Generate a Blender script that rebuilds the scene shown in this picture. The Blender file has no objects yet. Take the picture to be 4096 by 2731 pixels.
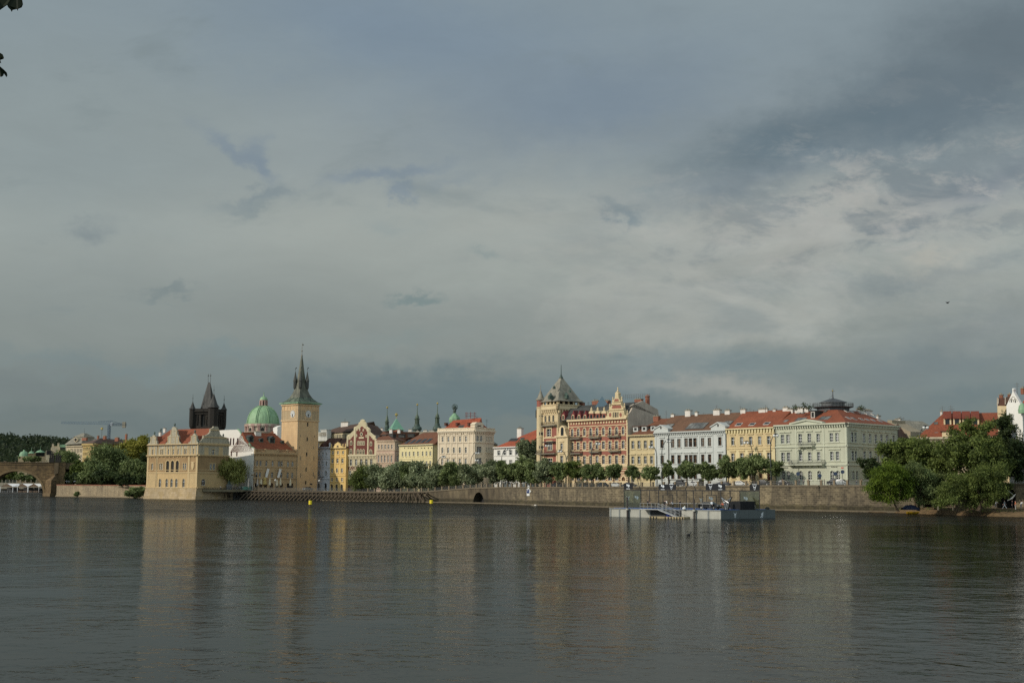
import bpy, math, random
import numpy as np
from mathutils import Vector, Matrix
random.seed(7); RNG = np.random.default_rng(11)
S = bpy.context.scene; C = S.collection
SKY_K = 1.0; EXPO = 0.0
BACK = 1.15; WIND = 12.0
WAVE = (.040, .008, .05); WATER_COL = (.016, .015, .011, 1); WATER_G = (.585, .60, .60, 1); WATER_R = .07
SKY_PATCHES = [
 (880, 60, 520, 170, -8, (119, 136, 151), .8, 1), (1350, 230, 420, 130, 10, (116, 131, 144), .8, 1), (150, 330, 420, 330, 0, (136, 147, 147), .7, 1),
 (2080, 250, 560, 120, 14, (98, 112, 120), .95, 1.3), (2300, 90, 300, 150, 10, (98, 110, 116), .9, 1), (1850, 320, 260, 60, 12, (96, 112, 120), .8, 1.2),
 (2250, 430, 230, 60, 20, (112, 122, 132), .8, 1), (1640, 440, 260, 45, 14, (116, 128, 136), .6, 1),
 (1900, 520, 420, 70, 8, (166, 166, 160), .75, 1), (1500, 640, 420, 110, 4, (160, 164, 158), .6, 1), (2150, 640, 240, 28, 18, (122, 132, 134), .65, 1), (2130, 590, 60, 26, 20, (176, 172, 160), .6, 1),
 (540, 350, 100, 30, -34, (121, 135, 146), .75, 1.4), (600, 375, 34, 62, 0, (121, 135, 146), .7, 1.4), (590, 450, 110, 13, 6, (124, 136, 140), .8, 1.2), (560, 470, 90, 12, 4, (126, 138, 140), .6, 1), (900, 400, 130, 22, 6, (122, 136, 147), .8, 1.4), (950, 440, 34, 20, 0, (122, 136, 147), .8, 1.5), (1050, 430, 90, 18, 10, (130, 142, 148), .5, 1),
 (235, 530, 56, 26, 10, (118, 129, 133), .6, 1.2), (350, 668, 70, 10, 3, (116, 128, 129), .65, 1.2), (1022, 682, 72, 17, 2, (112, 128, 128), .9, 1.8), (1160, 580, 38, 14, 0, (134, 146, 144), .7, 1), (1430, 495, 56, 17, -25, (116, 130, 135), .8, 1.4), (1470, 460, 14, 9, 0, (130, 142, 144), .7, 1),
 (930, 520, 70, 26, 0, (144, 154, 152), .6, 1), (260, 830, 260, 26, -4, (116, 130, 132), .7, 1), (510, 820, 110, 20, 0, (118, 134, 136), .6, 1), (880, 790, 190, 22, 4, (128, 140, 138), .5, 1),
 (1050, 900, 420, 46, 0, (98, 114, 118), .9, 1.2), (820, 930, 240, 40, 0, (97, 112, 117), .8, 1.2), (1560, 840, 260, 42, 3, (108, 124, 128), .85, 1.3), (1420, 900, 180, 30, 0, (96, 115, 122), .8, 1.3), (1330, 940, 240, 30, 0, (96, 114, 120), .8, 1.2),
 (1720, 900, 290, 30, -2, (154, 155, 149), .85, 1), (2150, 850, 320, 50, 6, (108, 120, 124), .7, 1), (2230, 930, 260, 40, 4, (98, 113, 118), .7, 1), (400, 955, 520, 34, 0, (98, 111, 114), .7, 1), (60, 880, 260, 40, 0, (110, 120, 122), .6, 1),
 (1700, 740, 380, 30, 5, (162, 164, 156), .5, 1), (2250, 760, 200, 40, 6, (124, 132, 134), .5, 1), (1250, 640, 300, 50, 0, (156, 163, 156), .5, 1),
]
# ------------------------------------------------------------------ camera
FPX, CX, CY, H = 5000.0, 2048.0, 1365.5, 5.6
PITCH, ROLL = math.atan(584.5/5000), 0.006
Fv = Vector((0, math.cos(PITCH), math.sin(PITCH))); Uv = Vector((0, -math.sin(PITCH), math.cos(PITCH))); Rv = Vector((1, 0, 0))
XC = Rv*math.cos(ROLL)+Uv*math.sin(ROLL); YC = Uv*math.cos(ROLL)-Rv*math.sin(ROLL)
CAM = Vector((0, 0, H))
cam = bpy.data.objects.new('camera', bpy.data.cameras.new('camera')); C.objects.link(cam); S.camera = cam
m3 = Matrix((XC, YC, -Fv)).transposed(); cam.matrix_world = Matrix.Translation(CAM) @ m3.to_4x4()
cam.data.sensor_width = 36; cam.data.lens = 36*FPX/4096; cam.data.clip_end = 12000; cam.data.clip_start = .1
def ray(x, y):
 return Fv+XC*((x-CX)/FPX)+YC*((CY-y)/FPX)
def P(x, y, d):
 r = ray(x, y); return CAM+r*(d/r.y)
def WZ(x, y, z=0.0):
 r = ray(x, y); return CAM+r*((z-H)/r.z)
def hor(x): return 1950+ROLL*(x-2048)
def zpx(x, y, d): return P(x, y, d).z
def zoom(x0, y0, s): return lambda x, y: (x0+x*s, y0+y*s)
Z1 = zoom(0, 1350, .4464); Z2 = zoom(550, 1350, .4464); Z3 = zoom(860, 1350, .4466); Z4 = zoom(1220, 1550, .3188); Z5 = zoom(1700, 1550, .3189)
Z6 = zoom(2100, 1450, .38265); Z7 = zoom(2450, 1550, .35077); Z8 = zoom(2850, 1550, .35088); Z9 = zoom(3050, 1500, .38265); Z10 = zoom(3400, 1500, .38262)
ZM = zoom(560, 1680, .2104); ZT = zoom(880, 1680, .20408); ZB1 = zoom(2420, 1900, .15306); ZB2 = zoom(2760, 1900, .15306); ZL = zoom(0, 1800, .15306)
ZR = zoom(3500, 1880, .2534); ZK1 = zoom(800, 1860, .2126); ZK2 = zoom(1280, 1860, .2126); ZW = zoom(3880, 1500, .12755)
# ------------------------------------------------------------------ materials
def lin(v):
 v /= 255.0
 return v/12.92 if v <= .04045 else ((v+.055)/1.055)**2.4
def col(r, g, b, k=1.0):
 if r > 180 and r > b+12 and k > 1: b += (r-b)*.17; g += (r-g)*.06
 return tuple(min(.86, lin(c)/k) for c in (r, g, b))+(1.0,)
MATS = {}
def newmat(name):
 m = bpy.data.materials.new(name); m.use_nodes = True; nt = m.node_tree
 return m, nt, nt.nodes['Principled BSDF'], nt.nodes, nt.links
def setin(b, **kw):
 for k, v in kw.items(): b.inputs[k.replace('_', ' ')].default_value = v
def coordmap(N, L, kind='Object', scale=(1, 1, 1)):
 tc = N.new('ShaderNodeTexCoord'); mp = N.new('ShaderNodeMapping'); mp.inputs['Scale'].default_value = scale
 L.new(tc.outputs[kind], mp.inputs['Vector']); return mp.outputs['Vector']
def noise(N, L, vec, sc, det=4, rough=.6):
 n = N.new('ShaderNodeTexNoise'); n.inputs['Scale'].default_value = sc; n.inputs['Detail'].default_value = det; n.inputs['Roughness'].default_value = rough
 L.new(vec, n.inputs['Vector']); return n.outputs['Fac']
def ramp(N, L, fac, a, b, p0=.3, p1=.7):
 r = N.new('ShaderNodeValToRGB'); e = r.color_ramp.elements; e[0].position = p0; e[1].position = p1; e[0].color = a; e[1].color = b
 L.new(fac, r.inputs['Fac']); return r.outputs['Color']
def mixc(N, L, fac, a, b, mode='MIX'):
 m = N.new('ShaderNodeMix'); m.data_type = 'RGBA'; m.blend_type = mode
 for i, v in ((0, fac), (6, a), (7, b)):
  if hasattr(v, 'is_linked') or hasattr(v, 'links'): L.new(v, m.inputs[i])
  else: m.inputs[i].default_value = v
 return m.outputs[2]
def mul(c, k): return tuple(min(1, x*k) for x in c[:3])+(1.0,)
def plaster(name, c, var=.16, rough=.9, streak=.5, sc=.35):
 if name in MATS: return MATS[name]
 m, nt, b, N, L = newmat(name); var *= 1.4
 v = coordmap(N, L); a = noise(N, L, v, sc, 5, .65)
 base = ramp(N, L, a, mul(c, 1-var), mul(c, 1+var*.6), .25, .75)
 v2 = coordmap(N, L, 'Object', (1.2, 1.2, .06)); s = noise(N, L, v2, 1.0, 3)
 st = ramp(N, L, s, (1-var*1.4*streak,)*3+(1,), (1, 1, 1, 1), .3, .62)
 L.new(mixc(N, L, 1.0, base, st, 'MULTIPLY'), b.inputs['Base Color']); setin(b, Roughness=rough)
 MATS[name] = m; return m
def tiles(name, c, var=.3):
 if name in MATS: return MATS[name]
 m, nt, b, N, L = newmat(name)
 v = coordmap(N, L); a = noise(N, L, v, .25, 6, .7); base = ramp(N, L, a, mul(c, 1-var), mul(c, 1+var*.5), .3, .72)
 f = noise(N, L, v, 2.6, 2, .6); sp = ramp(N, L, f, (.72, .72, .74, 1), (1.12, 1.1, 1.08, 1), .32, .66)
 v3 = coordmap(N, L, 'Object', (.02, .02, 1)); wv = N.new('ShaderNodeTexWave'); wv.bands_direction = 'Z'; wv.inputs['Scale'].default_value = 1.0; wv.inputs['Distortion'].default_value = .5
 L.new(v3, wv.inputs['Vector']); wr = ramp(N, L, wv.outputs['Fac'], (.86, .86, .86, 1), (1.04, 1.04, 1.04, 1), .2, .6)
 q = mixc(N, L, 1.0, base, sp, 'MULTIPLY'); L.new(mixc(N, L, 1.0, q, wr, 'MULTIPLY'), b.inputs['Base Color']); setin(b, Roughness=.85)
 MATS[name] = m; return m
def blocks(name, c1, c2, mort, bw=1.25, bh=.62, msize=.03, var=.3, tide=False):
 if name in MATS: return MATS[name]
 m, nt, b, N, L = newmat(name)
 uv = N.new('ShaderNodeUVMap'); br = N.new('ShaderNodeTexBrick'); br.inputs['Scale'].default_value = 1.0
 br.inputs['Brick Width'].default_value = bw; br.inputs['Row Height'].default_value = bh; br.inputs['Mortar Size'].default_value = msize; br.inputs['Bias'].default_value = 0
 br.inputs['Color1'].default_value = c1; br.inputs['Color2'].default_value = c2; br.inputs['Mortar'].default_value = mort
 nv = N.new('ShaderNodeTexNoise'); nv.inputs['Scale'].default_value = .9; L.new(uv.outputs['UV'], nv.inputs['Vector'])
 ad = N.new('ShaderNodeVectorMath'); ad.operation = 'MULTIPLY_ADD'; ad.inputs[1].default_value = (.07, .05, 0); L.new(nv.outputs['Color'], ad.inputs[0]); L.new(uv.outputs['UV'], ad.inputs[2])
 L.new(ad.outputs[0], br.inputs['Vector'])
 mp = N.new('ShaderNodeMapping'); mp.inputs['Scale'].default_value = (.5, .09, 1); L.new(uv.outputs['UV'], mp.inputs['Vector'])
 s = noise(N, L, mp.outputs['Vector'], 1.0, 6, .68); st = ramp(N, L, s, (1-var*1.5, 1-var*1.5, 1-var*1.45, 1), (1.12, 1.1, 1.05, 1), .34, .66)
 g = noise(N, L, uv.outputs['UV'], .07, 5, .6); gt = ramp(N, L, g, (1-var, 1-var, 1-var*.95, 1), (1.1, 1.08, 1.05, 1), .35, .65)
 q = mixc(N, L, 1.0, br.outputs['Color'], st, 'MULTIPLY'); q = mixc(N, L, 1.0, q, gt, 'MULTIPLY')
 if tide:
  sy = N.new('ShaderNodeSeparateXYZ'); L.new(uv.outputs['UV'], sy.inputs[0]); ad2 = N.new('ShaderNodeMath'); ad2.operation = 'MULTIPLY_ADD'; L.new(s, ad2.inputs[0]); ad2.inputs[1].default_value = -2.6; L.new(sy.outputs[1], ad2.inputs[2]); q = mixc(N, L, 1.0, q, ramp(N, L, ad2.outputs[0], (.42, .43, .36, 1), (1, 1, 1, 1), 0.0, .45), 'MULTIPLY')
 L.new(q, b.inputs['Base Color']); setin(b, Roughness=.95)
 MATS[name] = m; return m
def plain(name, c, rough=.6, metal=0.0, var=.12, sc=3.0):
 if name in MATS: return MATS[name]
 m, nt, b, N, L = newmat(name)
 v = coordmap(N, L); a = noise(N, L, v, sc, 3)
 L.new(ramp(N, L, a, mul(c, 1-var), mul(c, 1+var), .3, .7), b.inputs['Base Color']); setin(b, Roughness=rough, Metallic=metal)
 MATS[name] = m; return m
def foliage(name, dark, light, tr=.34):
 if name in MATS: return MATS[name]
 m, nt, b, N, L = newmat(name); out = N['Material Output']
 at = N.new('ShaderNodeAttribute'); at.attribute_name = 'tint'
 c = ramp(N, L, at.outputs['Fac'], dark, light, 0, 1)
 L.new(c, b.inputs['Base Color']); setin(b, Roughness=.6); b.inputs['Specular IOR Level'].default_value = .25
 t = N.new('ShaderNodeBsdfTranslucent'); L.new(c, t.inputs['Color']); mx = N.new('ShaderNodeMixShader'); mx.inputs[0].default_value = tr
 L.new(b.outputs[0], mx.inputs[1]); L.new(t.outputs[0], mx.inputs[2]); L.new(mx.outputs[0], out.inputs['Surface'])
 MATS[name] = m; return m
K = 1.06
M_white = plaster('white_plaster', col(228, 220, 205, K), .07)
M_frame = plain('white_paint', (.72, .71, .67, 1), .5, 0, .06)
M_framew = plain('brown_window_wood', col(120, 88, 58), .6)
M_pane = plain('dark_window_glass', (.012, .014, .016, 1), .12, 0, .5, .35)
M_panel = plain('curtained_window_glass', (.16, .155, .14, 1), .15, 0, .6, .5)
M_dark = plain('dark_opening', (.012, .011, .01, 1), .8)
M_black = plain('black_iron', (.011, .012, .013, 1), .7)
M_iron = plain('grey_iron', (.12, .12, .115, 1), .5, .3)
M_copper = plaster('green_copper', col(142, 178, 140, K), .2, .6, 1)
M_copperd = plaster('dull_green_copper', col(104, 118, 96, K), .28, .6, 1.2)
M_copperk = plaster('dark_patina_copper', col(84, 102, 90, K), .3, .6, 1)
M_slate = plaster('grey_slate', col(150, 143, 126, K), .22, .7, 1, .5)
M_slated = plaster('dark_slate', col(72, 72, 68, K), .25, .7, 1, .5)
M_red = tiles('red_roof_tiles', col(146, 80, 52, K))
M_redd = tiles('brown_red_roof_tiles', col(122, 78, 54, K))
M_redk = tiles('dark_red_roof_tiles', col(98, 64, 50, K))
M_brown = tiles('brown_roof_tiles', col(96, 72, 58, K))
M_stone = blocks('pale_ashlar', col(190, 168, 128, K), col(172, 150, 112, K), col(150, 130, 98, K), 1.6, .7, .02, .14)
M_wood = plain('weathered_timber', col(88, 76, 60, K), .9, 0, .25, 1.2)
M_bark = plain('tree_bark', col(82, 68, 52, K), .95, 0, .3, 2)
M_chim = plaster('white_chimney', col(222, 214, 200, K), .12)
M_brick = plaster('brick_chimney', col(150, 96, 74, K), .2)
M_gold = plain('gilded_ball', (.6, .45, .16, 1), .35, .8)
M_concrete = plaster('concrete', col(150, 142, 124, K), .2)
# ------------------------------------------------------------------ objects
ORI = {}
def link(o): C.objects.link(o); return o
def thing(name, label, cat, loc, group=None, kind=None):
 o = bpy.data.objects.new(name, None); o.empty_display_size = .5; link(o); o.location = loc; ORI[o.name] = Vector(loc)
 o['label'] = label; o['category'] = cat
 if group: o['group'] = group
 return o
def tag(o, label=None, cat=None, group=None, kind=None):
 if label: o['label'] = label
 if cat: o['category'] = cat
 if group: o['group'] = group
 if kind: o['kind'] = kind
 return o
class MB:
 def __init__(s): s.v = []; s.f = []; s.m = []; s.uv = {}
 def face(s, pts, mi=0, uv=None):
  n = len(s.v); s.v += [tuple(p) for p in pts]; s.f.append(list(range(n, n+len(pts)))); s.m.append(mi)
  if uv: s.uv[len(s.f)-1] = uv
 def hexa(s, b, t, mi=0):
  s.face(t, mi); s.face(b[::-1], mi)
  for i in range(4): j = (i+1) % 4; s.face([b[i], b[j], t[j], t[i]], mi)
 def box(s, c, sx, sy, sz, rz=0, mi=0):
  ca, sa = math.cos(rz), math.sin(rz); q = []
  for a, b_ in ((-1, -1), (1, -1), (1, 1), (-1, 1)):
   x, y = a*sx/2, b_*sy/2; q.append((c[0]+x*ca-y*sa, c[1]+x*sa+y*ca))
  s.hexa([(x, y, c[2]) for x, y in q], [(x, y, c[2]+sz) for x, y in q], mi)
 def tube(s, a, b, r0, r1=None, n=6, mi=0, caps=True):
  a, b = Vector(a), Vector(b); r1 = r0 if r1 is None else r1; ax = (b-a).normalized()
  u = ax.orthogonal().normalized(); w = ax.cross(u); A = []; B = []
  for i in range(n):
   t = 2*math.pi*i/n; d = u*math.cos(t)+w*math.sin(t); A.append(a+d*r0); B.append(b+d*r1)
  for i in range(n): j = (i+1) % n; s.face([A[i], A[j], B[j], B[i]], mi)
  if caps: s.face(A[::-1], mi); s.face(B, mi)
 def path(s, pts, rs, n=6, mi=0):
  for i in range(len(pts)-1): s.tube(pts[i], pts[i+1], rs[i], rs[i+1], n, mi)
 def lathe(s, c, prof, n=16, mi=0, ang0=0.0, sx=1.0):
  rings = []
  for r, z in prof: rings.append([(c[0]+r*sx*math.cos(ang0+2*math.pi*i/n), c[1]+r*sx*math.sin(ang0+2*math.pi*i/n), c[2]+z) for i in range(n)])
  for a, b in zip(rings, rings[1:]):
   for i in range(n): j = (i+1) % n; s.face([a[i], a[j], b[j], b[i]], mi)
  s.face(rings[0][::-1], mi); s.face(rings[-1], mi)
 def loft(s, rings, mi=0, cap=True):
  for a, b in zip(rings, rings[1:]):
   n = len(a)
   for i in range(n): j = (i+1) % n; s.face([a[i], a[j], b[j], b[i]], mi)
  if cap: s.face(rings[0][::-1], mi); s.face(rings[-1], mi)
 def build(s, name, mats, parent=None, smooth=False, raw=False):
  o0 = Vector((0, 0, 0))
  if parent is not None and not raw: o0 = ORI[parent.name]
  me = bpy.data.meshes.new(name); ox, oy, oz = o0
  me.from_pydata([(x-ox, y-oy, z-oz) for x, y, z in s.v], [], s.f)
  mats = mats if isinstance(mats, (list, tuple)) else [mats]
  for m in mats: me.materials.append(m)
  me.polygons.foreach_set('material_index', s.m)
  if s.uv:
   ul = me.uv_layers.new(name='UVMap').data
   for fi, uv in s.uv.items():
    for li, q in zip(me.polygons[fi].loop_indices, uv): ul[li].uv = q
  if smooth: me.polygons.foreach_set('use_smooth', [True]*len(me.polygons))
  me.update(); o = bpy.data.objects.new(name, me); link(o)
  if parent is not None: o.parent = parent
  ORI[o.name] = o0 if parent is not None else Vector((0, 0, 0))
  return o
class Fac:
 def __init__(s, A, B):
  s.A = Vector((A[0], A[1])); s.B = Vector((B[0], B[1])); d = s.B-s.A; s.L = d.length; s.t = d/s.L; s.n = Vector((s.t.y, -s.t.x)); s.rz = math.atan2(s.t.y, s.t.x)
 def pt(s, u, z, o=0): q = s.A+s.t*u+s.n*o; return Vector((q.x, q.y, z))
 def off(s, o): return Fac(s.A+s.n*o, s.B+s.n*o)
 def px(s, x, y):
  r = ray(x, y); k = (s.A.x*s.n.x+s.A.y*s.n.y)/(r.x*s.n.x+r.y*s.n.y); p = CAM+r*k
  return (Vector((p.x, p.y))-s.A).dot(s.t), p.z
 def box(s, mb, u0, u1, z0, z1, o0, o1, mi=0):
  q = [(u0, o1), (u1, o1), (u1, o0), (u0, o0)]
  mb.hexa([s.pt(u, z0, o) for u, o in q], [s.pt(u, z1, o) for u, o in q], mi)
 def poly(s, mb, pts, o0, o1, mi=0):
  f = [s.pt(u, z, o1) for u, z in pts]; b = [s.pt(u, z, o0) for u, z in pts]
  mb.face(f, mi, [tuple(p) for p in pts]); mb.face(b[::-1], mi)
  for i in range(len(pts)): j = (i+1) % len(pts); mb.face([b[i], b[j], f[j], f[i]], mi)
 def pxpoly(s, zf, pts): return [s.px(*zf(*p)) for p in pts]
def facpx(xl, dl, xr, dr, y=1850): a, b = P(xl, y, dl), P(xr, y, dr); return Fac((a.x, a.y), (b.x, b.y))
def reach(O, d, x, y=1800):
 lo, hi = 0.0, 80.0
 def colx(k):
  p = Vector((O.x+d.x*k, O.y+d.y*k, 15))-CAM; return CX+FPX*(p.dot(XC))/(p.dot(Fv))
 s = 1 if colx(hi) > colx(lo) else -1
 for _ in range(40):
  mid = (lo+hi)/2
  if (colx(mid)-x)*s < 0: lo = mid
  else: hi = mid
 return lo
def sideR(F, x): d = -F.n; return Fac(F.B, F.B+d*reach(F.B, d, x))
def sideL(F, x): d = -F.n; return Fac(F.A+d*reach(F.A, d, x), F.A)
def wall(mb, F, u0, u1, z0, z1, ops=(), depth=.35, mi=0, rm=None):
 rm = mi if rm is None else rm
 us = sorted({u0, u1, *[c-w/2 for c, zb, w, h, a in ops], *[c+w/2 for c, zb, w, h, a in ops]}); us = [u for u in us if u0 <= u <= u1]
 zs = sorted({z0, z1, *[o[1] for o in ops], *[o[1]+o[3] for o in ops]}); zs = [z for z in zs if z0 <= z <= z1]
 for i in range(len(zs)-1):
  start = None
  for j in range(len(us)):
   solid = False
   if j < len(us)-1:
    uc, zc = (us[j]+us[j+1])/2, (zs[i]+zs[i+1])/2
    solid = not any(abs(uc-c) < w/2 and zb < zc < zb+h for c, zb, w, h, a in ops)
   if solid and start is None: start = us[j]
   if not solid and start is not None:
    q = [(start, zs[i]), (us[j], zs[i]), (us[j], zs[i+1]), (start, zs[i+1])]
    mb.face([F.pt(*p) for p in q], mi, q); start = None
 for c, zb, w, h, a in ops:
  l, r, t = c-w/2, c+w/2, zb+h; e = -depth
  for (p, q) in (((l, zb), (l, t)), ((r, t), (r, zb)), ((l, t), (r, t)), ((r, zb), (l, zb))):
   mb.face([F.pt(p[0], p[1], 0), F.pt(q[0], q[1], 0), F.pt(q[0], q[1], e), F.pt(p[0], p[1], e)], rm)
  if a:
   R = w/2; sp = t-R; arc = [(c-R*math.cos(k*math.pi/12), sp+R*math.sin(k*math.pi/12)) for k in range(13)]
   for pts in ([(l, t)]+arc[:7], arc[6:]+[(r, t)]):
    pts = pts[::-1] if pts[0] == (l, t) else pts[::-1]
    mb.face([F.pt(u, z, 0) for u, z in pts], mi, pts); mb.face([F.pt(u, z, e) for u, z in pts[::-1]], mi)
   for p, q in zip(arc, arc[1:]): mb.face([F.pt(*q, 0), F.pt(*p, 0), F.pt(*p, e), F.pt(*q, e)], rm)
def outline(w, h, arch, zb=0.0):
 if not arch: return [(-w/2, zb), (w/2, zb), (w/2, zb+h), (-w/2, zb+h)]
 R = w/2; return [(-R, zb), (R, zb)]+[(R*math.cos(k*math.pi/10), zb+h-R+R*math.sin(k*math.pi/10)) for k in range(11)]
WM = {}
def window_mesh(w, h, arch, trim, depth, bars, fm, pm, tm):
 key = (round(w, 1), round(h, 1), arch, trim, depth, bars, fm.name, pm.name, tm.name)
 if key in WM: return WM[key]
 w, h = key[0], key[1]; mb = MB(); bw = .085
 yf, yb = depth-.12, depth
 o, i = outline(w, h, arch), outline(w-2*bw, h-2*bw, arch, bw)
 for k in range(len(o)):
  j = (k+1) % len(o)
  mb.face([(o[k][0], yf, o[k][1]), (o[j][0], yf, o[j][1]), (i[j][0], yf, i[j][1]), (i[k][0], yf, i[k][1])], 0)
  mb.face([(i[k][0], yf, i[k][1]), (i[j][0], yf, i[j][1]), (i[j][0], yb, i[j][1]), (i[k][0], yb, i[k][1])], 0)
 def bar(x0, x1, z0, z1): mb.hexa([(x0, yf-.02, z0), (x1, yf-.02, z0), (x1, yb, z0), (x0, yb, z0)], [(x0, yf-.02, z1), (x1, yf-.02, z1), (x1, yb, z1), (x0, yb, z1)], 0)
 if bars:
  bar(-.05, .05, bw, h-bw)
  zt = h*.64; bar(-w/2+bw, -.05, zt-.05, zt+.05); bar(.05, w/2-bw, zt-.05, zt+.05)
  if bars > 2: bar(-w/2+bw, -.07, h*.33-.05, h*.33+.05); bar(.07, w/2-bw, h*.33-.05, h*.33+.05)
 def tb(x0, x1, z0, z1, p): mb.hexa([(x0, -p, z0), (x1, -p, z0), (x1, .02, z0), (x0, .02, z0)], [(x0, -p, z1), (x1, -p, z1), (x1, .02, z1), (x0, .02, z1)], 1)
 if trim:
  sw = .24 if trim != 'wide' else .42; so = outline(w+2*sw, h+sw, arch); si = outline(w, h, arch)
  for k in range(1, len(so)):
   j = (k+1) % len(so)
   mb.face([(so[k][0], -.09, so[k][1]), (so[j][0], -.09, so[j][1]), (si[j][0], -.09, si[j][1]), (si[k][0], -.09, si[k][1])], 1)
   mb.face([(so[k][0], -.09, so[k][1]), (so[k][0], 0, so[k][1]), (so[j][0], 0, so[j][1]), (so[j][0], -.09, so[j][1])], 1)
   mb.face([(si[k][0], -.09, si[k][1]), (si[j][0], -.09, si[j][1]), (si[j][0], 0, si[j][1]), (si[k][0], 0, si[k][1])], 1)
  tb(-w/2-sw-.1, w/2+sw+.1, -.24, 0, .26)
  if trim == 'hood': tb(-w/2-sw-.22, w/2+sw+.22, h+sw+.3, h+sw+.52, .34)
  if trim == 'ped':
   a = w/2+sw+.25; z = h+sw+.2
   tb(-a, a, z, z+.14, .3); mb.face([(-a, -.3, z+.14), (a, -.3, z+.14), (0, -.3, z+.75)], 1)
   mb.face([(a, -.3, z+.14), (a, 0, z+.14), (0, 0, z+.75), (0, -.3, z+.75)], 1); mb.face([(0, -.3, z+.75), (0, 0, z+.75), (-a, 0, z+.14), (-a, -.3, z+.14)], 1)
 me = bpy.data.meshes.new('window'); me.from_pydata(mb.v, [], mb.f); me.materials.append(fm); me.materials.append(tm); me.polygons.foreach_set('material_index', mb.m)
 pn = MB(); q = outline(w-.1, h-.1, arch, .05); pn.face([(x, yb-.01, z) for x, z in q], 0)
 pe = bpy.data.meshes.new('pane'); pe.from_pydata(pn.v, [], pn.f); pe.materials.append(pm)
 WM[key] = (me, pe); return WM[key]
class Bld:
 def __init__(s, name, label, cat, F, z0, group=None):
  c = F.pt(F.L/2, z0, 0); s.root = thing(name, label, cat, c, group); s.z0 = z0; s.F = F
 def add(s, mb, name, mats, parent=None, **k): return mb.build(name, mats, parent or s.root, **k)
 def row(s, F, zf, xs, yt, yb, w, xref=None, arch=False, trim='flat', frame=None, pane=None, tm=None, bars=2, depth=.35, door=False, curt=0.0):
  ops = []; xr = sum(xs)/len(xs) if xref is None else xref
  z1 = F.px(*zf(xr, yt))[1]; z0 = F.px(*zf(xr, yb))[1]; h = max(.5, z1-z0)
  wm = abs(F.px(*zf(xr+w/2, yt))[0]-F.px(*zf(xr-w/2, yt))[0]); wm = max(.5, round(wm, 1)); h = round(h, 1)
  for x in xs:
   u = F.px(*zf(x, (yt+yb)/2))[0]
   if u-wm/2 < .05 or u+wm/2 > F.L-.05: continue
   ops.append((u, z0, wm, h, arch))
   p = pane or M_pane
   if not pane and random.random() < max(curt, .16): p = M_panel
   if frame == 'void': continue
   me, pe = window_mesh(wm, h, arch, trim, depth, bars, frame or M_frame, p, tm or s.trim)
   o = bpy.data.objects.new('door' if door else 'window', me); link(o); o.parent = s.root; o.location = F.pt(u, z0, 0)-ORI[s.root.name]; o.rotation_euler = (0, 0, F.rz)
   q = bpy.data.objects.new('pane', pe); link(q); q.parent = o
  return ops
 trim = M_frame
 def shell(s, mb, F, D, z0, z1, left=True, right=True, mi=0):
  if right: q = [(F.L, 0), (F.L, -D)]; mb.face([F.pt(F.L, z0, 0), F.pt(F.L, z0, -D), F.pt(F.L, z1, -D), F.pt(F.L, z1, 0)], mi, [(0, z0), (D, z0), (D, z1), (0, z1)])
  if left: mb.face([F.pt(0, z0, -D), F.pt(0, z0, 0), F.pt(0, z1, 0), F.pt(0, z1, -D)], mi, [(0, z0), (D, z0), (D, z1), (0, z1)])
  mb.face([F.pt(F.L, z0, -D), F.pt(0, z0, -D), F.pt(0, z1, -D), F.pt(F.L, z1, -D)], mi)
  mb.face([F.pt(0, z1, 0), F.pt(F.L, z1, 0), F.pt(F.L, z1, -D), F.pt(0, z1, -D)], mi)
 def gable(s, F, D, ze, zr, mat, wallmat=None, ov=.45, hipL=0.0, hipR=0.0, name='roof', ovL=.15, ovR=.15, setb=None):
  sb = D/2 if setb is None else setb
  mb = MB(); a0, a1 = -ovL, F.L+ovR; zo = ze-(zr-ze)/sb*ov
  eL, eR = F.pt(a0, zo, ov), F.pt(a1, zo, ov); bL, bR = F.pt(a0, zo, -D-ov), F.pt(a1, zo, -D-ov); rL, rR = F.pt(a0+hipL, zr, -sb), F.pt(a1-hipR, zr, -sb)
  mb.face([eL, eR, rR, rL]); mb.face([bR, bL, rL, rR]); mb.face([bL, eL, rL]); mb.face([eR, bR, rR])
  mb.face([eL, bL, bR, eR])
  F.box(mb, a0, a1, zo-.16, zo-.02, ov-.12, ov+.1, 1)
  up = Vector((0, 0, .1))
  if not hipL: mb.tube(rL+up*.3, rR+up*.3, .14, n=5)
  return s.add(mb, name, [mat, M_slated])
 def roofpts(s, F, D, ze, zr, sb=None):
  sb = D/2 if sb is None else sb
  p0 = F.pt(0, ze, 0); p1 = F.pt(F.L, ze, 0); p2 = F.pt(0, zr, -sb); nn = (p1-p0).cross(p2-p0).normalized()
  def f(x, y):
   r = ray(x, y); k = (p0-CAM).dot(nn)/r.dot(nn); p = CAM+r*k
   return (Vector((p.x, p.y))-F.A).dot(F.t), (p.z-ze)/(zr-ze)
  def g(u, fr, o=0.0): return F.pt(u, ze+(zr-ze)*fr, -sb*fr)+nn*(o if nn.z > 0 else -o)
  return f, g
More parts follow.
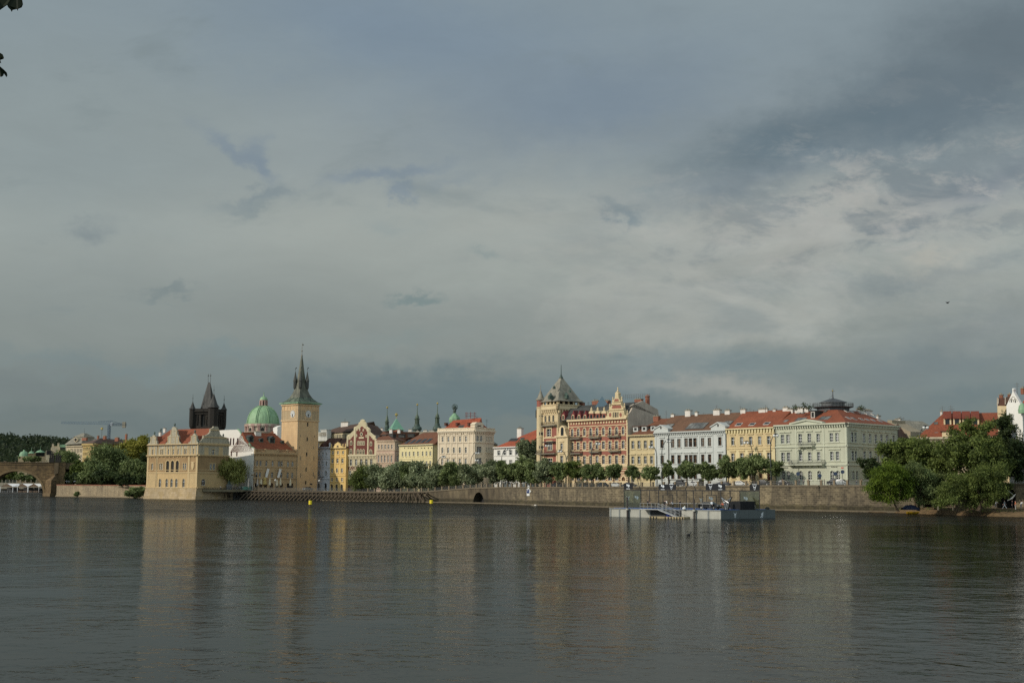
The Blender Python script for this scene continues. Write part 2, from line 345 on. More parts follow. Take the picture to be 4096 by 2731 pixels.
 def skylights(s, roof, fg, zf, quads, mat=None, fm=None):
  f, g = fg
  for q in quads:
   x, y, w, h = q
   u0, f0 = f(*zf(x, y+h/2)); u1, f1 = f(*zf(x, y-h/2)); uw = abs(f(*zf(x+w/2, y))[0]-f(*zf(x-w/2, y))[0])/2; uc = (u0+u1)/2
   mb = MB(); c = [(uc-uw, f0), (uc+uw, f0), (uc+uw, f1), (uc-uw, f1)]
   mb.hexa([g(a, b, .02) for a, b in c], [g(a, b, .16) for a, b in c], 0)
   k = .12; df = (f1-f0)*.1
   for n_ in range(max(1, int(uw*2/1.4))):
    m = max(1, int(uw*2/1.4)); x0 = uc-uw+2*uw*n_/m+k; x1 = uc-uw+2*uw*(n_+1)/m-k
    mb.face([g(a, b, .18) for a, b in ((x0, f0+df), (x1, f0+df), (x1, f1-df), (x0, f1-df))], 1)
   mb.build('skylight', [fm or M_iron, mat or M_pane], roof)
 def chimneys(s, roof, F, off, zf, lst, mat=None):
  Fo = F.off(-off)
  for x, yt, w, hgt in lst:
   u, z = Fo.px(*zf(x, yt)); wm = abs(Fo.px(*zf(x+w/2, yt))[0]-Fo.px(*zf(x-w/2, yt))[0])
   mb = MB(); p = Fo.pt(u, z-hgt, 0); mb.box(p, wm, min(1.1, max(.7, wm*.5)), hgt, Fo.rz, 0); mb.box(Fo.pt(u, z, 0), wm+.25, min(1.1, max(.7, wm*.5))+.25, .18, Fo.rz, 1)
   for k in range(max(1, int(wm/.8))): mb.box(Fo.pt(u-wm/2+.4+k*.8, z+.18, 0), .3, .3, .35, Fo.rz, 1)
   mb.build('chimney', [mat or M_chim, M_concrete], roof)
 def antennas(s, roof, F, off, zf, lst):
  Fo = F.off(-off)
  for x, yt, yb in lst:
   u, z = Fo.px(*zf(x, yt)); u2, zb = Fo.px(*zf(x, yb)); mb = MB(); p = Fo.pt(u2, zb-1.0); q = Fo.pt(u2, z); mb.tube(p, q, .07, .05, 5)
   for k in (.12, .3): c = q.lerp(p, k); e = Vector((Fo.t.x, Fo.t.y, 0))*.7; mb.tube(c-e, c+e, .04, .04, 4)
   mb.build('antenna', [M_iron], roof)
 def mould(s, F, items, mat, name='cornice', dent=None):
  mb = MB()
  for (u0, u1, z0, z1, pr) in items:
   if len(items) > 16: F.box(mb, u0, u1, z0, z1, -.05, pr); continue
   q = MB(); F.box(q, u0, u1, z0, z1, -.05, pr); s.add(q, 'pilaster' if z1-z0 > u1-u0 else 'cornice' if pr >= .5 else 'string_course', [mat])
  if dent:
   z0, z1, pr, sp, w = dent; n = int(F.L/sp)
   for k in range(n+1): u = (F.L-n*sp)/2+k*sp; F.box(mb, max(0, u-w/2), min(F.L, u+w/2), z0, z1, .02, pr)
  return s.add(mb, 'dentils' if dent and len(items) <= 16 else name, [mat]) if mb.f else None
 def pipe(s, F, u, z0, z1, mat=None):
  mb = MB(); mb.tube(F.pt(u, z0, .16), F.pt(u, z1, .16), .11, n=6); s.add(mb, 'drainpipe', [mat or M_black])
 def balcony(s, F, u0, u1, z, pr=1.2, hr=1.0, mat=None, slab=None, brackets=True):
  mb = MB(); F.box(mb, u0, u1, z-.25, z, .02, pr)
  if brackets:
   n = max(2, int((u1-u0)/2.2)+1)
   for k in range(n): u = u0+.3+(u1-u0-.6)*k/(n-1); F.poly(mb, [(u-.15, z-.3), (u+.15, z-.3), (u+.15, z-.25), (u-.15, z-.25)], .02, pr*.9); mb.hexa([F.pt(u-.15, z-1.0, .05), F.pt(u+.15, z-1.0, .05), F.pt(u+.15, z-1.0, 0), F.pt(u-.15, z-1.0, 0)], [F.pt(u-.15, z-.25, pr*.85), F.pt(u+.15, z-.25, pr*.85), F.pt(u+.15, z-.25, 0), F.pt(u-.15, z-.25, 0)])
  o = s.add(mb, 'balcony', [slab or M_concrete])
  r = MB(); pts = [(u0+.05, .05), (u0+.05, pr-.05), (u1-.05, pr-.05), (u1-.05, .05)]
  for (ua, oa), (ub, ob) in zip(pts, pts[1:]):
   for zz in (z+.08, z+hr*.5, z+hr): r.tube(F.pt(ua, zz, oa), F.pt(ub, zz, ob), .045, n=4)
   n = max(2, int((abs(ub-ua)+abs(ob-oa))/.3))
   for k in range(n+1): t = k/n; p = F.pt(ua+(ub-ua)*t, z, oa+(ob-oa)*t); r.tube(p, p+Vector((0, 0, hr)), .035, n=4)
  r.build('railing', [mat or M_black], o)
 def front_pts(s): pass
def shape(name, F, pts, o0, o1, mats, parent): mb = MB(); F.poly(mb, pts, o0, o1); return mb.build(name, mats, parent)
def text_mesh(txt, size, name, mat, parent=None, loc=(0, 0, 0), rz=0.0, ext=.03):
 cu = bpy.data.curves.new(name, 'FONT'); cu.body = txt; cu.size = size; cu.extrude = ext; cu.align_x = 'LEFT'
 t = bpy.data.objects.new('t', cu); link(t); dg = bpy.context.evaluated_depsgraph_get(); me = bpy.data.meshes.new_from_object(t.evaluated_get(dg))
 bpy.data.objects.remove(t); me.name = name; me.materials.clear(); me.materials.append(mat)
 o = bpy.data.objects.new(name, me); link(o); o.rotation_euler = (math.pi/2, 0, rz)
 if parent is not None: o.parent = parent; o.location = Vector(loc)-ORI[parent.name]
 else: o.location = loc
 return o
# ------------------------------------------------------------------ sky, sun
SUN_AZ, SUN_EL = Vector((-.90, -.43, 0)).normalized(), math.radians(27)
sunv = Vector((SUN_AZ.x*math.cos(SUN_EL), SUN_AZ.y*math.cos(SUN_EL), math.sin(SUN_EL)))
sd = bpy.data.lights.new('sun', 'SUN'); sd.energy = 2.65; sd.angle = math.radians(.6); sd.color = (1, .93, .82)
so = bpy.data.objects.new('sun', sd); link(so); so.rotation_euler = (-sunv).to_track_quat('-Z', 'Y').to_euler()
W = bpy.data.worlds.new('World'); S.world = W; W.use_nodes = True; nt = W.node_tree; N, L = nt.nodes, nt.links
def val(x): return x
def mth(op, a, b=None, c=None):
 n = N.new('ShaderNodeMath'); n.operation = op
 for i, v in enumerate((a, b, c)):
  if v is None: continue
  if isinstance(v, (int, float)): n.inputs[i].default_value = v
  else: L.new(v, n.inputs[i])
 return n.outputs[0]
def smooth(x, a, b):
 n = N.new('ShaderNodeMapRange'); n.interpolation_type = 'SMOOTHSTEP'; L.new(x, n.inputs[0]); n.inputs[1].default_value = a; n.inputs[2].default_value = b; return n.outputs[0]
tc = N.new('ShaderNodeTexCoord'); dirv = tc.outputs['Generated']
sep = N.new('ShaderNodeSeparateXYZ'); L.new(dirv, sep.inputs[0]); dx, dy, dz = sep.outputs
yy = mth('MAXIMUM', dy, .08); U = mth('DIVIDE', dx, yy); V = mth('DIVIDE', dz, yy)
front = smooth(dy, .1, .45)
def wnoise(scale, det, rough, sx, sz, off=0.0, dist=0.0):
 mp = N.new('ShaderNodeMapping'); mp.inputs['Scale'].default_value = (sx, sx, sz); mp.inputs['Location'].default_value = (off, off*1.7, off*.6); L.new(dirv, mp.inputs['Vector'])
 n = N.new('ShaderNodeTexNoise'); n.inputs['Scale'].default_value = scale; n.inputs['Detail'].default_value = det; n.inputs['Roughness'].default_value = rough; n.inputs['Distortion'].default_value = dist
 L.new(mp.outputs[0], n.inputs['Vector']); return n
n1 = wnoise(7, 6, .55, 1, 2.2, 1.3); n2 = wnoise(22, 5, .6, 1, 1.6, 4.1, .3)
s1 = N.new('ShaderNodeSeparateColor'); L.new(n1.outputs['Color'], s1.inputs[0]); s2 = N.new('ShaderNodeSeparateColor'); L.new(n2.outputs['Color'], s2.inputs[0])
wu = mth('MULTIPLY_ADD', mth('SUBTRACT', s1.outputs[0], .5), .10, mth('MULTIPLY_ADD', mth('SUBTRACT', s2.outputs[0], .5), .05, U))
wv = mth('MULTIPLY_ADD', mth('SUBTRACT', s1.outputs[1], .5), .06, mth('MULTIPLY_ADD', mth('SUBTRACT', s2.outputs[1], .5), .035, V))
n6 = wnoise(60, 4, .6, 1, 1.4, 9.3); s6 = N.new('ShaderNodeSeparateColor'); L.new(n6.outputs['Color'], s6.inputs[0])
wu = mth('MULTIPLY_ADD', mth('SUBTRACT', s6.outputs[0], .5), .03, wu); wv = mth('MULTIPLY_ADD', mth('SUBTRACT', s6.outputs[1], .5), .022, wv)
def uvpx(x, y): r = ray(x, y); return r.x/r.y, r.z/r.y
def blob(x, y, rx, ry, ang=0.0, sharp=1.0):
 u, v = uvpx(x, y); a = math.radians(ang); ca, sa = math.cos(a), math.sin(a)
 du, dv = mth('SUBTRACT', wu, u), mth('SUBTRACT', wv, v)
 p = mth('DIVIDE', mth('ADD', mth('MULTIPLY', du, ca), mth('MULTIPLY', dv, sa)), rx/FPX); q = mth('DIVIDE', mth('SUBTRACT', mth('MULTIPLY', dv, ca), mth('MULTIPLY', du, sa)), ry/FPX)
 r2 = mth('ADD', mth('MULTIPLY', p, p), mth('MULTIPLY', q, q))
 return mth('EXPONENT', mth('MULTIPLY', mth('POWER', r2, sharp), -1.0))
def cmix(f, a, b):
 m = N.new('ShaderNodeMix'); m.data_type = 'RGBA'
 for i, v in ((0, f), (6, a), (7, b)):
  if isinstance(v, tuple): m.inputs[i].default_value = v
  elif isinstance(v, float): m.inputs[i].default_value = v
  else: L.new(v, m.inputs[i])
 return m.outputs[2]
elev = mth('ARCSINE', dz)
rp = N.new('ShaderNodeValToRGB'); cr = rp.color_ramp; cr.interpolation = 'EASE'
L.new(mth('MULTIPLY', smooth(V, 0.0, .42), 1.0), rp.inputs['Fac'])
stops = [(0.0, (106, 117, 117)), (.22, (132, 139, 135)), (.5, (156, 162, 156)), (.72, (145, 154, 153)), (1.0, (134, 147, 152))]
cr.elements[0].position = 0; cr.elements[0].color = col(*stops[0][1]); cr.elements[1].position = 1; cr.elements[1].color = col(*stops[-1][1])
for p, c in stops[1:-1]: e = cr.elements.new(p); e.color = col(*c)
c = rp.outputs['Color']
def patch(c, f, rgb, k): return cmix(mth('MULTIPLY', mth('MULTIPLY', f, front), k), c, col(*rgb))
D2 = 1.7415
def ds(x, y): return x*D2, y*D2
for (x, y, rx, ry, ang, rgb, k, sh) in SKY_PATCHES:
 c = patch(c, blob(x*D2, y*D2, rx*D2, ry*D2, ang, sh), rgb, k)
def sheared(scale, det, rough, off):
 cb = N.new('ShaderNodeCombineXYZ'); L.new(mth('ADD', mth('MULTIPLY', U, 1.0), mth('MULTIPLY', V, .9)), cb.inputs[0]); L.new(mth('MULTIPLY', mth('SUBTRACT', V, mth('MULTIPLY', U, .16)), 2.3), cb.inputs[1]); cb.inputs[2].default_value = off
 n = N.new('ShaderNodeTexNoise'); n.inputs['Scale'].default_value = scale; n.inputs['Detail'].default_value = det; n.inputs['Roughness'].default_value = rough; n.inputs['Distortion'].default_value = .35; L.new(cb.outputs[0], n.inputs['Vector']); return n.outputs['Fac']
bz1, bz2, bz3 = sheared(12, 9, .64, 1.0), sheared(17, 9, .68, 5.0), sheared(6, 7, .6, 8.0)
mr = blob(2050*D2, 480*D2, 560*D2, 190*D2, 8); mc = blob(1750*D2, 620*D2, 700*D2, 200*D2, 6)
c = patch(c, mth('MULTIPLY', mr, smooth(bz1, .45, .60)), (108, 120, 126), .7)
c = patch(c, mth('MULTIPLY', mr, smooth(bz2, .50, .66)), (172, 171, 165), .65)
c = patch(c, mth('MULTIPLY', mc, smooth(bz3, .45, .62)), (170, 171, 163), .6)
c = patch(c, smooth(bz3, .56, .74), (118, 130, 132), .42)
n3 = wnoise(9, 8, .62, 1, 3.2, 2.2, .5); n4 = wnoise(30, 6, .62, 1, 2.4, 7.7, .6)
tex = mth('ADD', mth('MULTIPLY', mth('SUBTRACT', n3.outputs['Fac'], .5), .34), mth('MULTIPLY', mth('SUBTRACT', n4.outputs['Fac'], .5), .10))
amp = mth('MULTIPLY_ADD', blob(1900*D2, 620*D2, 560*D2, 230*D2), 1.15, .5)
k = mth('MULTIPLY_ADD', tex, amp, 1.0)
vm = N.new('ShaderNodeVectorMath'); vm.operation = 'SCALE'; L.new(c, vm.inputs[0]); L.new(k, vm.inputs['Scale'])
sky = N.new('ShaderNodeTexSky'); sky.sky_type = 'NISHITA'; sky.sun_disc = False; sky.sun_elevation = SUN_EL; sky.sun_rotation = math.atan2(sunv.x, sunv.y)
vs = N.new('ShaderNodeVectorMath'); vs.operation = 'SCALE'; L.new(sky.outputs[0], vs.inputs[0]); vs.inputs['Scale'].default_value = .006
va = N.new('ShaderNodeVectorMath'); va.operation = 'ADD'; L.new(vm.outputs[0], va.inputs[0]); L.new(vs.outputs[0], va.inputs[1])
bk = mth('MULTIPLY_ADD', smooth(mth('MULTIPLY', dy, -1.0), -.1, .7), BACK, 1.0); vb = N.new('ShaderNodeVectorMath'); vb.operation = 'SCALE'; L.new(va.outputs[0], vb.inputs[0]); L.new(bk, vb.inputs['Scale']); va = vb
bg = N['Background']; L.new(va.outputs[0], bg.inputs['Color']); bg.inputs['Strength'].default_value = SKY_K
S.view_settings.view_transform = 'Standard'; S.view_settings.look = 'None'; S.view_settings.exposure = EXPO; S.view_settings.gamma = 1
S.cycles.max_bounces = 6; S.cycles.transparent_max_bounces = 12; S.cycles.use_denoising = False
# ------------------------------------------------------------------ water
def water():
 m, nt, b, N, L = newmat('river_water'); out = N['Material Output']
 tc = N.new('ShaderNodeTexCoord')
 def nz(sx, sy, sc, det, off=0.0, rot=0.0):
  mp = N.new('ShaderNodeMapping'); mp.inputs['Scale'].default_value = (sx, sy, 1); mp.inputs['Location'].default_value = (off, off, 0); mp.inputs['Rotation'].default_value = (0, 0, rot); L.new(tc.outputs['Object'], mp.inputs['Vector'])
  n = N.new('ShaderNodeTexNoise'); n.inputs['Scale'].default_value = sc; n.inputs['Detail'].default_value = det; n.inputs['Roughness'].default_value = .55; n.inputs['Distortion'].default_value = .4
  L.new(mp.outputs[0], n.inputs['Vector']); return n.outputs['Fac']
 a, b2, c_ = nz(.9, 1.0, 1.15, 3, 0, .3), nz(.8, 1, 2.6, 3, 9, -.35), nz(.55, 1, .2, 2, 3, .2)
 calm = nz(.25, 1, .035, 3, 5, .1)
 def mm(op, x, y, z=None):
  n = N.new('ShaderNodeMath'); n.operation = op
  for i, v in enumerate((x, y, z)):
   if v is None: continue
   if isinstance(v, float): n.inputs[i].default_value = v
   else: L.new(v, n.inputs[i])
  return n.outputs[0]
 grp = N.new('ShaderNodeMapRange'); L.new(nz(.8, .8, .16, 3, 21, .5), grp.inputs[0]); grp.inputs[1].default_value = .32; grp.inputs[2].default_value = .68; grp.inputs[3].default_value = .25; grp.inputs[4].default_value = 1.6
 a = mm('MULTIPLY', a, grp.outputs[0])
 hgt = mm('ADD', mm('ADD', mm('MULTIPLY', a, WAVE[0]), mm('MULTIPLY', b2, WAVE[1])), mm('MULTIPLY', c_, WAVE[2]))
 cm = N.new('ShaderNodeMapRange'); L.new(calm, cm.inputs[0]); cm.inputs[1].default_value = .3; cm.inputs[2].default_value = .7; cm.inputs[3].default_value = .75; cm.inputs[4].default_value = 1.2
 sx = N.new('ShaderNodeSeparateXYZ'); L.new(tc.outputs['Object'], sx.inputs[0]); wd = N.new('ShaderNodeMapRange'); wd.interpolation_type = 'SMOOTHSTEP'; L.new(mm('ADD', sx.outputs[1], mm('MULTIPLY', calm, 70.0)), wd.inputs[0]); wd.inputs[1].default_value = 225; wd.inputs[2].default_value = 335; wd.inputs[3].default_value = 1; wd.inputs[4].default_value = WIND
 bp = N.new('ShaderNodeBump'); bp.inputs['Strength'].default_value = 1; bp.inputs['Distance'].default_value = 1; L.new(mm('MULTIPLY', mm('MULTIPLY', hgt, cm.outputs[0]), wd.outputs[0]), bp.inputs['Height'])
 df = N.new('ShaderNodeBsdfDiffuse'); df.inputs['Color'].default_value = WATER_COL; gl = N.new('ShaderNodeBsdfGlossy'); gl.inputs['Roughness'].default_value = WATER_R; gl.inputs['Color'].default_value = WATER_G
 fr = N.new('ShaderNodeFresnel'); fr.inputs['IOR'].default_value = 1.33
 for n in (gl, fr): L.new(bp.outputs[0], n.inputs['Normal'])
 mx = N.new('ShaderNodeMixShader'); L.new(fr.outputs[0], mx.inputs[0]); L.new(df.outputs[0], mx.inputs[1]); L.new(gl.outputs[0], mx.inputs[2]); L.new(mx.outputs[0], out.inputs['Surface'])
 mb = MB(); xs = [-2500, -400, -100, 100, 400, 2500]; ys = [-300, 0, 150, 400, 1000, 4000]
 for i in range(5):
  for j in range(5): mb.face([(xs[i], ys[j], 0), (xs[i+1], ys[j], 0), (xs[i+1], ys[j+1], 0), (xs[i], ys[j+1], 0)])
 o = mb.build('water', m); tag(o, 'dark rippled river water reflecting the houses', 'water', kind='structure')
water()
# ------------------------------------------------------------------ foliage
F_GREEN = foliage('deep_green_leaves', (.055, .075, .018, 1), (.215, .265, .065, 1))
F_SILVER = foliage('silvery_leaves', (.085, .105, .045, 1), (.42, .47, .27, 1))
F_MID = foliage('mid_green_leaves', (.07, .095, .03, 1), (.30, .36, .14, 1))
F_BRIGHT = foliage('bright_green_leaves', (.06, .095, .01, 1), (.19, .26, .03, 1))
F_YELLOW = foliage('yellow_green_leaves', (.16, .16, .024, 1), (.40, .37, .07, 1))
F_WILLOW = foliage('willow_leaves', (.17, .18, .045, 1), (.42, .42, .14, 1))
F_DARK = foliage('dark_leaves', (.022, .036, .012, 1), (.08, .11, .036, 1))
def leafmesh(name, cen, size, mat, droop=0.0, flat=0.0, tint=None):
 n = len(cen); nrm = RNG.normal(size=(n, 3)); nrm[:, 2] += flat; nrm /= np.linalg.norm(nrm, axis=1)[:, None]
 u = np.cross(nrm, RNG.normal(size=(n, 3))); u /= np.linalg.norm(u, axis=1)[:, None]; w = np.cross(nrm, u)
 sz = size*(.6+.8*RNG.random(n))[:, None]
 if droop: u = u*(1-droop)+np.array([0, 0, -1.0])*droop
 a = u*sz; b = w*sz*(.55 if not droop else .3)
 v = np.stack([cen-a, cen-b*.9-a*.1, cen+a, cen+b*.9-a*.1], 1).reshape(-1, 3)
 me = bpy.data.meshes.new(name); me.vertices.add(4*n); me.vertices.foreach_set('co', v.ravel()); me.loops.add(4*n); me.loops.foreach_set('vertex_index', np.arange(4*n))
 me.polygons.add(n); me.polygons.foreach_set('loop_start', np.arange(0, 4*n, 4)); me.polygons.foreach_set('loop_total', np.full(n, 4))
 me.update(); me.validate(); me.materials.append(mat)
 at = me.attributes.new('tint', 'FLOAT', 'FACE'); t = RNG.random(n)**1.5 if tint is None else np.clip(tint+RNG.normal(size=n)*.22, 0, 1); at.data.foreach_set('value', t.astype(np.float32))
 return me
def crown_points(ells, nclump, nleaf, spread):
 tot = sum(e[3]*e[4]*e[5] for e in ells); pts = []; cl = []; tints = []
 for e in ells:
  k = max(5, int(nclump*e[3]*e[4]*e[5]/tot))
  d = RNG.normal(size=(k, 3)); d /= np.linalg.norm(d, axis=1)[:, None]; r = (.35+.65*RNG.random(k)**.55)*RNG.uniform(.82, 1.2, k)
  c = d*r[:, None]*np.array(e[3:6])*.9+np.array(e[:3]); cl.append(c)
 cl = np.concatenate(cl); k = len(cl); per = max(6, nleaf//k)
 ct = RNG.random(k)
 rad = spread*(.55+.9*RNG.random(k))
 off = np.clip(RNG.normal(size=(k, per, 3)), -2.1, 2.1)*(.52*rad)[:, None, None]; off[:, :, 2] *= .75
 return (cl[:, None, :]+off).reshape(-1, 3), np.repeat(ct, per), cl
def tree(name, label, cat, base, ells, mat, nclump=60, nleaf=3200, leaf=.42, spread=1.1, trunk=.28, group=None, droop=0.0, lean=(0, 0), trunks=1):
 root = thing(name, label, cat, base, group); B = np.array(base)
 pts, ct, cl = crown_points([tuple(e) for e in ells], nclump, nleaf, spread)
 me = leafmesh('crown', pts, leaf, mat, droop, tint=ct*.75+.05); o = bpy.data.objects.new('crown', me); link(o); o.parent = root
 zc = sum(e[2] for e in ells)/len(ells); zb = min(e[2]-e[5]*.75 for e in ells)
 for t in range(trunks):
  mb = MB(); x0 = (t-(trunks-1)/2)*.9; top = Vector((ells[t % len(ells)][0]*.7+lean[0], ells[t % len(ells)][1]*.7+lean[1], max(zb, zc*.4)))
  p0 = Vector((x0, 0, -.3)); mid = p0.lerp(top, .55)+Vector((random.uniform(-.1, .1), random.uniform(-.1, .1), 0))
  mb.path([p0+Vector(base), p0.lerp(mid, .15)+Vector(base), mid+Vector(base), top+Vector(base)], [trunk*1.35, trunk, trunk*.85, trunk*.7], 8)
  idx = RNG.choice(len(cl), size=min(10, len(cl)), replace=False)
  for i in idx:
   q = Vector(cl[i]); m_ = top.lerp(q, .5)+Vector((0, 0, .25)); mb.path([top+Vector(base), m_+Vector(base), q+Vector(base)], [trunk*.5, trunk*.3, trunk*.1], 5)
  mb.build('trunk', M_bark, root)
 return root
def treepx(label, x, yt, yb, w, d, zg, mat, name='tree', cat='tree', lumps=5, group=None, dens=1.0, xt=None, **k):
 top = P(x, yt, d); bot = P(x, yb, d); rx = w/2*d/FPX*1.1; hz = (top.z-bot.z)/2; base = P(x if xt is None else xt, (yt+yb)/2, d); ox = top.lerp(bot, .5).x-base.x; base.z = zg
 zc = (top.z+bot.z)/2-zg; ells = [(ox, 0, zc-hz*.05, rx*.8, rx*.78, hz*.92)]
 for i in range(lumps):
  a = 2*math.pi*i/lumps+random.random(); r = rx*random.uniform(.34, .62)
  ells.append((ox+math.cos(a)*rx*random.uniform(.45, .68), math.sin(a)*rx*.5, zc+hz*random.uniform(-.6, .55), r, r, hz*random.uniform(.36, .55)))
 sz = max(.16, .00085*d); vol = rx*rx*hz
 nleaf = int(dens*min(20000, max(1100, 66*(rx*hz)/(sz*sz))))
 return tree(name, label, cat, tuple(base), ells, mat, nclump=int(min(190, max(34, rx*hz*3.6))), nleaf=nleaf, leaf=k.pop('leaf', sz), spread=k.pop('spread', max(.5, min(rx, hz)*.3)), trunk=k.pop('trunk', max(.14, rx*.07)), group=group, **k)
# ------------------------------------------------------------------ land
QUAY = [(-900, 800, 3.2), None]
def wq(x, y): p = WZ(x, y); return p.x, p.y
Q = {}
for x, y in ((225, 1984.5), (500, 1990), (583, 1991.5), (786, 1996), (930, 1996), (1100, 1998.5), (1290, 2001.5), (1500, 2005), (1700, 2008.5), (1891, 2012), (2000, 2015), (2200, 2022), (2437, 2029), (2750, 2034.5), (3100, 2040.5), (3498, 2048)): Q[x] = wq(x, y)
e = P(4060, 1900, 292); Q[4060] = (e.x, e.y); e2 = Q[3498]; Q[4700] = (e.x+(e.x-e2[0])*1.6, e.y+(e.y-e2[1])*1.6)
QT = {}
for x, y in ((786, 1958), (930, 1959), (1100, 1961), (1290, 1963), (1500, 1966), (1700, 1964.5), (1891, 1950), (2000, 1947.5), (2200, 1947), (2437, 1947), (2750, 1944), (3100, 1940), (3498, 1940)): QT[x] = P(x, y, Q[x][1]).z
QT[4060] = 7.3; QT[4700] = 7.4
def street(x):
 ks = sorted(QT); x = min(max(x, ks[0]), ks[-1])
 for a, b in zip(ks, ks[1:]):
  if a <= x <= b: return QT[a]+(QT[b]-QT[a])*(x-a)/(b-a)-.12
def qd(x):
 ks = sorted(Q); x = min(max(x, ks[0]), ks[-1])
 for a, b in zip(ks, ks[1:]):
  if a <= x <= b: return Q[a][1]+(Q[b][1]-Q[a][1])*(x-a)/(b-a)
M_land = plaster('paved_ground', col(120, 112, 98), .2)
def land():
 mb = MB(); pts = [(-1800, 830, 3.0), (*P(150, 1960, 800).xy, 3.0), (*P(228, 1960, 655).xy, 5.2), (Q[500][0], Q[500][1]+1.2, 4.9), (Q[583][0], Q[583][1]+2, 4.8), (Q[786][0]+2, Q[786][1]+6, QT[786]-.12)]
 for x in sorted(QT):
  if x > 786: pts.append((Q[x][0]+.25, Q[x][1]+.3, QT[x]-.12))
 pts.append((600, -60, 7.2)); pts.append((2200, -200, 7.2))
 for a, b in zip(pts, pts[1:]):
  fa, fb = (a[0]*6+200*(a[0] > 50), 3600, a[2]), (b[0]*6+200*(b[0] > 50), 3600, b[2])
  if a[0] > 300: fa, fb = (5000, 3600, a[2]), (6000, 2000, b[2])
  if b[0] == 600: fb = (5000, 3600, b[2])
  mb.face([a, b, fb, fa])
 o = mb.build('ground', M_land); tag(o, 'paved embankment ground behind the quay walls', 'ground', kind='structure')
land()
M_quay = blocks('quay_stone_blocks', col(146, 132, 106, K), col(106, 95, 76, K), col(158, 146, 121, K), 1.0, .52, .04, .42, True)
M_quayc = blocks('stained_render_blocks', col(122, 110, 88, K), col(110, 98, 78, K), col(100, 90, 72, K), 2.6, 3.2, .012, .42, True)
M_rubble = blocks('pale_rubble', col(176, 160, 132, K), col(150, 134, 108, K), col(130, 116, 94, K), .9, .45, .03, .24)
M_coping = plaster('stone_coping', col(118, 106, 86, K), .22)
def quay_wall(name, label, xs, mat, z0=-1.5, thick=1.2, niche=None, cope=True, arches=()):
 a = Q[xs[0]]; root = thing(name, label, 'wall', (a[0], a[1], 0)); mb = MB(); cp = MB(); u = 0.0
 for x0, x1 in zip(xs, xs[1:]):
  F = Fac(Q[x0], Q[x1]); h0, h1 = QT[x0], QT[x1]
  ops = []
  if niche and x0 <= niche[0] <= x1:
   u0, zt = F.px(niche[0], niche[2]); u1, zt = F.px(niche[1], niche[2]); zb = .35; ops = [((u0+u1)/2, zb, u1-u0, zt-zb, True)]
  hm = min(h0, h1)-.02
  for (ax0, ax1, ay) in arches:
   if x0 <= ax0 < x1:
    u0, zt = F.px(ax0, ay); u1, _ = F.px(ax1, ay); ops.append(((u0+u1)/2, .6, u1-u0, zt-.6, True))
  n0 = len(mb.f); wall(mb, F, 0, F.L, z0, hm, ops, 3.0, 0)
  for fi in range(n0, len(mb.f)):
   if fi in mb.uv: mb.uv[fi] = [(p[0]+u, p[1]) for p in mb.uv[fi]]
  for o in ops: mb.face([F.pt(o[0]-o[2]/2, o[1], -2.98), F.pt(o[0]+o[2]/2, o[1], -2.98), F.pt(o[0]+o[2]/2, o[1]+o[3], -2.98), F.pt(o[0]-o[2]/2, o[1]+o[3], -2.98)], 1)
  mb.face([F.pt(0, hm, 0), F.pt(F.L, hm, 0), F.pt(F.L, h1, 0), F.pt(0, h0, 0)], 0, [(u, hm), (u+F.L, hm), (u+F.L, h1), (u, h0)])
  if cope: cp.hexa([F.pt(0, h0-.35, .22), F.pt(F.L, h1-.35, .22), F.pt(F.L, h1-.35, -thick), F.pt(0, h0-.35, -thick)], [F.pt(0, h0+.06, .22), F.pt(F.L, h1+.06, .22), F.pt(F.L, h1+.06, -thick), F.pt(0, h0+.06, -thick)])
  cp.hexa([F.pt(0, -1, .45), F.pt(F.L, -1, .45), F.pt(F.L, -1, .0), F.pt(0, -1, .0)], [F.pt(0, .32, .45), F.pt(F.L, .32, .45), F.pt(F.L, .4, .0), F.pt(0, .4, .0)])
  u += F.L
 mb.build('wall', [mat, M_dark], root)
 cp.build('coping', [M_coping], root); return root
quay_wall('quay_wall', 'stained embankment wall rising behind the timber fence, with a low arched niche', [1290, 1500, 1700, 1891, 2000], M_quayc, niche=(1893, 1936, 1968))
quay_wall('quay_wall', 'long ashlar embankment wall of square brown blocks below the row of facades', [2000, 2200, 2437, 2750, 3100, 3498], M_quay)
quay_wall('quay_wall', 'shaded ashlar wall with dark arches behind the bank trees', [3498, 4060, 4700], M_quay, arches=((3690, 3752, 1950), (3985, 4064, 1946)))
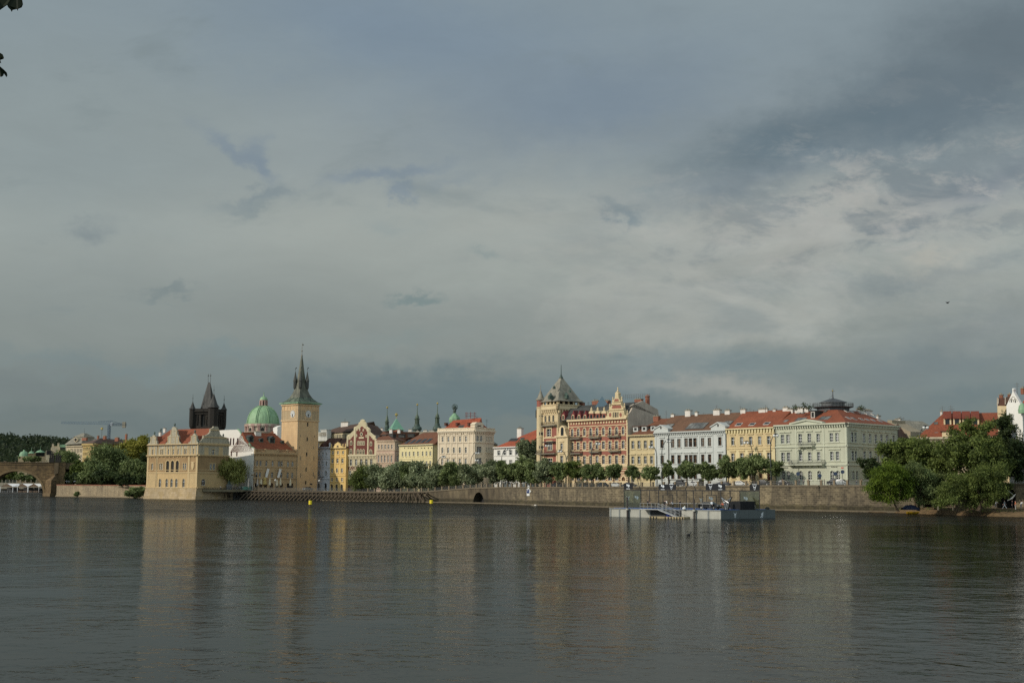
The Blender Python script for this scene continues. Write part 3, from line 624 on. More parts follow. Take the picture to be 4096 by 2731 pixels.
def rail():
 xs = [1470, 1500, 1700, 1891, 2000, 2200, 2437, 2750, 3100, 3498]
 Q[1470] = tuple(np.array(Q[1290])+(np.array(Q[1500])-np.array(Q[1290]))*(1470-1290)/210); QT[1470] = QT[1290]+(QT[1500]-QT[1290])*180/210
 root = thing('quay_railing', 'grey iron railing between stone posts along the top of the quay wall', 'railing', (*Q[2200], QT[2200]))
 pts = [Vector((*Q[x], QT[x]+.06)) for x in xs]; seg = [(b-a).length for a, b in zip(pts, pts[1:])]; tot = sum(seg); step = tot/62
 def at(t):
  for a, b, l in zip(pts, pts[1:], seg):
   if t <= l+1e-6: return a.lerp(b, min(1, t/l)), (b-a).normalized()
   t -= l
  return pts[-1], (pts[-1]-pts[-2]).normalized()
 del Q[1470]; del QT[1470]
 M_post = plaster('railing_stone', col(140, 124, 100, K), .2)
 for i in range(63):
  p, d = at(i*step); nb = Vector((-d.y, d.x, 0)); p = p+nb*.4; rz = math.atan2(d.y, d.x); mb = MB()
  mb.box(p, .5, .5, 1.12, rz); mb.box(p+Vector((0, 0, 1.12)), .62, .62, .14, rz); mb.build('post', M_post, root)
  if i < 62:
   q, d2 = at((i+1)*step); q = q+Vector((-d2.y, d2.x, 0))*.4; pn = MB()
   for zz in (.12, .55, 1.0): pn.tube(p+Vector((0, 0, zz)), q+Vector((0, 0, zz)), .035, n=4)
   n = int(step/.34)
   for k in range(1, n): c = p.lerp(q, k/n); pn.tube(c+Vector((0, 0, .1)), c+Vector((0, 0, 1.0)), .03, n=4, caps=False)
   pn.build('panel', M_iron, root)
rail()
# ------------------------------------------------------------------ museum on its stone base
def pal(name, r, g, b, **k): return plaster(name, col(r, g, b, K), **k)
M_mus = pal('museum_ochre', 200, 168, 106, var=.12); M_mus2 = pal('museum_brownish', 166, 136, 96, var=.14); M_sgraf = pal('museum_sgraffito', 186, 176, 146, var=.3, sc=2.2); M_mustrim = pal('museum_trim', 204, 176, 118, var=.08)
def museum():
 F = facpx(589.5, 540, 791.4, 522); F2 = sideR(F, 914); z = lambda x, y: F.px(*ZM(x, y))[1]
 b = Bld('museum', 'ochre riverside museum with scrolled gables rising straight out of the water', 'museum', F, 0); b.trim = M_mustrim
 zl, zs, zc, ze = z(600, 1284), z(600, 998), z(600, 672), z(620, 466)
 r3 = b.row(F, ZM, [248], 552, 655, 26, trim='flat')+b.row(F, ZM, [400, 432], 552, 655, 22)+b.row(F, ZM, [543, 635, 728], 550, 652, 26, xref=635)+b.row(F, ZM, [848, 878], 545, 648, 22)+b.row(F, ZM, [1022], 540, 645, 26)
 r2 = b.row(F, ZM, [232], 820, 940, 34)+b.row(F, ZM, [383, 418], 820, 940, 30)+b.row(F, ZM, [830, 866], 818, 940, 30)
 r2b = b.row(F, ZM, [526, 617, 710], 770, 985, 60, arch=True, pane=M_dark, bars=0, frame=M_mus2, trim='wide')  # open loggia arches; dark panes stand in for the shaded depth behind
 r1 = b.row(F, ZM, [380, 508, 600, 692, 828], 1112, 1272, 46, arch=True, trim='flat', pane=M_pane)
 s2 = b.row(F2, ZM, [1345, 1405], 825, 945, 42); s3 = b.row(F2, ZM, [1392], 550, 655, 40); s1 = b.row(F2, ZM, [1203], 1118, 1240, 80, arch=True, bars=1)
 mb = MB(); wall(mb, F, 0, F.L, zl, zs, r1, mi=0); wall(mb, F, 0, F.L, zs, zc, r2+r2b, mi=1, rm=0); wall(mb, F, 0, F.L, zc, ze, r3, mi=2)
 wall(mb, F2, 0, F2.L, zl-1.5, zs, s1, mi=0); wall(mb, F2, 0, F2.L, zs, zc, s2, mi=1); wall(mb, F2, 0, F2.L, zc, ze, s3, mi=2)
 b.shell(mb, F, F2.L, zl, ze, right=False); b.add(mb, 'wall', [M_mus, M_mus2, M_sgraf])
 st = MB(); Fb = F.off(.35); q0, q1, q2, q3 = Fb.pt(-.9, -1.5, .8), Fb.pt(F.L+.3, -1.5, .8), Fb.pt(F.L+.3, -1.5, -F2.L), Fb.pt(-.9, -1.5, -F2.L)
 t0, t1, t2, t3 = Fb.pt(-.1, zl, 0), Fb.pt(F.L+.1, zl, 0), Fb.pt(F.L+.1, zl, -F2.L), Fb.pt(-.1, zl, -F2.L)
 st.face([q0, q1, t1, t0], 0, [(0, 0), (F.L, 0), (F.L, zl), (0, zl)]); st.face([q1, q2, t2, t1], 0, [(0, 0), (F2.L, 0), (F2.L, zl), (0, zl)]); st.face([q3, q0, t0, t3], 0, [(0, 0), (F2.L, 0), (F2.L, zl), (0, zl)]); st.face([t0, t1, t2, t3])
 b.add(st, 'stone_base', [M_stone])
 mb = MB()
 for FF, o in ((F, 0), (F2, 0)):
  for za, zb, pr in ((zl-.1, zl+.28, .5), (zs-.2, zs+.3, .22), (zc-.45, zc-.1, .35), (zc-.1, zc+.3, .85), (ze-.4, ze-.05, .3), (ze-.05, ze+.3, .6), (z(600, 945)-.1, z(600, 945)+.12, .12)): FF.box(mb, -.04, FF.L+.05, za, zb, -.1, pr)
 for u in (0, F.px(*ZM(324, 800))[0]-.5, F.px(*ZM(930, 800))[0]-.4, F.L-1.0): F.box(mb, u, u+1.0, zl+.3, zc-.47, -.05, .16)
 for x in (155, 215, 280, 330, 345, 470, 515, 570, 600, 670, 690, 765, 815, 910, 935, 985, 1055, 1100): u = F.px(*ZM(x, 600))[0]; F.box(mb, max(0, u-.22), u+.22, zc+.32, ze-.42, -.05, .12)
 for k in range(13): zz = zl+.45+k*(zs-zl-.8)/13; F.box(mb, .05, F.px(*ZM(300, 1100))[0], zz, zz+.32, -.02, .07); F.box(mb, F.px(*ZM(900, 1100))[0], F.L-.05, zz, zz+.32, -.02, .07)
 for k in range(14): u = F.L*k/13; F.box(mb, max(0, u-.15), min(F.L, u+.15), zc-.75, zc-.46, 0, .35)
 b.add(mb, 'cornice', [M_mustrim])
 zr = zpx(*ZM(700, 152), 531); D = F2.L
 roof = b.gable(F, D, ze+.2, zr, M_red, hipL=4.5, hipR=0, ovR=-.6)
 def xgable(x, yt, half, name='roof_wing'):
  u, zt = F.px(*ZM(x, yt)); zt = min(zt, zr-.4); mb = MB(); fr = (zt-ze)/(zr-ze)*D/2
  a, c, p = F.pt(u-half, ze+.2, .2), F.pt(u+half, ze+.2, .2), F.pt(u, zt, .2); q = F.pt(u, zt, -fr-.5)
  mb.face([a, p, q]); mb.face([p, c, q]); mb.build('roof', [M_red], b.root)
 xgable(655, 190, 5.6); xgable(268, 300, 2.8); xgable(1035, 290, 2.8)
 def outl(pts): return [F.px(*ZM(x, y)) for x, y in pts]
 g1 = [(490, 462), (498, 435), (530, 415), (540, 318), (532, 312), (560, 300), (588, 270), (596, 205), (585, 198), (612, 190), (612, 160), (625, 135), (655, 122), (685, 135), (700, 160), (702, 190), (728, 198), (716, 205), (720, 268), (738, 300), (755, 312), (748, 318), (760, 412), (785, 435), (788, 455)]
 def gab(pts, extra):
  mb = MB(); F.poly(mb, outl(pts[::-1] if False else pts)[::-1], -.5, .3, 0)
  for (xa, ya, xb, yb, mi) in extra:
   ua, za = F.px(*ZM(xa, ya)); ub, zb = F.px(*ZM(xb, yb)); F.box(mb, ua, ub, min(za, zb), max(za, zb), .28, .42 if mi else .34, 1 if mi else 0)
  b.add(mb, 'gable', [M_sgraf, M_mustrim])
 gab(g1, [(530, 322, 765, 312, 1), (584, 203, 730, 196, 1), (495, 462, 785, 448, 1), (534, 440, 548, 322, 1), (590, 440, 604, 322, 1), (676, 440, 690, 322, 1), (738, 440, 752, 322, 1), (600, 300, 612, 206, 1), (700, 300, 712, 206, 1)])
 gab([(160, 470), (165, 445), (198, 430), (200, 400), (212, 380), (205, 320), (235, 318), (252, 292), (272, 280), (292, 290), (300, 316), (322, 318), (316, 380), (330, 400), (338, 445), (342, 468)], [(205, 325, 322, 317, 1), (165, 470, 340, 458, 1), (216, 440, 228, 326, 1), (298, 440, 310, 326, 1)])
 gab([(928, 452), (930, 420), (962, 412), (975, 375), (980, 300), (1008, 290), (1024, 262), (1042, 250), (1060, 262), (1072, 290), (1085, 300), (1085, 375), (1098, 412), (1112, 420), (1118, 450)], [(968, 302, 1095, 292, 1), (930, 452, 1118, 440, 1), (988, 430, 1000, 304, 1), (1062, 430, 1074, 304, 1)])
 pts = [(1118, 450), (1130, 408), (1160, 385), (1200, 330), (1200, 290), (1240, 288), (1300, 260), (1330, 225), (1330, 185), (1322, 175), (1385, 140), (1395, 118), (1465, 118), (1478, 142), (1500, 185), (1515, 260), (1545, 300), (1600, 320), (1655, 332), (1650, 360), (1690, 400), (1700, 470)]
 mb = MB(); F2.poly(mb, [F2.px(*ZM(x, y)) for x, y in pts][::-1], -.5, .3, 0)
 for xa, ya, xb, yb in ((1125, 440, 1690, 425), (1200, 322, 1640, 308), (1330, 186, 1495, 176)): ua, za = F2.px(*ZM(xa, ya)); ub, zb = F2.px(*ZM(xb, (ya+yb)/2)); F2.box(mb, ua, min(ub, F2.L), za-.15, za+.3, .25, .5, 1)
 b.add(mb, 'gable', [M_sgraf, M_mustrim])
 for FF, x, y in ((F, 658, 118), (F, 272, 278), (F, 1042, 248), (F, 392, 215), (F2, 1585, 318), (F2, 1115, 420), (F, 165, 445)):
  u, zz = FF.px(*ZM(x, y)); mb = MB(); mb.lathe(FF.pt(u, zz-.2, -.1), [(.35, 0), (.2, .4), (.42, .9), (.3, 1.3), (.12, 1.6)], 8); b.add(mb, 'finial', [M_copperk])
 b.chimneys(roof, F, D/2, ZM, [(470, 160, 40, 1.8), (385, 235, 34, 2.4)])
 b.pipe(F, F.px(*ZM(322, 800))[0], .5, ze);
 u, zz = F.px(*ZM(1005, 860)); mb = MB(); F.poly(mb, [(u+.9*math.cos(k*.5236), zz+1.7*math.sin(k*.5236)) for k in range(12)], 0, .25); F.box(mb, u-1.2, u+1.2, zz+1.2, zz+1.6, 0, .2); b.add(mb, 'relief', [M_mustrim])
 for x, h in ((450, 100), (800, 100), (185, 90), (305, 90), (960, 90), (1085, 90)): u, zz = F.px(*ZM(x, 600)); F.box
 mb = MB()
 for FF, xs in ((F2, (1262, 1535)),):
  for x in xs: u, zz = FF.px(*ZM(x, 590)); FF.box(mb, u-1.1, u+1.1, zz-1.6, zz+1.6, 0, .08)
 b.add(mb, 'relief', [M_mustrim])
 return F, F2
MF, MF2 = museum()
# ------------------------------------------------------------------ dark gate tower on the bridge
def gate_tower():
 d = 606; th = math.radians(13.7); a = 10.86; fr = P(Z2(674, 700)[0], 1700, d); t = Vector((-math.cos(th), math.sin(th))); s = Vector((math.sin(th), math.cos(th)))
 f = Vector((fr.x, fr.y)); cs = [f, f+s*a, f+s*a+t*a, f+t*a]; cen = f+(s+t)*a/2
 root = thing('gate_tower', 'blackened gothic gate tower with steep wedge roof and corner turrets behind the museum', 'tower', (cen.x, cen.y, 5))
 ms = blocks('soot_black_stone', col(66, 60, 52, K), col(48, 45, 40, K), col(36, 34, 31, K), 1.2, .7, .03, .35); mr = plaster('blackened_slate', col(76, 74, 69, K), .3, .7, 1, .6)
 z = lambda y: P(Z2(640, y)[0], Z2(640, y)[1], d+5).z
 def ring(k, zz): return [(*(cen+(c-cen)*k), zz) for c in cs]
 mb = MB(); zt = z(640)
 for i in range(4):
  p, q = cs[i], cs[(i+1) % 4]; F = Fac(p, q) if True else None
  F = Fac(q, p) if (q-p).cross(cen-p) > 0 and Fac(q, p).n.dot(cen-p) < 0 else Fac(p, q)
  if F.n.dot(cen-F.A) > 0: F = Fac(F.B, F.A)
  wall(mb, F, 0, F.L, 5, zt, [(F.L*.5, z(800), 1.5, 6, True), (F.L*.27, z(790), .9, 4.6, True), (F.L*.73, z(790), .9, 4.6, True)], .5)
  mb.face([F.pt(0, 5, -.49), F.pt(F.L, 5, -.49), F.pt(F.L, zt, -.49), F.pt(0, zt, -.49)], 1); F.box(mb, -.3, F.L+.3, z(690), z(682), 0, .6); F.box(mb, -.4, F.L+.4, z(668), zt, -.3, .8)
  for k in range(6): u = F.L*(k+.5)/6; F.box(mb, u-.12, u+.12, z(780), z(692), 0, .3)
 b = mb.build('wall', [ms, M_dark], root)
 mb = MB(); zb = z(637); hp = z(398); ax = (t*.6); c0 = cen
 e = ring(.52, zb); rid = [(*(c0-ax), hp), (*(c0+ax), hp)]
 m0 = [tuple(Vector(p)*.6+Vector(q)*.4) for p, q in zip(e, (rid[0], rid[1], rid[1], rid[0]))] if 0 else e; mb.face([e[0], e[1], rid[0]]); mb.face([e[1], e[2], rid[1], rid[0]]); mb.face([e[2], e[3], rid[1]]); mb.face([e[3], e[0], rid[0], rid[1]]); mb.face(e[::-1])
 r = mb.build('roof', [mr], root)
 for q, mi in ((rid[0], 0), (rid[1], 0)):
  f2 = MB(); f2.tube(q, (q[0], q[1], q[2]+4.4), .12, .06, 5); f2.lathe((q[0], q[1], q[2]+2.9), [(.05, 0), (.35, .3), (.35, .55), (.05, .85)], 8); f2.build('finial', [M_iron], root)
 for i, (c, tip, base, rad) in enumerate(((cs[0], 505, 632, 2.5), (cs[1], 575, 640, 1.35), (cs[2], 562, 638, 1.35), (cs[3], 575, 645, 1.45))):
  mb = MB(); zb = z(base); n = 8; o = cen+(c-cen)*1.02
  mb.lathe((o.x, o.y, 0), [(rad*.25, z(830) if i else 5.2), (rad*.9, z(800) if i else 5.3), (rad, z(765) if i else 5.4), (rad, zb)], n, 0, .39); mb.lathe((o.x, o.y, 0), [(rad*1.25, zb), (rad*.75, zb+(z(tip)-zb)*.25), (.06, z(tip))], n, 1, .39)
  mb.tube((o.x, o.y, z(tip)-.2), (o.x, o.y, z(tip)+3.6), .1, .05, 5, 1); mb.lathe((o.x, o.y, z(tip)+1.2), [(.03, 0), (.28, .28), (.03, .6)], 6, 1); mb.build('turret', [ms, mr], root)
gate_tower()
# ------------------------------------------------------------------ domed church
def church():
 d = 655; c = P(*Z3(432, 700), d); z = lambda y: P(*Z3(432, y), d).z; k = .4466*d/FPX; R = 147*k
 root = thing('domed_church', 'baroque church with pale green ribbed dome and lantern on a pink drum', 'church', (c.x, c.y, 5))
 md = plaster('pale_green_copper_dome', col(152, 186, 142, K), .14, .6, 1.2); mp = pal('pink_stone', 188, 152, 132); mw = pal('drum_cream', 206, 190, 162)
 mb = MB(); mb.lathe((c.x, c.y, 0), [(R*1.06, 5), (R*1.06, z(852)), (R*1.12, z(850)), (R*1.12, z(846)), (R*1.0, z(844)), (R*1.0, z(800)), (R*1.1, z(798)), (R*1.1, z(780)), (R*1.02, z(776)), (R*.99, z(770))], 32); mb.build('drum', [mw], root)
 n = 8; a0 = -math.pi/2+.18
 for i in range(n):
  a = a0+2*math.pi*i/n; e = Vector((math.cos(a), math.sin(a)))
  mb = MB(); p = c.xy+e*R*1.01; mb.box((p.x, p.y, z(854)), 2.2, .5, z(815)-z(854), a+math.pi/2, 0); mb.box((p.x, p.y, z(815)), 1.9, .46, 1.1, a+math.pi/2, 0)
  o = mb.build('window', [mw], root); pn = MB(); q = c.xy+e*R*1.045; w = outline(1.8, z(812)-z(854), True); tt = Vector((-e.y, e.x)); pn.face([(q.x-tt.x*u*-1, q.y-tt.y*u*-1, z(854)+zz) for u, zz in w]); ORI[o.name] = ORI[root.name]; pn.build('pane', [M_dark], o)
  for s in (-.16, -.24, .16+.0, .24):
   b_ = a+math.pi/n+s*.9*1.0; f = c.xy+Vector((math.cos(b_), math.sin(b_)))*R*1.05; cl = MB(); cl.tube((f.x, f.y, z(852)), (f.x, f.y, z(800)), .42, .38, 8); cl.box((f.x, f.y, z(800)), 1.15, 1.15, z(780)-z(800), b_); cl.build('column', [mp], root)
 prof = [(R*.985*math.cos(t), z(770)+(z(612)-z(770))*math.sin(t)/math.sin(1.31)) for t in [i*1.31/14 for i in range(15)]]
 mb = MB(); mb.lathe((c.x, c.y, 0), [(R*1.04, z(774)), (R*1.04, z(770))]+prof, 40); mb.build('dome', [md], root, smooth=True)
 for i in range(8):
  a = a0+2*math.pi*(i+.5)/8
  for s in (-.045, .045):
   mb = MB(); pts = [Vector((c.x+r*1.012*math.cos(a+s*R/max(r, 3)), c.y+r*1.012*math.sin(a+s*R/max(r, 3)), zz+.05)) for r, zz in prof]; mb.path(pts, [.2]*len(pts), 5); mb.build('rib', [md], root)
 rl = 30*k; mb = MB(); mb.lathe((c.x, c.y, 0), [(rl*1.3, z(620)), (rl*1.25, z(612)), (rl*.85, z(611)), (rl*.85, z(566)), (rl*1.15, z(566)), (rl*1.15, z(558))], 16)
 for i in range(8):
  a = a0+2*math.pi*(i+.5)/8; mb.box((c.x+rl*.98*math.cos(a), c.y+rl*.98*math.sin(a), z(611)), .9, .7, z(566)-z(611), a)
 lt = mb.build('lantern', [mp], root)
 for i in range(8):
  a = a0+2*math.pi*i/8; pn = MB(); e = Vector((math.cos(a), math.sin(a))); tt = Vector((-e.y, e.x)); q = c.xy+e*rl*.88; pn.face([(q.x+tt.x*u, q.y+tt.y*u, z(608)+zz) for u, zz in outline(.95, z(574)-z(608), True)]); pn.build('pane', [M_dark], lt)
 mb = MB(); mb.lathe((c.x, c.y, 0), [(rl*1.2, z(559)), (rl*1.12, z(548)), (rl*.8, z(534)), (rl*.25, z(527)), (.25, z(515)), (.12, z(505)), (.1, z(502)), (.3, z(500)), (.3, z(496)), (.05, z(494)), (.05, z(486))], 16); mb.build('lantern_cap', [md], root, smooth=True)
church()
# ------------------------------------------------------------------ restaurant block, its white end wall, and the clock tower
M_rest = pal('restaurant_ochre', 190, 160, 108, var=.13); M_tower = blocks('tower_ochre', col(214, 180, 124, K), col(208, 173, 117, K), col(192, 158, 106, K), 2.4, .95, .03, .09)
RF = facpx(1014.5, 541, 1187, 558); TF = facpx(1187, 558, 1270.5, 565.5)
d_ = RF.t; TF = Fac(RF.B, RF.B+d_*reach(RF.B, d_, 1270.5)); TW = TF.L
TL = sideL(TF, 1143.5)
TL = Fac(TF.A-TF.n*TW, TF.A)
def clock_tower():
 zc, ze = TF.px(*Z3(740, 737))[1], TF.px(*Z3(745, 592))[1]; z0 = 3.3
 c = TF.pt(TW/2, 0, -TW/2); root = thing('clock_tower', 'tall square ochre water tower with two clock faces and a green needle spire', 'tower', (c.x, c.y, z0)); b = Bld.__new__(Bld); b.root = root; b.F = TF; b.trim = M_mus2
 mtp = plaster('tower_panel', col(188, 164, 118, K), .22, sc=2); mtt = pal('tower_trim', 214, 182, 128)
 ops = []
 for x, y in ((831, 778), (827, 910), (822, 1045), (817, 1180), (813, 1298)): ops += b.row(TF, Z3, [x], y-18, y+17, 13, trim=None, bars=0, pane=M_dark, frame=M_concrete)
 mb = MB(); wall(mb, TF, 0, TW, z0, ze, ops)
 for F in (TL,): wall(mb, F, 0, F.L, z0, ze)
 b.shell(mb, TF, TW, z0, ze, left=False); b.add(mb, 'wall', [M_tower])
 mb = MB()
 for F in (TF, TL, Fac(TF.B, TF.B-TF.n*TW)):
  F.box(mb, -.25, F.L+.25, zc-.35, zc+.25, -.1, .35); F.box(mb, -.3, F.L+.3, ze-.5, ze, -.1, .5); F.box(mb, -.1, F.L+.1, ze-2.9, ze-2.6, -.1, .2)
  for u in (0, 1.5, F.L*.33, F.L*.67-.3, F.L-1.8, F.L-.35): F.box(mb, u, u+.35, zc+.25, ze-.5, -.05, .15)
  for k in range(5): u = .9+(F.L-1.8)*k/4; F.poly(mb, [(u+.55*math.cos(q*.5236), ze-1.6+.75*math.sin(q*.5236)) for q in range(12)], 0, .1)
 b.add(mb, 'cornice', [mtt])
 for F in (TF, TL):
  pm = MB(); F.box(pm, .35, F.L-.35, zc+.3, ze-3.0, -.05, .06); b.add(pm, 'panel', [mtp])
 def dial(F, x, y):
  u, zz = F.px(*Z3(x, y)); r = 1.62
  mb = MB(); F.box(mb, u-2.0, u+2.0, zz-2.1, zz+2.1, 0, .18); fr = b.add(mb, 'clock_surround', [mtt])
  mb = MB(); F.poly(mb, [(u+r*math.cos(k*math.pi/16), zz+r*math.sin(k*math.pi/16)) for k in range(32)], .1, .26, 0)
  for k in range(12):
   a = k*math.pi/6; ca, sa = math.cos(a), math.sin(a); w0, w1 = .11, .26; r0, r1 = .62, 1.5; q = [(u+r0*ca+w0*sa, zz+r0*sa-w0*ca), (u+r1*ca+w1*sa, zz+r1*sa-w1*ca), (u+r1*ca-w1*sa, zz+r1*sa+w1*ca), (u+r0*ca-w0*sa, zz+r0*sa+w0*ca)]; F.poly(mb, q, .25, .3, 1)
  F.poly(mb, [(u+.5*math.cos(k*math.pi/8), zz+.5*math.sin(k*math.pi/8)) for k in range(16)], .25, .3, 1)
  ck = b.add(mb, 'clock_face', [plain('dial_grey', (.19, .185, .17, 1)), plain('dial_white', (.74, .73, .68, 1))])
  for a, ln in ((-1.83, 1.05), (-1.45, 1.45)):
   mb = MB(); ca, sa = math.cos(a), math.sin(a); F.poly(mb, [(u+.2*sa, zz-.2*ca), (u+ln*ca+.1*sa, zz+ln*sa-.1*ca), (u+ln*ca-.1*sa, zz+ln*sa+.1*ca), (u-.2*sa, zz+.2*ca)], .3, .36); b.add(mb, 'clock_hand', [M_black])
 dial(TF, 833, 684); dial(TL, 699, 683)
 b.pipe(TF, .12, z0, ze, M_concrete)
 cx, cy = c.x, c.y; h = TW/2; ang = TF.rz; z = lambda y: P(*Z3(790, y), 565).z
 def sq(k, zz, n=4): return [(cx+h*k*math.sqrt(2)*math.cos(ang+math.pi/4+i*math.pi/2), cy+h*k*math.sqrt(2)*math.sin(ang+math.pi/4+i*math.pi/2), zz) for i in range(4)]
 prof = [(1.14, z(592)+.0), (1.14, z(590)+.15), (.93, z(575)), (.75, z(556)), (.63, z(540)), (.54, z(520)), (.46, z(500)), (.40, z(478)), (.35, z(450)), (.25, z(400)), (.155, z(300)), (.075, z(205)), (.03, z(163))]
 mb = MB(); mb.loft([sq(k, zz) for k, zz in prof[4:]]); mb.build('spire', [plaster('spire_copper', col(112, 112, 94, K), .26, .6, 1.4)], root); mb = MB(); mb.loft([sq(k, zz) for k, zz in prof[:5]]); mb.build('flared_roof', [plaster('skirt_copper', col(112, 124, 102, K), .3, .6, 1.6)], root)
 mb = MB(); mb.loft([sq(1.17, z(596)), sq(1.17, z(590)+.18)]); b.add(mb, 'eave', [M_copper])
 mb = MB(); mb.lathe((cx, cy, z(168)), [(.35, 0), (.4, .5), (.12, 1.0), (.1, 2.2), (.38, 2.6), (.1, 3.0), (.06, 6.2), (.02, 6.3)], 8); mb.box((cx+.35, cy, z(168)+5.2), .9, .08, .5, ang); mb.build('finial', [M_slate], root)
 for i in range(4):
  a = ang+math.pi/4+i*math.pi/2+math.pi/4*0; r = h*.46; x, y = cx+r*math.cos(a), cy+r*math.sin(a); rr = .82
  mb = MB(); mb.lathe((x, y, 0), [(.15, z(470)), (rr*.8, z(455)), (rr, z(445)), (rr, z(392)), (rr*1.22, z(390)), (rr*.85, z(365)), (.06, z(298))], 8, 0, .39); mb.tube((x, y, z(300)), (x, y, z(270)), .06, .04, 5); mb.lathe((x, y, z(285)), [(.03, 0), (.26, .25), (.03, .5)], 6); mb.box((x+.3, y, z(272)), .7, .06, .35, ang)
  mb.box((x, y, z(438)), rr*2.0, rr*.5, z(398)-z(438), ang, 1); mb.box((x, y, z(438)), rr*.5, rr*2.0, z(398)-z(438), ang, 1)
  mb.build('turret', [plaster('turret_copper', col(82, 82, 74, K), .25, .6, 1), M_slated], root)
 F = TF; mb = MB(); u, zz = F.px(*Z3(860, 1310)); F.box(mb, u-.7, u+.7, zz-.3, zz+.3, 0, .08); b.add(mb, 'plaque', [M_slated])
 for x, y, h_ in ((763, 1080, 1.9), (885, 1080, 1.9), (765, 1235, 2), (880, 1225, 1.7), (893, 1245, 1.4), (757, 985, 1), (883, 985, 1), (765, 880, .8), (890, 884, 1)):
  u, zz = F.px(*Z3(x, y)); mb = MB(); F.box(mb, u-.09, u+.09, zz-h_/2, zz+h_/2, 0, .12); b.add(mb, 'wall_anchor', [M_iron])
clock_tower()
def restaurant():
 F = RF; b = Bld('restaurant_house', 'long ochre terrace restaurant in shade beside the clock tower, red roof with dormers', 'restaurant', F, 3.5); b.trim = M_rest
 z = lambda x, y: F.px(*ZT(x, y))[1]; ze = z(1000, 660); D = 16
 r2 = []; A = dict(arch=True, trim='flat', curt=.25)
 for xs in ([727, 795], [908], [1031], [1155, 1208], [1332], [1421]): r2 += b.row(F, ZT, xs, 792+(xs[0]-900)*.02, 898+(xs[0]-900)*.025, 42, **A)
 r1 = []
 for xs in ([717, 782], [902], [1022], [1141, 1200], [1325], [1414]): r1 += b.row(F, ZT, xs, 1014+(xs[0]-900)*.015, 1122+(xs[0]-900)*.03, 44, **A)
 g = b.row(F, ZT, [705, 800, 890, 1010, 1120, 1205], 1225, 1318, 62, arch=True, trim='flat', pane=M_dark, bars=1, frame=M_framew)
 g += b.row(F, ZT, [1374], 1236, 1330, 130, trim=None, pane=M_dark, bars=1, frame=M_framew)
 mb = MB(); wall(mb, F, 0, F.L, 3.2, ze, r1+r2+g); b.shell(mb, F, D, 3.2, ze, left=False); b.add(mb, 'wall', [M_rest])
 y = lambda q: z(1000, q); L_ = F.L
 b.mould(F, [(0, L_, ze-.1, ze+.35, .9), (0, L_, ze-.45, ze-.1, .5), (0, L_, y(920)-.15, y(920)+.12, .25), (0, L_, y(1140)-.15, y(1140)+.2, .3), (0, L_, y(775)-.1, y(775)+.1, .18), (0, L_, y(1160)-.3, y(1160), .12)], M_rest, dent=(ze-.75, ze-.45, .4, .8, .4))
 for xs in (735, 1170): u = F.px(*ZT(xs, 985))[0]; mb = MB(); zz = y(978); F.poly(mb, [(u-2.6, zz), (u+2.6, zz), (u, zz+1.3)], 0, .35); b.add(mb, 'pediment', [M_rest])
 mb = MB(); zb = ze+.35; zt = y(575)
 F.box(mb, 0, L_, zb, zb+.25, -.3, .3); F.box(mb, 0, L_, zt-.25, zt, -.3, .3)
 for u in (0, L_*.25, L_*.53, L_*.75, L_-.7): F.box(mb, u, u+.7, zb, zt+.25, -.3, .35)
 F.box(mb, L_*.25, L_*.53, zb, zt, -.2, .2)
 for k in range(int(L_/.45)): u = k*.45+.2; F.box(mb, u-.1, u+.1, zb+.25, zt-.25, -.1, .1)
 b.add(mb, 'balustrade', [M_rest])
 zr = zpx(*ZT(820, 265), 560); sb = 9.0; Dg = 18; roof = b.gable(F, Dg, ze+.4, zr, M_red, setb=sb, hipR=5.2, ov=-.3, ovR=-.2, ovL=0)
 fg = b.roofpts(F, Dg, ze+.4, zr, sb); f, g2 = fg
 for x, yb_, w, hh in ((610, 430, 2.6, 2.9), (815, 432, 1.9, 1.7), (1025, 450, 2.8, 2.9), (1230, 462, 1.5, 1.4)):
  u, fr = f(*ZT(x, yb_)); p = g2(u, fr); mb = MB(); o0 = -(F.pt(0, 0, 0).xy-p.xy).dot(F.n); F.box(mb, u-w/2, u+w/2, p.z-.2, p.z+hh*.75, o0-3.2, o0, 0)
  F.poly(mb, [(u-w/2-.3, p.z+hh*.7), (u+w/2+.3, p.z+hh*.7), (u, p.z+hh*1.1)], o0-3.6, o0+.35, 1); F.box(mb, u-w*.3, u+w*.3, p.z+.3, p.z+hh*.65, o0, o0+.04, 2); mb.build('dormer', [M_copperk, M_slated, M_dark], roof)
 b.chimneys(roof, F, 8.2, ZT, [(740, 232, 110, 2.2)])
 G = sideL(F, 868); wh = plaster('white_end_wall', col(232, 226, 212, K), .05)
 ge = Bld('white_gable_house', 'white rendered house with a stepped baroque end gable and dark red window slots', 'house', G, 3.4); ge.trim = wh
 mr = plain('red_window_wood', (.12, .035, .03, 1), .6)
 pts = [(-60, 200), (110, 192), (330, 184), (360, 200), (395, 245), (410, 290), (440, 310), (455, 365), (480, 410), (515, 430), (550, 455), (575, 490), (590, 535), (650, 545), (660, 560), (660, 640), (642, 660)]
 ou = [G.px(*ZT(x, y_)) for x, y_ in pts]; ou[0] = (0, ou[1][1]); ou[-1] = (G.L, ou[-1][1]); ou[-2] = (G.L, ou[-2][1]); ou[-3] = (G.L, ou[-3][1])
 zb1 = ou[-1][1]; ops = []
 ops += ge.row(G, ZT, [498], 588, 690, 30, trim=None, frame=mr, bars=1)
 mb = MB(); top = [(u, zz) for u, zz in ou]; base = max(3.3, 3.3)
 G.poly(mb, [(0, base), (G.L, base)]+top[::-1], -.9, 0)
 ge.add(mb, 'wall', [wh])
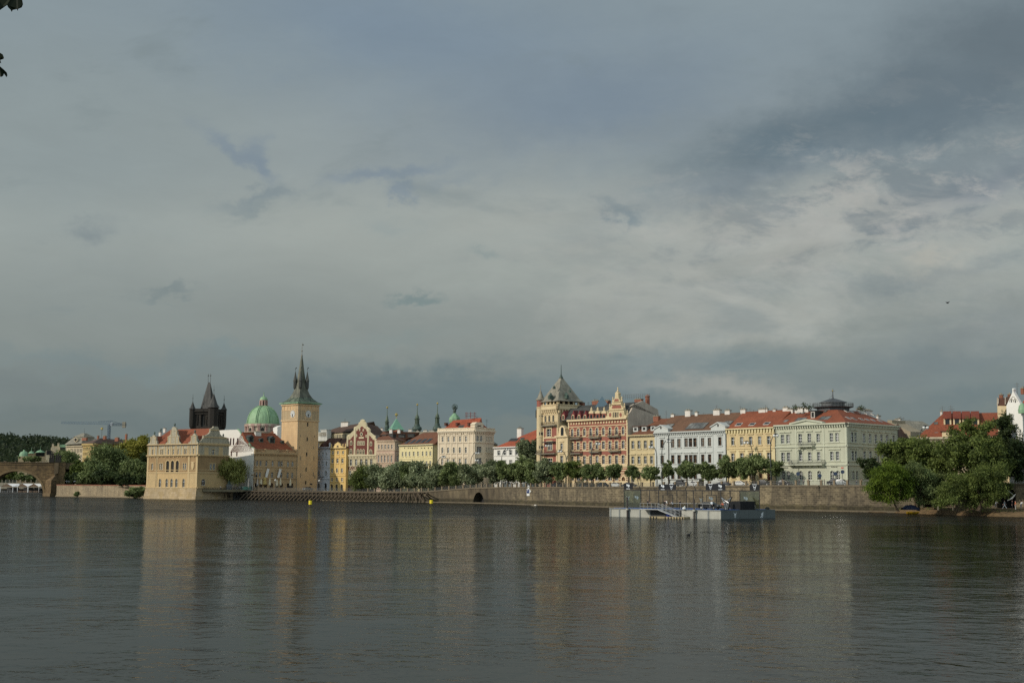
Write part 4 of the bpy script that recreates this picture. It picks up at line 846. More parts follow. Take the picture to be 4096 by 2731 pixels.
 for xs, y0, y1, w in (([160, 212, 268, 348], 350, 495, 34), ([225, 333], 615, 705, 30)):
  for x in xs:
   u, z1 = G.px(*ZT(x, y0)); _, z0 = G.px(*ZT(x, y1)); wm = .204*w*548/FPX*1.25; mb = MB(); G.box(mb, u-wm/2, u+wm/2, z0, z1, 0, .07, 0); o = ge.add(mb, 'window', [mr]); pn = MB(); G.box(pn, u-wm*.3, u+wm*.3, z0+.2, z1-.2, .07, .1); pn.build('pane', [M_dark], o)
 mb = MB()
 for (a, c) in zip(top[2:-4], top[3:-3]): mb.tube(G.pt(a[0], a[1], -.4), G.pt(c[0], c[1], -.4), .45, n=6)
 ge.add(mb, 'coping', [M_copper])
 mb = MB(); zz = G.px(*ZT(250, 497))[1]; G.box(mb, 0, G.L*.78, zz-.1, zz+.15, 0, .2); zz = G.px(*ZT(600, 655))[1]; G.box(mb, G.L-2.2, G.L+.3, zz-.15, zz+.25, 0, .4); ge.add(mb, 'cornice', [wh])
 c = P(*ZT(560, 1200), 538); ar = Fac(P(ZT(455, 1200)[0], 1900, 549).xy, F.A+F.n*.2); q = Bld('arcade', 'low ochre archway between the terrace willow and the restaurant', 'archway', ar, 3.6); q.trim = M_rest
 zt = ar.px(*ZT(560, 1068))[1]; op = [(ar.L*.5, 3.7, ar.L*.55, (zt-3.7)*.78, True)]; mb = MB(); wall(mb, ar, 0, ar.L, 3.3, zt, op, 1.5); mb.face([ar.pt(0, 3.3, -1.5), ar.pt(ar.L, 3.3, -1.5), ar.pt(ar.L, zt, -1.5), ar.pt(0, zt, -1.5)], 1); mb.face([ar.pt(0, zt, 0), ar.pt(ar.L, zt, 0), ar.pt(ar.L, zt, -1.5), ar.pt(0, zt, -1.5)]); ar.box(mb, 0, ar.L, zt-.2, zt+.2, -.2, .3); q.add(mb, 'wall', [M_rest, M_dark])
restaurant()
def white_block():
 F = facpx(1108, 600, 1190, 604); b = Bld('white_house', 'bright white blank house wall between the green dome and the clock tower', 'house', F, 5)
 wh = plaster('bright_white_wall', col(235, 231, 220, K), .04); f = lambda x, y: F.px(*ZT(x, y)); mb = MB(); a, c, e = f(1125, 135), f(1210, 97), f(1290, 85)
 F.poly(mb, [(a[0], 5), (e[0]+3, 5), (e[0]+3, e[1]), e, c, a], -9, 0); b.add(mb, 'wall', [wh])
 G = facpx(1060, 606, 1110, 606); b = Bld('red_roofed_house', 'steep red hipped roof peeping between the restaurant roof and the white wall', 'house', G, 5)
 f = lambda x, y: G.px(*ZT(x, y)); mb = MB(); l, t, r = f(935, 262), f(1118, 150), f(1124, 300); lo = f(935, 330)
 G.poly(mb, [(l[0], 5), (r[0]+1, 5), (r[0]+1, l[1]), (l[0], l[1])], -8, 0); b.add(mb, 'wall', [M_rest]); mb = MB()
 p = [G.pt(l[0]-.5, l[1]-.3, .4), G.pt(r[0]+1, l[1]-.3, .4), G.pt(r[0]+1, l[1]-.3, -9), G.pt(l[0]-.5, l[1]-.3, -9)]; r1, r2 = G.pt(t[0], t[1], -4), G.pt(r[0]+1, t[1]+.5, -4); mb.face([p[0], p[1], r2, r1]); mb.face([p[2], p[3], r1, r2]); mb.face([p[3], p[0], r1]); mb.face([p[1], p[2], r2]); b.add(mb, 'roof', [M_redd])
white_block()
# ------------------------------------------------------------------ houses right of the clock tower
def px_fac(zf, xl, xr, dl, dr): return facpx(zf(xl, 0)[0], dl, zf(xr, 0)[0], dr)
def bluish():
 F = px_fac(Z4, 155, 318, 572, 567); b = Bld('townhouse', 'narrow pale blue-grey townhouse in the shade beside the clock tower', 'house', F, 3.4)
 m = pal('pale_blue_plaster', 196, 200, 206); b.trim = m; z = lambda y: F.px(*Z4(240, y))[1]
 ops = b.row(F, Z4, [181, 225, 268], 812, 862, 18, arch=True, bars=1)+b.row(F, Z4, [178, 225, 268], 925, 982, 22, arch=True)+b.row(F, Z4, [174, 263], 1043, 1105, 26, arch=True, trim='wide')
 ops += b.row(F, Z4, [171, 256], 1195, 1290, 36, arch=True, trim='wide', pane=M_dark, bars=0)
 ze = z(752); mb = MB(); wall(mb, F, 0, F.L, 3.2, ze, ops); b.shell(mb, F, 14, 3.2, ze); b.add(mb, 'wall', [m])
 b.mould(F, [(0, F.L, ze-.2, ze+.25, .6), (0, F.L, z(890)-.1, z(890)+.15, .25), (0, F.L, z(1005)-.1, z(1005)+.15, .25), (0, F.L, z(1140)-.2, z(1140)+.2, .3), (0, .8, ze, ze+2.2, .3), (F.L-.8, F.L, ze, ze+2.2, .3)], m)
 r = b.gable(F, 14, ze, z(630), M_redk); mb = MB(); F.poly(mb, [(F.L*.12, ze), (F.L*.5, ze), (F.L*.31, z(690))], -4, -.2, 0); mb.build('dormer', [M_redk], r)
 t = text_mesh('BISTRO', .8, 'sign_lettering', M_slated, b.root, F.pt(1.9, z(1130), .12), F.rz)
bluish()
def yellow_narrow():
 F = px_fac(Z4, 318, 517, 567, 560); b = Bld('townhouse', 'narrow deep yellow townhouse with a small round-windowed gable', 'house', F, 3.4)
 m = pal('deep_yellow_plaster', 224, 186, 96); b.trim = pal('yellow_trim', 230, 198, 118, var=.08); z = lambda y: F.px(*Z4(415, y))[1]
 ops = b.row(F, Z4, [350, 414, 478], 792, 835, 22)+b.row(F, Z4, [345, 408, 470], 888, 945, 28, trim='hood')+b.row(F, Z4, [339, 402, 464], 1008, 1066, 26, arch=True)+b.row(F, Z4, [338, 400, 465], 1130, 1175, 26)
 ops += b.row(F, Z4, [335, 396, 461], 1210, 1292, 32, arch=True, trim='wide', pane=M_dark, bars=0)
 ze = z(755); mb = MB(); wall(mb, F, 0, F.L, 3.2, ze, ops); b.shell(mb, F, 14, 3.2, ze); b.add(mb, 'wall', [m])
 b.mould(F, [(0, F.L, ze-.15, ze+.25, .5), (0, F.L, z(1080)-.1, z(1080)+.1, .15), (0, F.L, z(1100)-.15, z(1100)+.15, .3)]+[(u, u+.45, z(1070), ze-.2, .15) for u in (0, F.L*.31, F.L*.62, F.L-.45)], b.trim)
 pts = [(355, 755), (360, 735), (380, 728), (385, 705), (400, 695), (415, 682), (432, 695), (448, 705), (452, 728), (470, 738), (476, 755)]
 mb = MB(); F.poly(mb, [F.px(*Z4(x, y)) for x, y in pts][::-1], -.4, .25, 0); u, zz = F.px(*Z4(415, 742)); F.poly(mb, [(u+.65*math.cos(k*.3927), zz+.65*math.sin(k*.3927)) for k in range(16)], .2, .32, 1); b.add(mb, 'gable', [b.trim, M_slated])
 for u in (.5, F.L*.28, F.L*.78, F.L-.6): mb = MB(); mb.lathe(F.pt(u, ze+.2, 0), [(.3, 0), (.2, .5), (.32, 1.0), (.08, 1.7)], 6); b.add(mb, 'finial', [b.trim])
 r = b.gable(F, 15, ze, z(632), M_redk, hipR=4)
 f, g = b.roofpts(F, 15, ze, z(632)); mb = MB(); u, fr = f(*Z4(333, 708)); p = g(u, fr); F.poly(mb, [(u-1.3, p.z-.3), (u+1.3, p.z-.3), (u, p.z+2.1)], -5, -1.0); mb.build('dormer', [M_redk], r)
yellow_narrow()
def gabled():
 F = px_fac(Z4, 517, 903, 562, 549); b = Bld('gabled_house', 'cream gabled house with a dark red stepped gable and red wall lettering', 'house', F, 3.5)
 mc = pal('cream_plaster', 204, 190, 146); mr = pal('oxblood_plaster', 112, 60, 50, var=.14); b.trim = pal('cream_trim', 208, 194, 152, var=.06); md = pal('dark_brown_shopfront', 62, 50, 42)
 z = lambda y: F.px(*Z4(700, y))[1]; uu = lambda x, y=700: F.px(*Z4(x, y))[0]
 ops = b.row(F, Z4, [577, 642, 706, 770, 832], 900, 978, 30, trim='hood', xref=577)+b.row(F, Z4, [567, 632, 700, 765, 830], 1040, 1117, 30, trim='flat', xref=567)
 gr = b.row(F, Z4, [572, 632, 700, 770, 840], 1175, 1265, 36, trim=None, pane=M_dark, bars=1, frame=M_framew)
 zg, zt = z(1140), z(850)
 pts = [(517, 850), (520, 620), (528, 600), (560, 586), (612, 535), (612, 500), (640, 490), (668, 465), (672, 442), (694, 432), (694, 412), (718, 402), (741, 412), (741, 432), (760, 445), (768, 490), (806, 520), (808, 560), (868, 610), (875, 600), (903, 608), (903, 850)]
 mb = MB(); wall(mb, F, 0, F.L, zg, zt, ops); wall(mb, F, 0, F.L, 3.2, zg, gr, mi=1)
 P_ = [F.px(*Z4(x, y)) for x, y in pts]; P_ = [(max(0, min(F.L, u)), zz) for u, zz in P_]; P_[0] = (0, zt); P_[-1] = (F.L, zt); F.poly(mb, P_[::-1], -1.0, 0)
 zs = z(620); b.shell(mb, F, 40, 3.2, zs-1.5, left=True, right=True); b.add(mb, 'wall', [mc, md])
 mb = MB()
 for q in ([(545, 840), (612, 836), (615, 590), (600, 615), (588, 615), (588, 632), (574, 632), (574, 645), (545, 655)], [(634, 836), (780, 838), (784, 545), (768, 545), (768, 520), (745, 512), (726, 488), (704, 488), (690, 512), (664, 520), (660, 540), (643, 540)], [(800, 840), (868, 842), (872, 655), (846, 650), (846, 632), (830, 632), (830, 615), (806, 600)]):
  F.poly(mb, [F.px(*Z4(x, y)) for x, y in q][::(1 if F.px(*Z4(*q[1]))[0] > F.px(*Z4(*q[0]))[0] else -1)], -.2, .06)
 b.add(mb, 'gable_panel', [mr])
 def flatwin(x, y0, y1, w, arch=True):
  u, z1 = F.px(*Z4(x, y0)); z0 = F.px(*Z4(x, y1))[1]; wm = abs(F.px(*Z4(x+w/2, y0))[0]-F.px(*Z4(x-w/2, y0))[0]); h = z1-z0
  mb = MB(); o = [(u+a, z0+c) for a, c in outline(wm+.24, h+.2, arch, -.1)]; F.poly(mb, o, .0, .2); w_ = b.add(mb, 'window', [b.trim]); pn = MB(); F.poly(pn, [(u+a, z0+c) for a, c in outline(wm-.25, h-.25, arch, .1)], .1, .24); pn.build('pane', [M_pane], w_)
  br = MB(); F.box(br, u-.06, u+.06, z0+.1, z1-.2, .2, .27); F.box(br, u-wm/2+.1, u+wm/2-.1, z0+h*.6, z0+h*.6+.12, .2, .27); br.build('glazing_bar', [b.trim], w_)
 for x, y0, y1, w in ((582, 665, 718, 24), (671, 670, 720, 17), (695, 670, 720, 17), (718, 670, 720, 17), (742, 670, 720, 17), (831, 676, 728, 24), (578, 768, 832, 32), (667, 772, 836, 24), (703, 772, 836, 24), (739, 772, 838, 24), (828, 775, 840, 32)): flatwin(x, y0, y1, w)
 for x, y0, y1, w in ((651, 588, 615, 12), (772, 594, 622, 12), (690, 516, 540, 10), (735, 520, 544, 10)): flatwin(x, y0, y1, w, False)
 u, zz = F.px(*Z4(711, 583)); mb = MB(); F.poly(mb, [(u+.85*math.cos(k*.3927), zz+.9*math.sin(k*.3927)) for k in range(16)], 0, .25, 0); F.poly(mb, [(u+.5*math.cos(k*.3927), zz+.55*math.sin(k*.3927)) for k in range(16)], .2, .29, 1); b.add(mb, 'round_window', [b.trim, M_pane])
 mb = MB(); u, zz = F.px(*Z4(711, 628)); F.box(mb, u-1.6, u+1.6, zz-.35, zz+.35, 0, .25); b.add(mb, 'name_board', [b.trim])
 b.mould(F, [(-.1, F.L+.1, zt-.3, zt+.35, .7), (-.1, F.L+.1, zt-1.6, zt-1.3, .2), (0, F.L, zg-.2, zg+.2, .35)]+[(u-.36, u+.36, zt+.3, zh, .2) for u, zh in ((uu(623), z(505)), (uu(792), z(525)), (.6, z(605)), (F.L-.6, z(612)))], b.trim, dent=(zt-1.3, zt-.35, .45, 1.0, .5))
 mb = MB(); q = P_[1:-1]
 for a, c in zip(q, q[1:]): mb.tube(F.pt(a[0], a[1], -.4), F.pt(c[0], c[1], -.4), .27, n=5)
 b.add(mb, 'gable_coping', [b.trim])
 mt = plain('oxblood_lettering', (.13, .03, .025, 1)); zz = z(1030); t = text_mesh('KARLOVY', 2.0, 'wall_lettering', mt, b.root, F.pt(uu(545, 1010), F.px(*Z4(560, 1024))[1], .12), F.rz, .06)
 mb = MB(); u0 = uu(545, 1030); zq = F.px(*Z4(560, 1030))[1]
 for k in range(14): F.box(mb, u0+k*.5, u0+k*.5+.52, zq-.3+.25*math.sin(k*.6), zq-.12+.25*math.sin(k*.6), 0, .14)
 b.add(mb, 'lettering_underline', [mt])
 for o in list(b.root.children):
  pass
 zr, zer = P(*Z4(690, 448), 560).z, zs-2.0; mb = MB(); um = uu(718); Dp = 9
 a, c, p = F.pt(-.2, zer, -.5), F.pt(F.L+.2, zer, -.5), F.pt(um, zr, -.5); a2, c2, p2 = F.pt(-.2, zer, -Dp), F.pt(F.L+.2, zer, -Dp), F.pt(um, zr-1, -Dp)
 mb.face([p, a, a2, p2]); mb.face([c, p, p2, c2]); mb.face([a2, c2, p2][::-1]); b.add(mb, 'roof', [M_brown])
 G = px_fac(Z4, 150, 548, 596, 580); zt2 = lambda x, y: P(*Z4(x, y), 588).z
 w = Bld('brown_roofed_house', 'broad house behind with a long dark brown roof and pale rooftop parapets', 'house', G, 4); ze2 = zt2(350, 575)
 mb = MB(); wall(mb, G, 0, G.L, 4, ze2); w.shell(mb, G, 16, 4, ze2); w.add(mb, 'wall', [mc])
 mb = MB(); e0, e1 = G.pt(-1, ze2-.3, .6), G.pt(G.L+1, ze2+.6, .6); r0, r1 = G.pt(G.px(*Z4(290, 487))[0], zt2(290, 487)+.6, -8), G.pt(G.L+8, zt2(672, 442)+.3, -8); k0, k1 = G.pt(-1, ze2-.3, -17), G.pt(G.L+1, ze2, -17)
 mb.face([e0, e1, r1, r0]); mb.face([k1, k0, r0, r1]); mb.face([k0, e0, r0]); mb.face([e1, k1, r1]); ro = w.add(mb, 'roof', [M_brown])
 mg = pal('pale_grey_parapet', 204, 204, 196)
 mb = MB()
 for x0, x1, y0, y1 in ((192, 350, 565, 615), (158, 205, 588, 622), (272, 346, 535, 568)): u0, z1_ = G.px(*Z4(x0, y0)); u1, z0_ = G.px(*Z4(x1, y1)); G.box(mb, u0, u1, z0_-2, z1_, 1.0, 3.5)
 for k in range(9): u0 = G.px(*Z4(200+k*16, 590))[0]; G.box(mb, u0, u0+.5, G.px(*Z4(200, 612))[1], G.px(*Z4(200, 570))[1], 3.5, 3.6, 1)
 G.box(mb, G.px(*Z4(268, 530))[0], G.px(*Z4(350, 530))[0], G.px(*Z4(300, 535))[1], G.px(*Z4(300, 529))[1], .8, 3.7)
 w.add(mb, 'parapet', [mg, M_concrete])
 mb = MB()
 for k in range(8): u0 = G.px(*Z4(385+k*20, 585))[0]; G.box(mb, u0, u0+.5, ze2-2.6, ze2-.6, 0, .08)
 w.add(mb, 'attic_openings', [M_slated])
 w.chimneys(ro, G, 7, Z4, [(505, 438, 88, 3.0)]); w.antennas(ro, G, 7, Z4, [(502, 385, 440)])
gabled()
def pink():
 F = px_fac(Z4, 903, 1122, 534, 540); F = px_fac(Z4, 895, 1122, 532, 528); b = Bld('pink_house', 'dusty pink house with a brown-red roof between the gabled house and the yellow house', 'house', F, 3.8)
 m = pal('dusty_pink_plaster', 204, 172, 140); m2 = pal('pink_upper_plaster', 216, 190, 152); b.trim = m2; z = lambda y: F.px(*Z4(1000, y))[1]
 r2 = b.row(F, Z4, [927, 967, 1008, 1048, 1090], 712, 770, 20)
 r1 = b.row(F, Z4, [923, 962, 1002, 1043, 1085], 850, 936, 20, trim='ped')+b.row(F, Z4, [923, 962, 1002, 1043, 1085], 1010, 1090, 20)
 ze, zm = z(662), z(785); mb = MB(); wall(mb, F, 0, F.L, 3.5, zm, r1, mi=0); wall(mb, F, 0, F.L, zm, ze, r2, mi=1)
 F2 = Fac(F.B, P(*Z4(1262, 800), 546).xy); s2 = b.row(F2, Z4, [1165], 705, 760, 26)+b.row(F2, Z4, [1162], 845, 930, 26, trim='ped')
 wall(mb, F2, 0, F2.L, 3.5, zm, [o for o in s2 if o[1] < zm], mi=0); wall(mb, F2, 0, F2.L, zm, ze, [o for o in s2 if o[1] >= zm], mi=1); b.shell(mb, F, 18, 3.5, ze, right=False); b.add(mb, 'wall', [m, m2])
 b.mould(F, [(0, F.L, ze-.35, ze+.1, .55), (0, F.L, zm-.15, zm+.15, .25), (0, F.L, z(958)-.1, z(958)+.15, .2), (0, F.L, z(690)-.08, z(690)+.08, .12)], m2); b.mould(F2, [(0, F2.L, ze-.35, ze+.1, .55), (0, F2.L, zm-.15, zm+.15, .25), (0, F2.L, z(958)-.1, z(958)+.15, .2)], m2)
 mb = MB(); zr = P(*Z4(1150, 545), 545).z; e0, e1, e2 = F.pt(-.2, ze, .6), F.pt(F.L, ze, .6), F2.pt(F2.L+16, ze, .6); r0 = Vector(P(*Z4(985, 545), 545)); r1 = Vector(P(*Z4(1440, 541), 556)); r1.z = zr; r0.z = zr; k0, k1 = F.pt(-.2, ze, -20), F2.pt(F2.L+16, ze, -22)
 mb.face([e0, e1, r0]); mb.face([e1, e2, r1, r0]); mb.face([k0, e0, r0]); mb.face([e2, k1, r1]); mb.face([k1, k0, r0, r1]); ro = b.add(mb, 'roof', [M_redd])
 for x, y in ((1010, 618), (1098, 610), (1217, 612), (1333, 607), (930, 625)):
  p = P(*Z4(x, y), 538); G = F if x < 1122 else F2; mb = MB(); mb.box((p.x, p.y, p.z-.5), 2.0, 2.6, 1.3, G.rz); mb.box((p.x, p.y, p.z+.8), 2.4, 3.0, .2, G.rz); mb.build('dormer', [M_slated], ro)
 b.chimneys(ro, F, 8, Z4, [(1080, 527, 34, 1.6), (1180, 528, 30, 1.5)])
 G = px_fac(Z4, 880, 1055, 560, 556); h = Bld('red_roofed_house', 'house with a bright red hipped roof rising behind the dusty pink house', 'house', G, 4); ze = P(*Z4(960, 605), 556).z; zr = P(*Z4(960, 524), 562).z
 mb = MB(); wall(mb, G, 0, G.L, 4, ze); h.shell(mb, G, 14, 4, ze); h.add(mb, 'wall', [m2]); ro = h.gable(G, 14, ze, zr, M_red, hipL=7, hipR=.2); h.chimneys(ro, G, 6, Z4, [(965, 512, 26, 2)])
 G = px_fac(Z4, 1240, 1640, 585, 580); h = Bld('flat_roofed_house', 'row of low pale rooftop chimneys and parapets in front of the onion spires', 'house', G, 4); zt = P(*Z4(1400, 552), 583).z; mb = MB(); wall(mb, G, 0, G.L, 4, zt); h.shell(mb, G, 10, 4, zt); w = h.add(mb, 'wall', [mg_ if False else M_concrete])
 h.chimneys(w, G, 1, Z4, [(1320, 530, 40, 2), (1510, 537, 44, 1.6), (1590, 542, 60, 1.2), (1415, 545, 30, 1)])
pink()
def solar():
 F = px_fac(Z4, 1180, 1611, 505, 488); b = Bld('yellow_house', 'pale yellow house with five dark skylights in its brown-red roof', 'house', F, 4)
 m = pal('pale_yellow_plaster', 226, 210, 146, var=.1); b.trim = pal('pale_yellow_trim', 228, 214, 158, var=.05); z = lambda y: F.px(*Z4(1400, y))[1]; D = 15
 ops = b.row(F, Z4, [1225, 1268, 1313, 1366, 1419, 1477, 1525, 1573], 800, 858, 20, xref=1400)+b.row(F, Z4, [1225, 1268, 1313, 1366, 1419, 1477, 1525, 1573], 922, 985, 20, xref=1400)+b.row(F, Z4, [1225, 1268, 1313, 1366, 1419, 1477, 1525, 1573], 1080, 1150, 20, xref=1400)
 g = b.row(F, Z4, [1330, 1380, 1435, 1500, 1555], 1232, 1262, 26, xref=1400, trim=None, bars=1)
 ze = z(712); mb = MB(); wall(mb, F, 0, F.L, 3.5, ze, ops+g); G = sideR(F, 1756); b.shell(mb, F, D, 3.5, ze, right=False); zr = P(*Z4(1560, 558), 500).z
 mb.face([G.pt(0, 3.5), G.pt(D, 3.5), G.pt(D, ze), G.pt(D/2, zr-.4), G.pt(0, ze)]); b.add(mb, 'wall', [m])
 b.mould(F, [(0, F.L, ze-.3, ze, .5), (0, F.L, z(885)-.12, z(885)+.12, .22), (0, F.L, z(1010)-.12, z(1010)+.12, .22)]+[(u-.2, u+.2, z(1010), ze-.3, .1) for u in (F.px(*Z4(1340, 800))[0], F.px(*Z4(1447, 800))[0], .3, F.L-.3)], b.trim)
 r = b.gable(F, D, ze, zr, M_redd, ovR=.6, hipL=6); fg = b.roofpts(F, D, ze, zr); b.skylights(r, fg, Z4, [(1292, 680, 34, 44), (1357, 676, 36, 44), (1424, 672, 38, 46), (1490, 668, 38, 48), (1556, 664, 38, 48)])
 b.pipe(F, F.L-.15, 4, ze)
 for x in (1250, 1295, 1322, 1350, 1380, 1406, 1465, 1500, 1548, 1590): u, zz = F.px(*Z4(x, 757)); mb = MB(); F.box(mb, u-.28, u+.28, zz-.22, zz+.22, -.02, .03); b.add(mb, 'vent', [M_dark])
solar()
def spires():
 def onion(x, tip, on, lt, lb, bt, bb, wl, wb, d, label):
  p = P(*Z4(x, 400), d); k = .3188*d/FPX; z = lambda y: P(*Z4(x, y), d).z; R = wb*k/2; r = wl*k/2
  root = thing('onion_spire', label, 'church spire', (p.x, p.y, 6)); c = (p.x, p.y, 0)
  mb = MB(); mb.lathe(c, [(R*.75, 6), (R*.75, z(bb)), (R*.95, z(bb-6)), (R*1.0, z(bb-18)), (R*.92, z((bt+bb)/2-6)), (R*.6, z(bt+12)), (r*1.25, z(bt+4)), (r*1.2, z(lb))], 16); mb.build('dome', [M_copperk], root, smooth=True)
  mb = MB(); mb.lathe(c, [(r*.45, z(lb)), (r*.45, z(lt))], 8); mb.build('lantern_core', [M_dark], root)
  mb = MB()
  for i in range(8): a = i*math.pi/4+.39; mb.box((p.x+r*.8*math.cos(a), p.y+r*.8*math.sin(a), z(lb)), r*.32, r*.32, z(lt)-z(lb), a)
  mb.lathe(c, [(r*1.1, z(lb)-.1), (r*1.1, z(lb-5))], 16); mb.lathe(c, [(r*1.1, z(lt+4)), (r*1.3, z(lt)), (r*1.3, z(lt-3)), (r*.8, z(lt-7))], 16); mb.build('lantern', [M_copperd], root)
  mb = MB(); mb.lathe(c, [(r*.7, z(lt-6)), (r*.88, z(lt-20)), (r*.8, z(lt-32)), (r*.45, z(on)), (r*.22, z(on-14)), (.16, z(tip+50)), (.12, z(tip+30))], 16); mb.build('onion', [M_copperd], root, smooth=True)
  mb = MB(); mb.lathe((p.x, p.y, z(tip+26)), [(.05, 0), (.55, .5), (.55, .9), (.05, 1.4)], 10); mb.build('gilded_ball', [M_gold], root); mb = MB(); mb.tube((p.x, p.y, z(tip+26)), (p.x, p.y, z(tip)), .09, .05, 5); mb.box((p.x, p.y, z(tip+8)), .9, .1, .12); mb.build('finial', [M_iron], root)
 onion(1030, 240, 362, 432, 476, 492, 528, 46, 66, 640, 'slender green onion spire left of the green pyramid roof')
 onion(1407, 205, 345, 394, 462, 470, 536, 58, 124, 650, 'dark green onion spire with a wide bulb right of the green pyramid roof')
 onion(1660, 188, 330, 378, 452, 464, 540, 54, 114, 650, 'dark green onion spire with open lantern, closest to the cream corner house')
 d = 600; p = P(*Z4(1145, 450), d); root = thing('pyramid_tower', 'tower with a smooth green copper pyramid roof and gilded ball', 'tower', (p.x, p.y, 6)); z = lambda y: P(*Z4(1145, y), d).z; k = .3188*d/FPX; h = 84*k
 mb = MB(); a = .35; mb.box((p.x, p.y, 6), h*1.75, h*1.75, z(530)-6, a); mb.build('wall', [M_concrete], root)
 e = [(p.x+h*1.5*math.cos(a+math.pi/4+i*math.pi/2), p.y+h*1.5*math.sin(a+math.pi/4+i*math.pi/2), z(532)) for i in range(4)]; m_ = [(p.x+h*1.12*math.cos(a+math.pi/4+i*math.pi/2), p.y+h*1.12*math.sin(a+math.pi/4+i*math.pi/2), z(505)) for i in range(4)]; t = [(p.x+.15*math.cos(a+i*1.57), p.y+.15*math.sin(a+i*1.57), z(388)) for i in range(4)]
 mb = MB(); mb.loft([e, m_, t]); mb.build('roof', [plaster('green_pyramid_copper', col(122, 168, 142, K), .12, .6)], root); mb = MB(); mb.tube((p.x, p.y, z(392)), (p.x, p.y, z(335)), .16, .06, 6); mb.lathe((p.x, p.y, z(362)), [(.1, 0), (.75, .7), (.75, 1.1), (.1, 1.8)], 10); mb.build('gilded_ball', [M_gold], root)
spires()
def cream():
 F = px_fac(Z5, 166, 622, 478, 468); C2 = Fac(F.B, P(*Z5(748, 700), 470.5).xy); G = Fac(C2.B, C2.B+(-F.n*.93+F.t*.0).normalized()*1); G = Fac(C2.B, C2.B+(-F.n)*reach(C2.B, -F.n, Z5(862, 0)[0]))
 b = Bld('corner_house', 'tall cream corner house with red mansard roof, balustrade and small green dome with a statue', 'house', F, 4.2)
 m = pal('cream_pink_plaster', 222, 202, 166, var=.08); b.trim = pal('cream_pink_trim', 226, 208, 172, var=.05); z = lambda y: F.px(*Z5(365, y))[1]
 t = b.trim; xs = [221, 292, 364, 439, 514]
 ops = b.row(F, Z5, [222, 293, 366, 441, 515], 614, 680, 24, trim='ped', xref=366)+b.row(F, Z5, [219, 291, 364, 438, 513], 748, 820, 26, arch=True, trim='wide', xref=364)+b.row(F, Z5, [215, 288, 361, 437, 511], 892, 964, 25, trim='ped', xref=361)+b.row(F, Z5, [215, 288, 361, 437, 511], 1060, 1140, 25, xref=361)
 o2 = b.row(C2, Z5, [659, 704], 602, 672, 30, arch=True)+b.row(C2, Z5, [679], 738, 812, 58, trim='wide', bars=3)+b.row(C2, Z5, [678], 882, 968, 58, trim='wide', bars=3)+b.row(C2, Z5, [678], 1050, 1130, 50)
 o3 = []
 for y0, y1 in ((612, 676), (750, 812), (888, 950)): o3 += b.row(G, Z5, [768, 790, 812, 836], y0+30*(1 if False else 0), y1, 12, xref=768, bars=1)
 ze = z(552); mb = MB()
 for FF, oo in ((F, ops), (C2, o2), (G, o3)): wall(mb, FF, 0, FF.L, 4, ze, oo)
 b.shell(mb, F, G.L, 4, ze, right=False); b.add(mb, 'wall', [m]); zt = z(508)
 for FF in (F, C2, G):
  L_ = FF.L; it = [(-.2, L_+.2, ze-.1, ze+.4, .9), (-.1, L_+.1, ze-.5, ze-.1, .5), (0, L_, z(688)-.2, z(688)+.15, .3), (0, L_, z(985)-.2, z(985)+.15, .3), (0, L_, ze+.4, ze+.7, .2), (0, L_, zt-.25, zt+.05, .25)]
  n = max(2, int(L_/3.4)); it += [(u-.35, u+.35, ze+.4, zt+.15, .25) for u in [L_*(k+.0)/n for k in range(n+1)]]; b.mould(FF, it, t, dent=(ze-.9, ze-.5, .4, .9, .4))
  mb = MB(); FF.box(mb, 0, L_, ze+.7, zt-.25, -.15, .05); b.add(mb, 'balustrade', [t])
 b.mould(F, [(u-.3, u+.3, z(985), ze-.5, .16) for u in [F.px(*Z5(x, 700))[0] for x in (172, 258, 330, 403, 478, 545, 600)]], t, name='pilasters')
 zr = P(*Z5(450, 408), 478).z; Dd = max(13, G.L+2); g_ = max(2.5, G.L-3.5); e = [F.pt(.3, zt-1.2, -.5), F.pt(F.L, zt-1.2, -.5), C2.pt(C2.L, zt-1.2, -.5), G.pt(G.L, zt-1.2, -.5), F.pt(F.L*.6, zt-1.2, -Dd), F.pt(.3, zt-1.2, -Dd)]
 top = [F.pt(3.6, zr, -4.4), F.pt(F.L-.5, zr+.6, -4.6), C2.pt(C2.L*.5, zr+.5, -5.4), G.pt(g_, zr-.6, -4.6), F.pt(F.L*.6, zr, -Dd+4.4), F.pt(3.6, zr, -Dd+4.4)]
 mb = MB(); mb.loft([e, top]); r = b.add(mb, 'roof', [tiles('orange_red_roof_tiles', col(164, 82, 54, K))])
 u = C2.px(*Z5(687, 470))[0]; mb = MB(); zb, zz = C2.px(*Z5(687, 495))[1], C2.px(*Z5(687, 432))[1]; C2.box(mb, u-1.9, u+1.9, zb, zz-.9, -3.5, -.4); C2.poly(mb, [(u-2.2, zz-.9), (u+2.2, zz-.9), (u+1.0, zz), (u-1.0, zz)], -3.5, -.3); C2.box(mb, u-.8, u+.8, zb+.3, zz-1.2, -.4, -.35, 1); mb.build('dormer', [t, M_dark], r)
 for x in (262, 404, 552): u, zz = F.off(-2.2).px(*Z5(x, 455)); p = F.pt(u, zz, -2.4); mb = MB(); mb.box((p.x, p.y, p.z-.7), .8, 1.4, 1.0, F.rz); mb.box((p.x, p.y, p.z+.3), 1.1, 1.7, .12, F.rz); mb.build('dormer', [M_redk], r)
